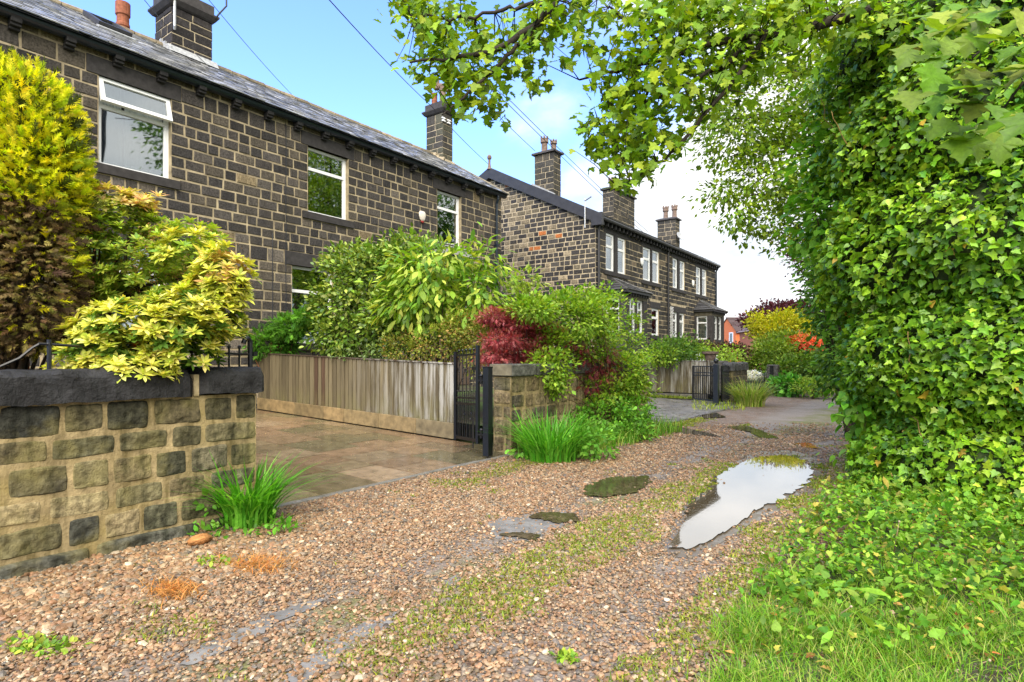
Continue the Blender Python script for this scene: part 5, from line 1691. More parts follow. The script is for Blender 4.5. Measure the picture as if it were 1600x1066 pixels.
class Ell:
    """ellipsoid from picture centre, distance and picture radii; depth radius in metres; upright axes along the view"""
    def __init__(s, px, py, t, rx, ry, rd=None, w=1.0):
        s.c = at(px, py, t); s.r = np.array((rx * t / FPX, rd if rd else rx * t / FPX, ry * t / FPX)); s.w = w
        d = s.c - EYE; d[2] = 0; d = d / np.linalg.norm(d)
        s.A = np.stack([np.array((d[1], -d[0], 0)), d, UP])
        s.vol = (s.r[0] * s.r[1] * s.r[2]) ** (2 / 3) * w
    def pts(s, u, f): return s.c + ((u * f[:, None]) * s.r) @ s.A
    def nrm(s, u): return norm((u / s.r) @ s.A)


def sample(ells, n, shell=.55, up=None):
    w = np.array([e.vol for e in ells]); w /= w.sum()
    P, Nn = [], []
    for e, k in zip(ells, rng.multinomial(n, w)):
        u = rvec(k)
        f = rng.uniform(shell ** 3, 1, k) ** (1 / 3)
        P.append(e.pts(u, f)); Nn.append(e.nrm(u))
    return np.concatenate(P), np.concatenate(Nn)


def foliage(mb, ells, nclump, per, cr, T, size, pal, shell=.55, droop=0.0, up=.5, out=.8, rnd=.6, svar=.25, var=.22, flat=.7, zmin=None, w=None):
    """leaves gathered in clumps through the ellipsoids"""
    C, Nc = sample(ells, nclump, shell)
    k = rng.poisson(per, nclump).clip(1)
    idx = np.repeat(np.arange(nclump), k); n = len(idx)
    G = rng.normal(size=(n, 3)) * cr * np.array((1, 1, flat))
    P = C[idx] + G
    D = Nc[idx] * out + norm(G) * .7 + rvec(n) * rnd + UP * (-droop)
    Nn = UP * up + Nc[idx] * .5 + rvec(n) * .45
    col = palette(pal, n, var, w) * rng.normal(1, .14, (nclump, 1)).clip(.6, 1.5)[idx]
    if zmin is not None:
        m = P[:, 2] > zmin
        P, D, Nn, col = P[m], D[m], Nn[m], col[m]; n = len(P)
    put(mb, T, P, D, Nn, size * np.clip(rng.normal(1, svar, n), .45, 1.7), col)
    return C, Nc


def branch(mb, a, b, r0, r1, wob=.06, n=7, col=(.06, .045, .03), seg=6, bend=None):
    a, b = np.asarray(a, float), np.asarray(b, float); L = np.linalg.norm(b - a)
    f = np.linspace(0, 1, n)[:, None]
    P = a + (b - a) * f
    if bend is not None: P = P + np.asarray(bend) * (4 * f * (1 - f))
    W = np.cumsum(rng.normal(size=(n, 3)), 0); W -= W[0] + (W[-1] - W[0]) * f
    P = P + W * wob * L / n
    mb.tube(P, r0 + (r1 - r0) * f[:, 0], seg, np.array(col) * random.uniform(.8, 1.2))
    return P


def stems(mb, base, tips, r0=.03, r1=.006, col=(.06, .045, .03), fork=.45):
    """forked stems from a base point to the given tips"""
    base = np.asarray(base, float)
    for tp in tips:
        m = base + (tp - base) * fork + np.array((0, 0, abs(tp[2] - base[2]) * .12)) + rng.normal(0, .03, 3)
        branch(mb, base + rng.normal(0, .01, 3), m, r0, r0 * .6, col=col); branch(mb, m, tp, r0 * .6, r1, col=col)


def shrub(name, label, cat, ells, base, leaf, nclump, per, cr, T, size, pal, stem_col=(.06, .045, .03), nst=8, r0=.025, group=None, extra=None, **kw):
    t = thing(name, label, cat, base, group)
    mb = MB()
    C, _ = foliage(mb, ells, nclump, per, cr, T, size, pal, **kw)
    if extra: extra(mb)
    mb.build('foliage', M[leaf], t)
    s = MB(); pick = C[rng.choice(len(C), min(nst, len(C)), replace=False)]
    stems(s, base, pick, r0=r0, col=stem_col)
    s.build('stem', M['bark'], t)
    return t


def blades(mb, P, h, w, lean, pal, dirv=None, segs=3, var=.2):
    """grass blades: curved strips"""
    n = len(P); h = np.broadcast_to(h, (n,)); lean = np.broadcast_to(lean, (n,)); w = np.broadcast_to(w, (n,))
    if dirv is None:
        a = rng.uniform(0, 2 * math.pi, n); dirv = np.stack([np.cos(a), np.sin(a), np.zeros(n)], 1)
    side = norm(np.cross(dirv, UP) + rng.normal(0, .35, (n, 3)) * np.array((1, 1, 0)))
    rows = []
    for i in range(segs + 1):
        f = i / segs
        c = P + UP * (h * (f - .35 * lean * f * f))[:, None] + dirv * (h * lean * f * f)[:, None]
        ww = (w * (1 - f ** 1.6) + .0004)[:, None]
        rows += [c - side * ww, c + side * ww]
    V = np.stack(rows, 1); k = 2 * (segs + 1)
    F = np.array([(2 * i, 2 * i + 1, 2 * i + 3, 2 * i + 2) for i in range(segs)])
    mb.add(V.reshape(-1, 3), (F[None] + (np.arange(n) * k)[:, None, None]).reshape(-1, 4), np.repeat(palette(pal, n, var), k, 0))


G0 = lambda px, py, z=0.0: onZ(px, py, z)
foot = lambda px, t, z: np.array((*at(px, 560, t)[:2], z))

# ---- golden conifer, far left, brown at its base
gcp = [(.62, .64, .014), (.72, .70, .02), (.48, .56, .014), (.78, .72, .05), (.36, .46, .014)]
cx = thing('golden_conifer', 'golden-green conifer with dead brown lower branches, at the left edge', 'conifer', foot(20, 4.75, .3))
es = [Ell(22, 195, 4.6, 88, 95, .45), Ell(60, 255, 4.6, 62, 75, .4), Ell(45, 300, 4.6, 78, 120, .5), Ell(10, 420, 4.6, 100, 140, .55), Ell(55, 430, 4.6, 62, 125, .5), Ell(-40, 300, 4.7, 130, 220, .6)]
mb, md = MB(), MB()
C, Nc = sample(es, 15000, .80)
D = Nc * 1.0 + UP * .22 + rvec(len(C)) * .55; Nn = rvec(len(C)) + Nc * .4
zc = 1.4 + (560 - 325) * 4.6 / 920
bl = C[:, 2] + .14 * vnoise(C, 3.0, 2.0) + rng.normal(0, .05, len(C)) + (.40 - .45 * np.clip((to_px(C)[0] - 20) / 90, 0, 1)) * -1 * 0
gr = (bl > zc) | (rng.random(len(C)) < .05)
px_c = to_px(C)[0]
gr |= (px_c > 95) & (C[:, 2] > zc - .55) & (rng.random(len(C)) < .5)
put(mb, SPRAY, C[gr], D[gr], Nn[gr], rng.uniform(.055, .12, gr.sum()), palette(gcp, gr.sum()))
dr = ~gr
D[dr] = D[dr] * np.array((1, 1, .2)) - UP * .2
put(md, SPRAY, C[dr], D[dr], Nn[dr], rng.uniform(.05, .10, dr.sum()), palette([(.19, .13, .06), (.25, .17, .075), (.12, .085, .042), (.28, .23, .07), (.17, .16, .035)], dr.sum()))
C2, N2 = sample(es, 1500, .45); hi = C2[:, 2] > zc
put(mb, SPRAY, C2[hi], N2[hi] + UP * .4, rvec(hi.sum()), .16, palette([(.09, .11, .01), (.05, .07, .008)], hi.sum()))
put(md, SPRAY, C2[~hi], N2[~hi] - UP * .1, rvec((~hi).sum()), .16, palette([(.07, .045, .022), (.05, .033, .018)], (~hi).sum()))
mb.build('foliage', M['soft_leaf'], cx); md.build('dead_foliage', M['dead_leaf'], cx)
s = MB(); branch(s, foot(10, 4.85, .2), at(10, 180, 4.85), .07, .02); stems(s, foot(10, 4.85, .6), C[rng.choice(len(C), 30)], .025, .006); s.build('trunk', M['bark'], cx)

# ---- pieris with yellow tips
pi = thing('pieris_shrub', 'tall pieris with yellow whorled tips overhanging the black coping', 'shrub', foot(150, 5.2, .3))
lo = [Ell(250, 515, 4.75, 120, 45, .45), Ell(150, 560, 4.5, 50, 34, .25), Ell(300, 500, 4.75, 75, 50, .4), Ell(190, 545, 4.55, 70, 45, .3), Ell(285, 545, 4.7, 60, 40, .25), Ell(340, 460, 4.9, 45, 40, .3)]
hi_ = [Ell(215, 400, 5.2, 115, 62, .5), Ell(180, 345, 5.2, 70, 45, .4), Ell(290, 395, 5.1, 70, 50, .4), Ell(250, 450, 5.2, 100, 40, .4), Ell(150, 430, 5.2, 50, 70, .3)]
top = [Ell(170, 318, 5.1, 65, 22, .3), Ell(345, 440, 4.95, 40, 45, .3), Ell(235, 318, 5.1, 35, 15, .2)]


def rosettes(mb, ells, n, pal, size, nl=9, shell=.85, front=True):
    C, Nc = sample(ells, n * 2, shell)
    if front:
        v = norm(EYE - C); m = (Nc * v).sum(1) + .6 * Nc[:, 2] > -.05; C, Nc = C[m][:n], Nc[m][:n]
    ax = norm(Nc * .5 + UP * .75 + rvec(len(C)) * .25)
    a = norm(np.cross(ax, rvec(len(C)))); b = np.cross(ax, a)
    for ring, (m, tilt, sc) in enumerate(((nl, .35, 1.0), (nl - 3, .9, .8))):
        for i in range(m):
            th = 2 * math.pi * (i + .5 * ring) / m + rng.normal(0, .15, len(C))
            rad = np.cos(th)[:, None] * a + np.sin(th)[:, None] * b
            put(mb, LANCE2, C + ax * .01 * ring, rad + ax * (tilt + rng.normal(0, .15, (len(C), 1))), ax + rad * -.3, size * sc * np.clip(rng.normal(1, .15, len(C)), .6, 1.4), palette(pal, len(C), .14))
    return C


LANCE2 = poly_leaf([(0, 0), (.13, .3), (.17, .65), (0, 1)], .2, .15)
yel = [(.64, .62, .10), (.54, .57, .08), (.74, .70, .20), (.44, .51, .06)]
mb = MB()
rosettes(mb, lo, 330, yel, .085)
rosettes(mb, [Ell(350, 440, 4.9, 45, 55, .3), Ell(300, 400, 5.0, 50, 40, .3), Ell(170, 325, 5.1, 70, 26, .3)], 70, yel, .085)
rosettes(mb, [Ell(130, 575, 4.4, 42, 24, .15), Ell(215, 580, 4.42, 60, 20, .15)], 60, yel, .08)
rosettes(mb, top, 70, [(.62, .55, .12), (.72, .6, .22), (.6, .36, .14)], .08)
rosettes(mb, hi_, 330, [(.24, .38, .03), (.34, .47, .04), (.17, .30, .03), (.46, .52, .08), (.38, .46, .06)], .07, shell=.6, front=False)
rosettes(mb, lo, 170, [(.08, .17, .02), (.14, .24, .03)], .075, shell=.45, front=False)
rosettes(mb, [Ell(205, 555, 4.45, 20, 15, .1)], 2, [(.55, .09, .03)], .055)
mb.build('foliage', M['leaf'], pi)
mb = MB(); C, Nc = sample(hi_ + [Ell(250, 500, 4.8, 50, 20, .2)], 150, .8)
idx = np.repeat(np.arange(150), 26); put(mb, TINY, C[idx] + rng.normal(0, .035, (len(idx), 3)), rvec(len(idx)), rvec(len(idx)), .016, palette([(.36, .17, .09), (.42, .25, .12), (.30, .22, .08)], len(idx)))
mb.build('seed_heads', M['flower'], pi)
s = MB()
b0 = foot(135, 5.2, .25); m0 = at(150, 465, 5.2)
branch(s, b0, m0, .055, .042, wob=.15); C, _ = sample(hi_ + lo + top, 40, .6)
for q in C[:26]: branch(s, m0 + rng.normal(0, .03, 3), q, .022, .005)
for q in C[26:]: branch(s, b0 + (m0 - b0) * .5, q, .018, .005)
s.build('stem', M['bark'], pi)

# ---- shrubs behind the long fence
jn = [Ell(425, 535, 13.1, 40, 20, .3), Ell(455, 510, 12.9, 30, 14, .3), Ell(485, 497, 12.7, 24, 8, .25), Ell(400, 545, 13.3, 22, 14, .15)]
shrub('juniper', 'low bright green feathery juniper above the far end of the long fence', 'shrub', jn, foot(425, 13.1, .5), 'soft_leaf', 320, 8, .07, SPRAY_S, .15, [(.10, .28, .02), (.14, .34, .03), (.07, .2, .02)], stem_col=(.16, .07, .035), up=.9, droop=-.1)
rh = [Ell(560, 470, 12.6, 70, 92, .9), Ell(522, 505, 12.8, 36, 55, .5), Ell(590, 430, 12.4, 60, 48, .8), Ell(545, 412, 12.9, 34, 24, .5), Ell(560, 525, 12.1, 70, 36, .5), Ell(640, 395, 12.2, 40, 26, .6), Ell(620, 500, 11.6, 50, 50, .5)]
shrub('evergreen_shrub', 'rounded glossy dark green shrub covering the ground-floor window', 'shrub', rh, foot(550, 12.7, .45), 'gloss_leaf', 900, 14, .10, OVAL, .098, [(.14, .24, .025), (.10, .19, .02), (.21, .31, .04), (.30, .38, .06), (.07, .14, .015)], up=.6, nst=14, r0=.03, shell=.6,
      extra=lambda mb: foliage(mb, rh[:4], 120, 7, .06, OVAL, .08, [(.28, .34, .05), (.2, .3, .05)], shell=.95, droop=-.6))
ll = [Ell(690, 440, 11.0, 75, 55, .8), Ell(640, 465, 11.3, 45, 60, .5), Ell(745, 470, 10.7, 38, 45, .6), Ell(690, 480, 10.8, 90, 35, .5), Ell(755, 415, 11.0, 28, 24, .4), Ell(650, 420, 11.3, 50, 30, .5)]
shrub('laurel', 'lime green laurel with long drooping leaves beneath the third upstairs window', 'shrub', ll, foot(690, 11.1, .4), 'leaf', 330, 9, .12, LANCE2, .19, [(.24, .40, .03), (.34, .47, .045), (.16, .31, .025), (.44, .52, .08), (.11, .24, .02)], droop=.75, up=.7, nst=12, r0=.03, shell=.6, flat=1.0)
tl_ = [Ell(668, 395, 11.9, 26, 24, .4), Ell(620, 405, 12.2, 20, 22, .4)]
shrub('evergreen_shrub', 'upright pale-tipped shrub poking above the laurel in front of the terrace', 'shrub', tl_, foot(650, 12.0, .45), 'leaf', 110, 9, .07, LANCE2, .10, [(.16, .27, .03), (.26, .36, .06), (.1, .2, .02)], droop=-.5, nst=5)
lw = [Ell(700, 535, 10.3, 60, 30, .3), Ell(640, 545, 10.8, 45, 24, .3), Ell(752, 530, 9.85, 26, 30, .3), Ell(720, 515, 10.2, 26, 34, .3), Ell(752, 562, 9.7, 24, 26, .2)]
shrub('spiraea', 'low olive-green twiggy shrubs spilling over the gate end of the fence', 'shrub', lw, foot(700, 10.3, .35), 'leaf', 480, 11, .08, DIA, .05, [(.20, .24, .03), (.28, .28, .05), (.13, .18, .02), (.34, .22, .06), (.24, .30, .04)], nst=10, r0=.012)
lo_ = [Ell(600, 550, 11.1, 30, 14, .2), Ell(560, 553, 11.5, 40, 12, .2)]
shrub('berberis', 'small grey-green bush peeping over the middle of the long fence', 'shrub', lo_, foot(585, 11.3, .4), 'gloss_leaf', 90, 9, .07, OVAL, .055, [(.08, .14, .03), (.14, .2, .05)], nst=4)

# ---- red acer and the green shrub over the second wall
ac = [Ell(778, 496, 9.7, 26, 12, .3), Ell(805, 508, 9.8, 34, 12, .35), Ell(785, 532, 9.4, 30, 11, .25), Ell(818, 552, 9.7, 36, 13, .25), Ell(772, 556, 9.35, 22, 10, .2), Ell(846, 520, 10.0, 28, 14, .3)]
FIN = spray_t(3, .10)
shrub('red_acer', 'crimson lace-leaved Japanese acer behind the tan gate pier', 'shrub', ac, foot(805, 9.8, .3), 'leaf', 560, 16, .08, FIN, .08, [(.34, .045, .06), (.42, .08, .09), (.22, .03, .04), (.48, .16, .15)], droop=.4, up=.9, nst=8, r0=.02, stem_col=(.05, .03, .03), flat=.35)
ac2 = [Ell(925, 592, 10.25, 32, 24, .15), Ell(940, 560, 10.5, 28, 28, .3), Ell(900, 545, 10.0, 32, 30, .3)]
shrub('red_acer', 'dark crimson acer branch hanging through the trailing green shrub', 'shrub', ac2, foot(915, 11.0, .3), 'leaf', 80, 8, .06, FIN, .11, [(.13, .015, .025), (.2, .03, .03), (.09, .012, .018)], droop=.9, up=.7, nst=6, r0=.015, stem_col=(.05, .03, .03))
gs = [Ell(880, 500, 10.17, 78, 36, 0.6), Ell(862, 548, 9.85, 30, 34, 0.3), Ell(918, 535, 10.79, 50, 40, .5), Ell(960, 505, 11.65, 46, 50, .5, .22), Ell(965, 585, 11.24, 50, 36, 0.4), Ell(860, 575, 9.28, 36, 30, 0.25), Ell(930, 610, 10.50, 50, 22, 0.3), Ell(985, 610, 11.63, 36, 22, 0.3), Ell(900, 470, 10.51, 45, 20, 0.4), Ell(830, 485, 9.41, 40, 18, 0.35), Ell(945, 462, 11.32, 20, 16, .3, .5), Ell(988, 548, 11.83, 26, 30, .3, .4), Ell(870, 600, 9.43, 22, 18, 0.2)]
shrub('arching_shrub', 'big arching yellow-green shrub with many thin stems tumbling over the stone wall', 'shrub', gs, foot(952, 10.9, .05), 'leaf', 1250, 14, .085, DIA, .072, [(.20, .37, .025), (.28, .43, .035), (.14, .29, .02), (.34, .45, .05), (.24, .39, .03)], nst=34, r0=.016, stem_col=(.17, .11, .06), up=1.0, shell=.5, flat=.5)
pt = [Ell(815, 440, 11.2, 22, 18, .3), Ell(825, 470, 11.0, 24, 22, .3), Ell(800, 475, 11.2, 16, 20, .3)]
shrub('young_tree', 'slender pale-leaved sapling between the laurel and the gable wall', 'tree', pt, foot(818, 11.3, .35), 'leaf', 70, 9, .08, LANCE2, .13, [(.32, .42, .06), (.24, .36, .04)], droop=.3, nst=6)

# ---- second house front gardens
def bush(label, ells, base, pal, T=DIA, size=.06, n=260, per=10, cr=.1, leaf='leaf', name='garden_shrub', group=None, **kw):
    return shrub(name, label, 'shrub', ells, base, leaf, n, per, cr, T, size, pal, nst=6, r0=.02, group=group, **kw)


bush('rounded mid-green bush under the first bay window of the far house', [Ell(1065, 548, 20, 22, 22, .8), Ell(1040, 550, 19.6, 26, 16, .6)], foot(1060, 20, .4), [(.10, .22, .02), (.16, .28, .03), (.07, .15, .02)], size=.10, cr=.16)
bush('bright yellow-green bush behind the grey-brown board fence', [Ell(1090, 553, 20.5, 20, 12, .6), Ell(1030, 556, 19.5, 30, 10, .5), Ell(1135, 556, 20.8, 20, 10, .5)], foot(1085, 20.6, .4), [(.24, .40, .03), (.32, .46, .05)], size=.10, cr=.16, n=200)
hd = [Ell(1100, 549, 24, 40, 9, .4), Ell(1140, 549, 24, 30, 9, .4)]
shrub('clipped_hedge', 'low brown-leaved clipped hedge behind the white pickets', 'hedge', hd, foot(1120, 24, .4), 'dead_leaf', 260, 12, .12, TINY, .10, [(.10, .06, .035), (.14, .09, .05), (.07, .05, .025)], nst=8)
pu = [Ell(1215, 487, 34, 34, 12, 1.4), Ell(1190, 500, 33, 20, 12, .9), Ell(1172, 500, 33, 11, 8, .6), Ell(1255, 487, 34, 22, 12, 1.0), Ell(1212, 512, 32, 24, 12, .8)]
shrub('purple_maple', 'deep purple maple crown against the sky above the golden acer', 'tree', pu, foot(1210, 34, 0), 'leaf', 480, 14, .22, DIA, .16, [(.075, .015, .028), (.11, .025, .04), (.05, .012, .02)], nst=16, r0=.07)
ga = [Ell(1225, 510, 28, 36, 18, 1.1), Ell(1205, 520, 27.5, 24, 14, .8), Ell(1262, 515, 28, 24, 14, .8), Ell(1182, 502, 28, 12, 8, .5), Ell(1232, 500, 28, 22, 10, .7)]
shrub('golden_acer', 'golden-yellow acer in front of the purple maple', 'tree', ga, foot(1225, 28, 0), 'leaf', 520, 14, .17, DIA, .13, [(.45, .44, .015), (.55, .50, .03), (.33, .38, .015)], nst=12, r0=.05)
gg = [Ell(1208, 552, 25, 32, 24, .9), Ell(1184, 562, 25, 20, 13, .6), Ell(1225, 540, 26, 26, 22, .8)]
bush('broad olive-green bush behind the squat stone gatepost', gg, foot(1195, 25.5, .1), [(.16, .26, .02), (.24, .34, .03), (.11, .19, .02)], size=.12, cr=.18, n=520, per=12)
az = thing('azalea', 'orange-red flowering azalea beneath the golden acer', 'shrub', foot(1258, 25.5, .1))
mb = MB(); ez = [Ell(1255, 536, 25.5, 20, 12, .6), Ell(1272, 550, 25.2, 16, 10, .5), Ell(1240, 538, 25.6, 8, 6, .3)]
foliage(mb, ez, 130, 20, .12, DIA, .10, [(.85, .17, .08), (.9, .26, .14), (.8, .12, .06)], shell=.8); mb.build('flower', M['flower'], az)
mb = MB(); foliage(mb, [Ell(1255, 555, 25.6, 34, 24, .6)], 150, 12, .15, DIA, .11, [(.09, .18, .02), (.15, .24, .03)]); mb.build('foliage', M['leaf'], az)
s = MB(); stems(s, foot(1258, 25.6, 0), sample(ez, 8)[0], .03); s.build('stem', M['bark'], az)
bush('rusty-leaved bush between the azalea and the golden acer', [Ell(1240, 545, 26, 18, 12, .5)], foot(1240, 26, .1), [(.24, .08, .02), (.16, .12, .02), (.3, .14, .03)], size=.11, cr=.15, n=130)
hg = [Ell(1240, 578, 23.5, 38, 16, .7), Ell(1275, 572, 23, 30, 20, .8), Ell(1300, 575, 22, 30, 24, .8)]
bush('dense mid-green hedge running along the far verge', hg, foot(1270, 23, 0), [(.14, .25, .02), (.20, .32, .03), (.08, .16, .02)], size=.12, cr=.2, n=520, per=12, name='garden_hedge')
lv = [Ell(1238, 603, 21.5, 20, 12, .5), Ell(1225, 600, 21.8, 14, 12, .4)]
bush('bright green leafy plant at the foot of the squat gatepost', lv, foot(1235, 21.6, 0), [(.10, .34, .03), (.16, .42, .05), (.07, .25, .02)], T=HEART, size=.14, cr=.12, n=110, per=8, name='leafy_plant')
lv = [Ell(1268, 604, 20.5, 22, 8, .5), Ell(1295, 600, 20, 16, 8, .5)]
bush('yellow-green weeds along the lane edge past the gatepost', lv, foot(1270, 20.4, 0), [(.22, .38, .03), (.3, .42, .05)], size=.10, cr=.14, n=150, per=8, name='weed_clump')
wf = MB(); foliage(wf, [Ell(1174, 586, 22.6, 13, 4, .25)], 40, 9, .06, DIA, .09, [(.75, .76, .78), (.8, .82, .8), (.62, .62, .64)])  # small white leaf shapes scattered in a low patch
tag(wf.build('white_flecks', M['flower']), 'patch of white flecks beside the squat stone gatepost', 'flowers', kind='stuff')

# ---- clumps of blades
def clump(name, label, c, r, n, h, w, pal, lean=(.2, .9), cat='plant', weeds=None):
    t = thing(name, label, cat, c, 'sword-leaved clumps along the lane' if 'crocosmia' in name else None)
    mb = MB(); a = rng.uniform(0, 2 * math.pi, n); q = r * np.sqrt(rng.random(n))
    P = np.asarray(c) + np.stack([q * np.cos(a), q * np.sin(a), np.zeros(n)], 1)
    a2 = a + rng.normal(0, .6, n)
    blades(mb, P, rng.uniform(h[0], h[1], n), w, rng.uniform(*lean, n), pal, np.stack([np.cos(a2), np.sin(a2), np.zeros(n)], 1), segs=5)
    mb.build('blades', M['grass'], t)
    if weeds: weeds(t)
    return t


gp = [(.09, .34, .018), (.14, .42, .03), (.065, .26, .012), (.20, .48, .05)]
c1 = G0(385, 822)


def w1_(t):
    mb = MB(); foliage(mb, [Ell(360, 835, 4.75, 60, 20, .18), Ell(430, 838, 4.75, 32, 20, .15), Ell(325, 785, 4.85, 16, 40, .1), Ell(390, 845, 4.6, 60, 8, .15)], 130, 6, .035, OVAL, .055, [(.13, .36, .03), (.2, .42, .05), (.09, .26, .02)], zmin=.01); tag(mb.build('ground_weeds', M['leaf'], t), kind='stuff')


clump('crocosmia_clump', 'fresh green clump of sword leaves at the end of the left wall', c1 + np.array((-.05, .05, 0)), .20, 400, (.38, .74), .012, gp, (.2, 1.15), weeds=w1_)
c2_ = onZ(862, 722, .0)


def w2_(t):
    mb = MB(); foliage(mb, [Ell(815, 703, 8.2, 14, 14, .15), Ell(930, 690, 8.1, 40, 25, .3)], 60, 8, .05, OVAL, .07, [(.13, .36, .03), (.2, .42, .05)], zmin=.01); tag(mb.build('ground_weeds', M['leaf'], t), kind='stuff')


clump('crocosmia_clump', 'fresh green clump of sword leaves in front of the tan gate pier', c2_ + np.array((-.1, .15, 0)), .36, 520, (.35, .85), .013, gp, (.2, 1.25), weeds=w2_)
clump('sedge_clump', 'arching yellow-green sedge tuft beside the small iron gates', foot(1172, 17.3, .0), .4, 420, (.6, 1.05), .014, [(.24, .36, .04), (.32, .42, .07), (.16, .28, .03), (.4, .4, .12)], (.3, 1.2), cat='grass')
# weedy bank below the trailing shrub
bk = thing('weed_bank', 'grassy weed bank under the trailing green shrub beside the lane', 'weeds', foot(950, 8.0, 0))
mb = MB(); n = 1900
P = np.stack([-4.98 + rng.random(n) ** 1.3 * 1.0, rng.uniform(6.95, 11.4, n), np.zeros(n)], 1)
blades(mb, P, rng.uniform(.12, .42, n), .007, rng.uniform(.2, .9, n), [(.13, .33, .02), (.2, .4, .04), (.08, .24, .015), (.3, .36, .06)])
mb.build('blades', M['grass'], bk)
mb = MB(); foliage(mb, [Ell(950, 655, 10.0, 70, 28, .3), Ell(905, 672, 9.3, 40, 22, .25), Ell(985, 678, 9.9, 34, 14, .25), Ell(980, 640, 11.0, 40, 26, .3)], 430, 9, .06, OVAL, .06, [(.12, .33, .025), (.19, .4, .04), (.08, .23, .015)], zmin=.01); mb.build('leaves', M['leaf'], bk)
# second bank at the feet of the small gates
mb = MB(); n = 420; P = np.array([onZ(a, b, .0) for a, b in zip(rng.uniform(1082, 1165, n), rng.uniform(626, 642, n))])
blades(mb, P, rng.uniform(.06, .22, n), .012, rng.uniform(.2, .9, n), [(.28, .38, .03), (.38, .44, .06)])
tag(mb.build('grass_tuft', M['grass']), 'yellow-green grass growing at the feet of the small iron gates', 'grass', kind='stuff')
mb = MB(); n = 500; P = np.array([onY(a, b, 18.65) for a, b in zip(rng.uniform(1000, 1082, n), rng.uniform(624, 640, n))]); P[:, 2] = .1
blades(mb, P, rng.uniform(.04, .14, n), .012, rng.uniform(.2, .9, n), [(.24, .34, .03), (.34, .42, .06)])
tag(mb.build('plinth_weeds', M['grass']), 'short weeds along the foot of the board fence plinth', 'weeds', kind='stuff')

# dry orange grass tufts by the left wall
for (a, b, rx, ry, lab) in ((270, 925, 38, 14, 'orange dry grass tuft on the gravel nearest the left wall'), (400, 885, 55, 14, 'orange dry grass tuft below the green sword-leaved clump')):
    mb = MB(); n = 420; P = np.array([onZ(a + rx * u, b + ry * v, .004) for u, v in rng.normal(0, .5, (n, 2))])
    blades(mb, P, rng.uniform(.03, .09, n), .003, rng.uniform(.8, 1.8, n), [(.55, .22, .05), (.6, .30, .09), (.45, .25, .08)])
    tag(mb.build('dry_grass', M['grass']), lab, 'dry grass', kind='stuff')
# leafy weeds on the gravel
for (a, b, rx, ry, lab) in ((55, 1010, 60, 16, 'flat yellow-green weed patch at the lower left of the lane'), (335, 877, 34, 10, 'small green weed beside the orange dry grass'), (885, 1028, 14, 6, 'single tiny green weed in the middle of the foreground gravel')):
    mb = MB(); n = int(70 + rx * 4); P = np.array([onZ(a + rx * u, b + ry * v, .012) for u, v in rng.normal(0, .5, (n, 2))])
    put(mb, OVAL, P, rvec(n) + UP * .3, rvec(n) * .5 + UP, rng.uniform(.02, .045, n), palette([(.25, .38, .03), (.34, .44, .05), (.15, .3, .03)], n))
    tag(mb.build('weed', M['leaf']), lab, 'weed', kind='stuff')


# moss and short grass on the lane: one mass
def scatter(n, poly_fn):
    P = np.stack([rng.uniform(-5, 1.2, n), rng.uniform(.6, 14, n)], 1)
    return P[poly_fn(P)]


def moss_mask(P):
    nn = vnoise(P, 1.7, 7.0) + .5 * vnoise(P, 5.0, 1.0)
    cen = np.exp(-((P[:, 0] + 2.15) / .34) ** 2) * (P[:, 1] > 1.7) * (P[:, 1] < 8)
    edge = .8 * np.exp(-((P[:, 0] + 4.4) / .35) ** 2) * (P[:, 1] > 4.2) + np.exp(-((P[:, 0] + 1.02) / .22) ** 2)
    q = np.maximum(cen, edge) * .85 + nn * .75
    ok = rng.random(len(P)) < np.clip((q - .36) * 2.2, 0, .97)
    for poly in pudpoly: ok &= ~inside(P, poly)
    px, py, t = to_px(np.concatenate([P, np.zeros((len(P), 1))], 1))
    return ok & (t > 1.9) & (px > -50) & (px < 1650) & (rng.random(len(P)) < np.clip(9 / t ** 1.2, .15, 1))


P = scatter(420000, moss_mask); n = len(P)
mb = MB(); blades(mb, np.concatenate([P, np.full((n, 1), .004)], 1), rng.uniform(.012, .036, n), .0028 + .0006 * P[:, 1], rng.uniform(.3, 1.6, n), [(.24, .27, .02), (.32, .33, .035), (.16, .22, .02), (.2, .3, .03)], segs=2)
tag(mb.build('moss', M['grass']), 'olive moss and fine grass along the middle and edges of the lane', 'moss', kind='stuff')

# verge grass, lower right
def in_px(n, fn, x=(-.95, 2.2), y=(.9, 7.5)):
    P = np.stack([rng.uniform(*x, n), rng.uniform(*y, n), np.zeros(n)], 1)
    px, py, t = to_px(P)
    return P[fn(px, py, t, P)]


edge_x = lambda py: np.interp(py, [700, 780, 850, 900, 950, 1000, 1066, 1200, 1500], [1330, 1300, 1235, 1190, 1160, 1130, 1110, 1080, 1010])
P = in_px(190000, lambda px, py, t, P: (t > 1.1) & (py > 870) & (px > edge_x(py) + rng.normal(0, 28, len(px))) & (px < 2200) & (rng.random(len(px)) < np.clip((py - 880) / 110, .05, 1) * np.where(px < 1480, 1, .6)))
n = len(P); mb = MB()
gv = vnoise(P, 3.0, 2.0) + .6 * vnoise(P, 8.0, 6.0); kp = rng.random(n) < np.clip(.95 + gv * .9, .4, 1); P, gv = P[kp], gv[kp]; n = len(P)
blades(mb, P, rng.uniform(.03, .12, n) * np.clip(1 + gv * .7, .5, 1.6) * np.where(rng.random(n) < .06, 1.8, 1), .0021, rng.uniform(.3, 1.3, n), [(.13, .32, .012), (.19, .38, .02), (.27, .42, .035), (.09, .24, .01), (.36, .38, .09)], segs=3)
tag(mb.build('verge_grass', M['grass']), 'long bright green grass on the verge in the lower right corner', 'grass', kind='stuff')
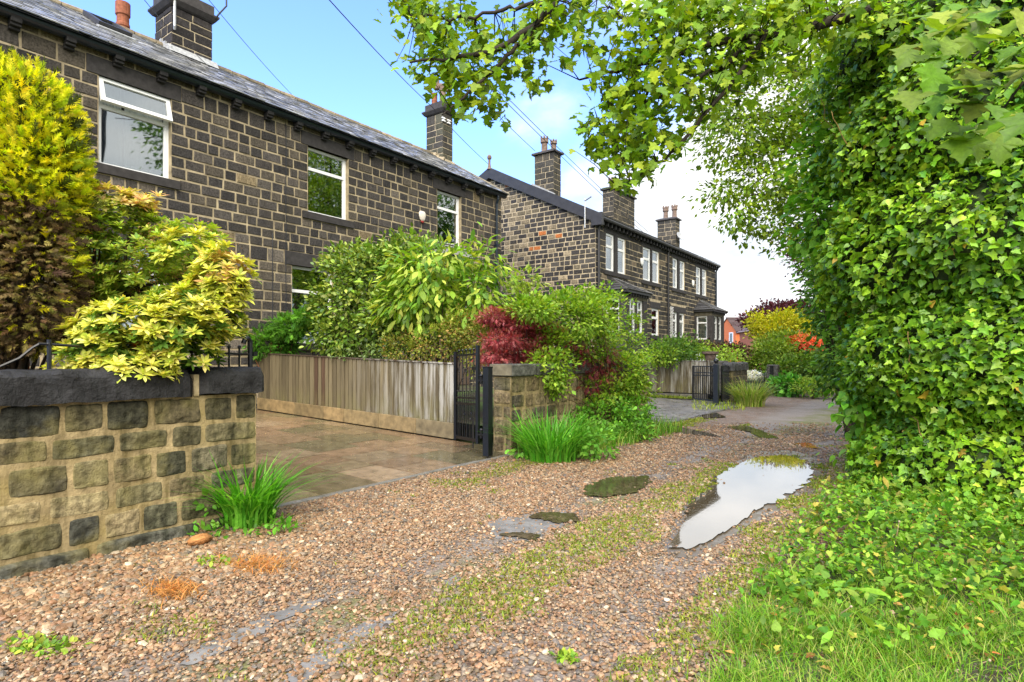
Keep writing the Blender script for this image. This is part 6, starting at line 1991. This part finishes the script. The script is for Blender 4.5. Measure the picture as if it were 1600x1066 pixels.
sheet('verge_soil', [(-.75, .2, .006), (3.5, .2, .006), (3.5, 9, .006), (-.65, 7.5, .006), (-.55, 5.5, .006), (-.7, 3.5, .006)], M['soil'])
# low leafy weeds between the grass and the ivy
P = in_px(34000, lambda px, py, t, P: (t > 1.6) & (px > edge_x(py) + 12 + rng.normal(0, 22, len(px))) & (px < 2200) & (py > 770) & (py < 1040) & (rng.random(len(px)) < np.where(py < 950, 1, .32)))
n = len(P); mb = MB()
hz = np.abs(rng.normal(0, .05, n)) + .02 + .12 * np.clip(vnoise(P, 2.5, 3), 0, 1) + .16 * np.clip((P[:, 1] - 3.9) / 1.5, 0, 1) * rng.random(n)
Pz = P + UP * hz[:, None]
k_ = rng.random(n)
for T, m, s0, s1 in ((OVAL, k_ < .5, .02, .05), (IVY, (k_ >= .5) & (k_ < .75), .03, .06), (HEART, (k_ >= .75) & (k_ < .97), .025, .055), (LANCE2, k_ >= .97, .09, .16)):
    q = m.sum(); put(mb, T, Pz[m], rvec(q) + UP * .15, rvec(q) * .45 + UP, rng.uniform(s0, s1, q), palette([(.12, .28, .018), (.18, .35, .025), (.07, .19, .014), (.27, .39, .04), (.42, .36, .06)], q, w=[.3, .27, .2, .18, .05]))
tag(mb.build('verge_weeds', M['leaf']), 'mixed leafy weeds covering the bank below the ivy', 'weeds', kind='stuff')
mb = MB(); q = 260; PP = in_px(2600, lambda px, py, t, P: (t > 1.9) & (px > edge_x(py) + 30) & (px < 1660) & (py > 800) & (py < 1050))[:q]; q = len(PP)
put(mb, OVAL, PP + UP * rng.uniform(.01, .06, (q, 1)), rvec(q) * np.array((1, 1, .2)), UP + rvec(q) * .4, rng.uniform(.03, .065, q), palette([(.42, .14, .04), (.3, .13, .05), (.5, .3, .08)], q))
tag(mb.build('fallen_leaves', M['dead_leaf']), 'rusty dead leaves lying among the verge weeds', 'leaves', kind='stuff')
# petals blown over the drive
n = 700; x = rng.uniform(-10, -5.1, n); y = 7.2 - np.abs(rng.normal(0, 1.3, n)); y = np.clip(y, 2.9, 7.2)
mb = MB(); put(mb, TINY, np.stack([x, y, zd(x) + .004], 1), rvec(n) * np.array((1, 1, .05)), UP + rvec(n) * .1, rng.uniform(.012, .026, n), palette([(.5, .42, .3), (.6, .52, .38), (.4, .25, .2)], n))
tag(mb.build('petals', M['flower']), 'pale fallen petals sprinkled over the wet flagstones', 'petals', kind='stuff')

# ---- sycamore: trunk inside the ivy, limbs over the lane, near leaves
sy = thing('sycamore', 'large sycamore whose leafy boughs hang over the lane at top', 'tree', foot(1600, 6.9, 0))
s = MB(); bc = (.035, .028, .022)
tb = foot(1600, 6.9, 0)
trunk_top = at(1560, -60, 6.6)
branch(s, tb, trunk_top, .32, .22, wob=.05, n=9, col=bc, seg=10)
branch(s, trunk_top, at(1500, -700, 7.0), .2, .08, n=7, col=bc)
s.build('trunk', M['bark'], sy)
limbs = {
    'a': ([(1540, -20, 6.4), (1440, 5, 6.2), (1330, 28, 6.0), (1250, 46, 5.9), (1150, 58, 5.9), (1060, 84, 5.9), (970, 112, 5.9), (905, 125, 5.9)], .055, .007),
    'b': ([(1180, 58, 5.9), (1130, 105, 5.9), (1060, 138, 5.8), (990, 168, 5.8), (925, 192, 5.8)], .022, .005),
    'c': ([(1195, 54, 5.9), (1155, 118, 5.8), (1095, 186, 5.7), (1050, 240, 5.6), (1005, 268, 5.6), (965, 292, 5.5)], .02, .005),
    'd': ([(1200, -180, 6.0), (1040, -120, 5.8), (900, -50, 5.6), (868, 0, 5.5), (830, 48, 5.4), (770, 82, 5.3), (700, 92, 5.3), (640, 98, 5.3)], .05, .006),
    'e': ([(868, 0, 5.5), (800, 12, 5.5), (715, 32, 5.5), (640, 22, 5.5)], .018, .005),
    'f': ([(832, 46, 5.4), (770, 112, 5.3), (715, 165, 5.2), (690, 180, 5.2)], .016, .004),
    'g': ([(1540, -20, 6.4), (1350, -110, 6.0), (1200, -180, 6.0)], .09, .06),
    'h': ([(1050, 85, 5.9), (1015, 50, 5.9), (960, 20, 5.9), (930, -10, 5.9)], .014, .005),
    'i': ([(1150, 0, 6.3), (1120, 40, 6.2), (1000, 90, 6.0)], .012, .004),
}
lp = {}
for k, (pts, r0, r1) in limbs.items():
    L = MB(); P = np.array([at(*p) for p in pts])
    m = 24; f = np.linspace(0, len(P) - 1, m); Q = np.stack([np.interp(f, np.arange(len(P)), P[:, i]) for i in range(3)], 1)
    for _ in range(2): Q[1:-1] = (Q[:-2] + 2 * Q[1:-1] + Q[2:]) / 4
    Q[1:-1] += rng.normal(0, .012, (m - 2, 3))
    L.tube(Q, np.linspace(r0, r1, m) * 1.35, 7, bc); lp[k] = Q
    L.build('bough', M['bark'], sy)
syc = [(660, 18, 48), (690, 50, 40), (720, 20, 34), (640, 0, 28), (735, 95, 50), (690, 92, 42), (652, 95, 22), (770, 60, 40), (800, 95, 46), (828, 60, 36), (745, 140, 36), (775, 165, 26), (715, 150, 24), (720, 178, 12), (700, 110, 26), (838, 125, 22),
       (872, 30, 44), (850, 5, 40), (905, 10, 36), (910, 62, 22), (945, 30, 26), (930, 80, 14), (985, 25, 40), (890, 95, 12),
       (1030, 25, 55), (1085, 35, 55), (1140, 25, 60), (1200, 20, 60), (1000, 70, 36), (1050, 80, 46), (985, 115, 34), (945, 128, 26), (960, 165, 36), (925, 192, 26), (1000, 165, 44), (1050, 130, 50), (945, 215, 38), (990, 215, 44), (1035, 205, 40), (1000, 252, 30), (975, 285, 22), (955, 240, 24), (1110, 90, 50), (1150, 110, 44), (1090, 160, 40), (1180, 70, 46), (1230, 60, 50), (1280, 30, 50), (1100, 0, 60), (1250, 0, 60), (1340, 20, 50), (1060, 230, 18), (1010, 275, 14), (1400, 20, 50)]
W_ = np.array([r ** 2 for _, _, r in syc], float); W_ /= W_.sum()
nl = 5400
ci = rng.choice(len(syc), nl, p=W_)
u = rng.normal(0, .5, (nl, 2)); tt = rng.normal(5.72, .30, nl)
tt += np.array([.35 if a > 1050 else 0 for a, _, _ in syc])[ci]
pos = np.array([at(syc[i][0] + syc[i][2] * a, syc[i][1] + syc[i][2] * b, t) for i, (a, b), t in zip(ci, u, tt)])
mb = MB()
D = rvec(nl) * .75 + np.array((-.15, -.25, -.62)); Nn = UP * .9 + rvec(nl) * .55 - FWD * .35
spal = [(.14, .27, .008), (.21, .34, .010), (.10, .20, .008), (.28, .39, .015)]
put(mb, MAPLE, pos, D, Nn, np.clip(rng.normal(.085, .020, nl), .04, .13), palette(spal, nl))
mb.build('crown', M['leaf'], sy)
# petioles and twigs from the nearest bough
allq = np.concatenate(list(lp.values()))
s = MB()
for p in pos[rng.choice(nl, 420, replace=False)]:
    q = allq[np.argmin(((allq - p) ** 2).sum(1))]
    if np.linalg.norm(q - p) < 1.0: s.tube([q, (p + q) / 2 + rng.normal(0, .03, 3) + UP * .03, p], [.006, .004, .002], 4, bc)
tag(s.build('twigs', M['bark'], sy), kind='stuff')
# big near leaves hanging at the top right
big = [(1480, 40, 2.7), (1520, 95, 2.6), (1560, 30, 2.5), (1590, 100, 2.5), (1500, 15, 2.9), (1450, 70, 3.0), (1540, 150, 2.6), (1580, 170, 2.55), (1460, 110, 2.9), (1500, 190, 2.8), (1560, 200, 2.7), (1470, 160, 3.0), (1600, 40, 2.4), (1620, 140, 2.5), (1440, 30, 3.2), (1530, 60, 2.7)]
pos = np.array([at(a + rng.normal(0, 22), b + rng.normal(0, 20), t + rng.normal(0, .12)) for a, b, t in big for _ in range(5)]); nb = len(pos)
mb = MB(); put(mb, MAPLE, pos, rvec(nb) * .5 - UP * .35 - RGT * .5 - FWD * .2, UP + rvec(nb) * .35 - FWD * .6, np.clip(rng.normal(.125, .026, nb), .07, .17), palette([(.13, .26, .012), (.19, .31, .018), (.09, .19, .012), (.25, .32, .03)], nb))
mb.build('low_leaves', M['leaf'], sy)
s = MB(); s.tube([trunk_top, at(1640, -80, 3.6), at(1600, 20, 2.9), at(1520, 90, 2.75)], [.03, .02, .01, .004], 6, bc); s.tube([at(1640, -80, 3.6), at(1620, 100, 2.7), at(1560, 180, 2.7)], [.015, .008, .004], 6, bc); s.build('low_twig', M['bark'], sy)

# ---- ivy-clad mass on the right
iv = thing('ivy', 'dense wall of glossy green ivy smothering the trunk at right', 'ivy', foot(1590, 6.1, 0))
ie = [Ell(1590, 730, 5.9, 238, 150, 1.45), Ell(1590, 560, 5.95, 262, 170, 1.55), Ell(1590, 390, 6.0, 290, 180, 1.6), Ell(1600, 210, 6.05, 300, 170, 1.6), Ell(1630, 60, 6.1, 330, 150, 1.6), Ell(1700, -110, 6.2, 330, 160, 1.6)]
core = MB()
for e in ie:
    th = np.linspace(0, 2 * math.pi, 28, endpoint=False); ph = np.linspace(.02, math.pi - .02, 18)
    A, B = np.meshgrid(th, ph); U = np.stack([np.sin(B) * np.cos(A), np.sin(B) * np.sin(A), np.cos(B)], -1).reshape(-1, 3)
    nz_ = np.array([mnoise.noise(Vector(tuple(v * 3 + e.c * .7))) for v in U])
    V = e.pts(U, .86 + .06 * nz_); V[:, 2] = np.maximum(V[:, 2], -.01)
    idx = np.arange(28 * 18).reshape(18, 28); nx = np.roll(idx, -1, 1)
    core.add(V, np.stack([idx[:-1], nx[:-1], nx[1:], idx[1:]], -1).reshape(-1, 4)[:, ::-1], (.03, .045, .012))
core.build('opaque_core', M['bark'], iv)  # added dark opaque filler, keeps the ivy from being see-through
C, Nc = [], []
for e, k in zip(ie, (10000, 13000, 13000, 12000, 10000, 5000)):
    u = rvec(k * 2); P = e.pts(u, np.full(len(u), 1.0)); nn = e.nrm(u)
    v = norm(EYE - P); m = ((nn * v).sum(1) > -.35) | (rng.random(len(u)) < .25)
    u, P, nn = u[m], P[m], nn[m]
    # bulges: leaf sprays stand out from the surface in places
    bu = np.array([mnoise.noise(Vector(tuple(p * 1.7))) + .5 * mnoise.noise(Vector(tuple(p * 4.3))) for p in P])
    P = e.pts(u, .93 + .11 * bu + rng.uniform(-.03, .035, len(u)))
    inside_other = np.zeros(len(P), bool)
    for e2 in ie:
        if e2 is e: continue
        q = ((P - e2.c) @ e2.A.T) / e2.r
        inside_other |= (q ** 2).sum(1) < .72
    m = (~inside_other) & (P[:, 2] > .02)
    C.append(P[m]); Nc.append(nn[m])
P = np.concatenate(C); Nn0 = np.concatenate(Nc); n = len(P)
tw = np.array([mnoise.noise(Vector(tuple(p * 1.3 + 5))) for p in P])
pal_a = palette([(.11, .25, .012), (.16, .32, .016), (.07, .18, .012), (.21, .37, .02)], n)
pal_b = palette([(.25, .45, .018), (.33, .50, .03), (.18, .37, .02)], n)
young = rng.random(n) < np.clip(.34 + tw * 1.1 + .12 * (P[:, 2] > 2), .05, .85)
col = np.where(young[:, None], pal_b, pal_a)
yl = rng.random(n) < .006; col[yl] = (.5, .33, .04)
D = -UP * .6 + rvec(n) * .95 + Nn0 * .4; Nn = Nn0 * .9 + UP * .5 + rvec(n) * .7
sz = np.clip(rng.normal(.062, .018, n), .028, .115) * np.where(young, .95, 1.05)
mb = MB(); hv = (P[:, 2] > 1.9) & (rng.random(n) < .55)
put(mb, IVY, P[~hv], D[~hv], Nn[~hv], sz[~hv], col[~hv])
put(mb, HEART, P[hv], D[hv], Nn[hv], sz[hv], col[hv])
mb.build('leaves', M['gloss_leaf'], iv)
s = MB()
for _ in range(46):
    i = rng.integers(n); a = P[i] - Nn0[i] * .05; b = a + norm(rvec(1)[0] * .5 + UP * .9) * rng.uniform(.25, .6) + Nn0[i] * rng.uniform(.0, .14)
    branch(s, a, b, .006, .003, wob=.3, col=(.22, .14, .05), seg=5)
s.build('vine', M['bark'], iv)
# hanging shoots at the left edge of the ivy mass
sh = [Ell(1300, 330, 6.9, 40, 70, .5), Ell(1268, 350, 7.2, 36, 40, .5), Ell(1320, 460, 7.0, 34, 60, .4), Ell(1340, 600, 6.6, 26, 60, .35), Ell(1300, 250, 7.2, 50, 60, .5), Ell(1330, 170, 7.0, 60, 60, .5), Ell(1400, 110, 6.8, 70, 60, .5), Ell(1345, 690, 6.3, 16, 40, .2)]
shrub('lilac', 'light green heart-leaved shrub fringing the left side of the ivy', 'shrub', sh, foot(1345, 7.3, 0), 'leaf', 420, 6, .11, HEART, .085, [(.13, .34, .018), (.19, .42, .03), (.09, .26, .015), (.24, .46, .05)], droop=.5, up=.9, nst=16, r0=.018, stem_col=(.09, .06, .035))
hb = [Ell(1300, 470, 10.5, 36, 60, .8), Ell(1325, 540, 10, 34, 60, .8), Ell(1312, 585, 10.5, 24, 30, .6), Ell(1290, 400, 10.8, 36, 40, .7)]
shrub('garden_hedge', 'mid-green overgrown hedge bordering the lane behind the ivy', 'hedge', hb, foot(1325, 10.5, 0), 'leaf', 520, 10, .14, OVAL, .09, [(.08, .20, .015), (.13, .28, .02), (.05, .14, .012), (.17, .3, .03)], droop=.2, nst=12, r0=.03)

# ---- farther trees
ft = thing('lime_tree', 'tall fine-leaved tree rising over the lane behind the ivy', 'tree', foot(1380, 15, 0))
fe = [Ell(1215, 150, 14.5, 95, 80, 1.6), Ell(1160, 210, 14.5, 70, 50, 1.4), Ell(1240, 260, 14.5, 80, 80, 1.6), Ell(1180, 285, 14.2, 70, 40, 1.2), Ell(1150, 330, 14.2, 36, 34, .9), Ell(1200, 345, 14.2, 40, 30, .9), Ell(1280, 330, 14.5, 60, 60, 1.2), Ell(1130, 150, 14.6, 40, 60, 1.2), Ell(1300, 180, 15, 90, 110, 1.8), Ell(1250, 60, 15.5, 120, 70, 2.0), Ell(1120, 300, 14.2, 24, 18, .6), Ell(1165, 375, 14.1, 16, 10, .4), Ell(1235, 385, 14.1, 26, 10, .4)]
mb = MB(); C, _ = foliage(mb, fe, 1450, 12, .2, DIA, .125, [(.17, .29, .015), (.24, .36, .02), (.12, .22, .012), (.30, .40, .035)], shell=.35, droop=.3, up=.8, flat=.45)
mb.build('crown', M['leaf'], ft)
s = MB(); b0 = foot(1400, 15, 0); tp = at(1370, 120, 15)
branch(s, b0, tp, .28, .12, n=9, col=(.05, .042, .032), seg=8)
for (pts) in ([(1390, 330, 15), (1300, 292, 14.8), (1230, 300, 14.6), (1160, 310, 14.4)], [(1385, 240, 15), (1300, 185, 14.8), (1210, 180, 14.6), (1120, 188, 14.5)], [(1385, 200, 15), (1310, 120, 14.9), (1230, 110, 14.7), (1160, 130, 14.6)], [(1390, 300, 15), (1300, 230, 14.8), (1220, 225, 14.6), (1140, 245, 14.4)], [(1375, 160, 15), (1290, 50, 15), (1220, 10, 15)], [(1392, 380, 15), (1320, 340, 14.7), (1250, 350, 14.4), (1190, 370, 14.2)]):
    Q = np.array([at(*p) for p in pts]); f = np.linspace(0, len(Q) - 1, 16); Q = np.stack([np.interp(f, np.arange(len(Q)), Q[:, i]) for i in range(3)], 1); Q[1:-1] += rng.normal(0, .035, (14, 3))
    s.tube(Q, np.linspace(.075, .012, 16), 6, (.05, .042, .032))
    for q in C[np.argsort(((C - Q[9]) ** 2).sum(1))[:9]]: branch(s, Q[rng.integers(6, 14)], q, .018, .005, col=(.05, .042, .032), seg=4)
s.build('trunk', M['bark'], ft)
cb_ = [Ell(1275, 395, 20, 40, 34, 1.2), Ell(1245, 385, 20, 18, 14, .6), Ell(1310, 420, 20, 30, 40, 1.0), Ell(1290, 450, 20, 24, 24, .8)]
shrub('copper_beech', 'dark red copper beech glimpsed through the hedge left of the ivy', 'tree', cb_, foot(1310, 20.5, 0), 'leaf', 260, 12, .2, DIA, .12, [(.10, .02, .025), (.14, .035, .03), (.07, .015, .018)], nst=10, r0=.06)
bg_ = [Ell(1300, 520, 30, 40, 30, 1.5), Ell(1330, 560, 28, 40, 40, 1.5)]
shrub('background_tree', 'dark green trees closing the end of the lane', 'tree', bg_, foot(1320, 30, 0), 'leaf', 320, 12, .3, DIA, .2, [(.08, .17, .015), (.13, .24, .02), (.05, .11, .012)], nst=8, r0=.08)
# trees across the lane, out of shot to the right, whose green shows in the window panes
for i, (x, y, h_, r_) in enumerate(((3.8, 14.5, 17, 3.2), (4.4, 19.5, 18, 3.6), (5.2, 25.5, 18, 3.6), (5.4, 32, 17, 3.6), (5.6, 39, 16, 3.4))):
    t = thing('field_tree', ['leafy tree standing behind the ivy-clad trunk', 'leafy tree on the hidden verge beyond the fine-leaved tree', 'leafy tree beside the far lane, screened by the hedge', 'leafy tree opposite the far bay window', 'leafy tree at the end of the hidden verge'][i], 'tree', (x, y, 0), 'trees on the field side of the lane')
    class E2: pass
    es = []
    for _ in range(13):
        e = Ell(800, 560, 5, 10, 10); e.A = np.eye(3); e.c = np.array((x, y, h_ * .55)) + rng.normal(0, .5, 3) * np.array((r_, r_, h_ * .42)); e.r = np.array((1, 1, .8)) * r_ * rng.uniform(.4, .6); e.vol = 1.0; es.append(e)
    mb = MB(); C, _ = foliage(mb, es, 650, 11, .35, DIA, .26, [(.09, .19, .015), (.14, .27, .02), (.06, .13, .012)], shell=.5, flat=.6); mb.build('crown', M['leaf'], t)
    s = MB(); branch(s, (x, y, 0), (x, y, h_ * .75), .25, .08, n=8, seg=8)
    for q in C[rng.choice(len(C), 14)]: branch(s, (x, y, h_ * rng.uniform(.3, .6)), q, .06, .01, seg=5)
    s.build('trunk', M['bark'], t)

# dry stalks in the verge
mb = MB()
for (x0, y0, x1, y1, t0) in ((1498, 1064, 1546, 1032, 2.75), (1462, 935, 1492, 905, 3.4), (1395, 880, 1405, 815, 4.1), (1300, 980, 1330, 948, 3.1), (1515, 960, 1540, 990, 3.2)):
    p0, p1 = at(x0, y0, t0), at(x1, y1, t0 - .1)
    tag_o = MB(); tag_o.tube([p0, (p0 + p1) / 2 + UP * .02, p1], [.004, .0035, .002], 5, (.45, .34, .2)); tag_o.add(ico * .008 + p1, icof, (.5, .42, .3))
    mb.V += tag_o.V; mb.C += tag_o.C
    mb.F += [f + mb.n for f in tag_o.F]; mb.n += tag_o.n
tag(mb.build('dry_stalks', M['grass']), 'thin pale dry stalks standing in the lower right verge', 'stalks', kind='stuff')
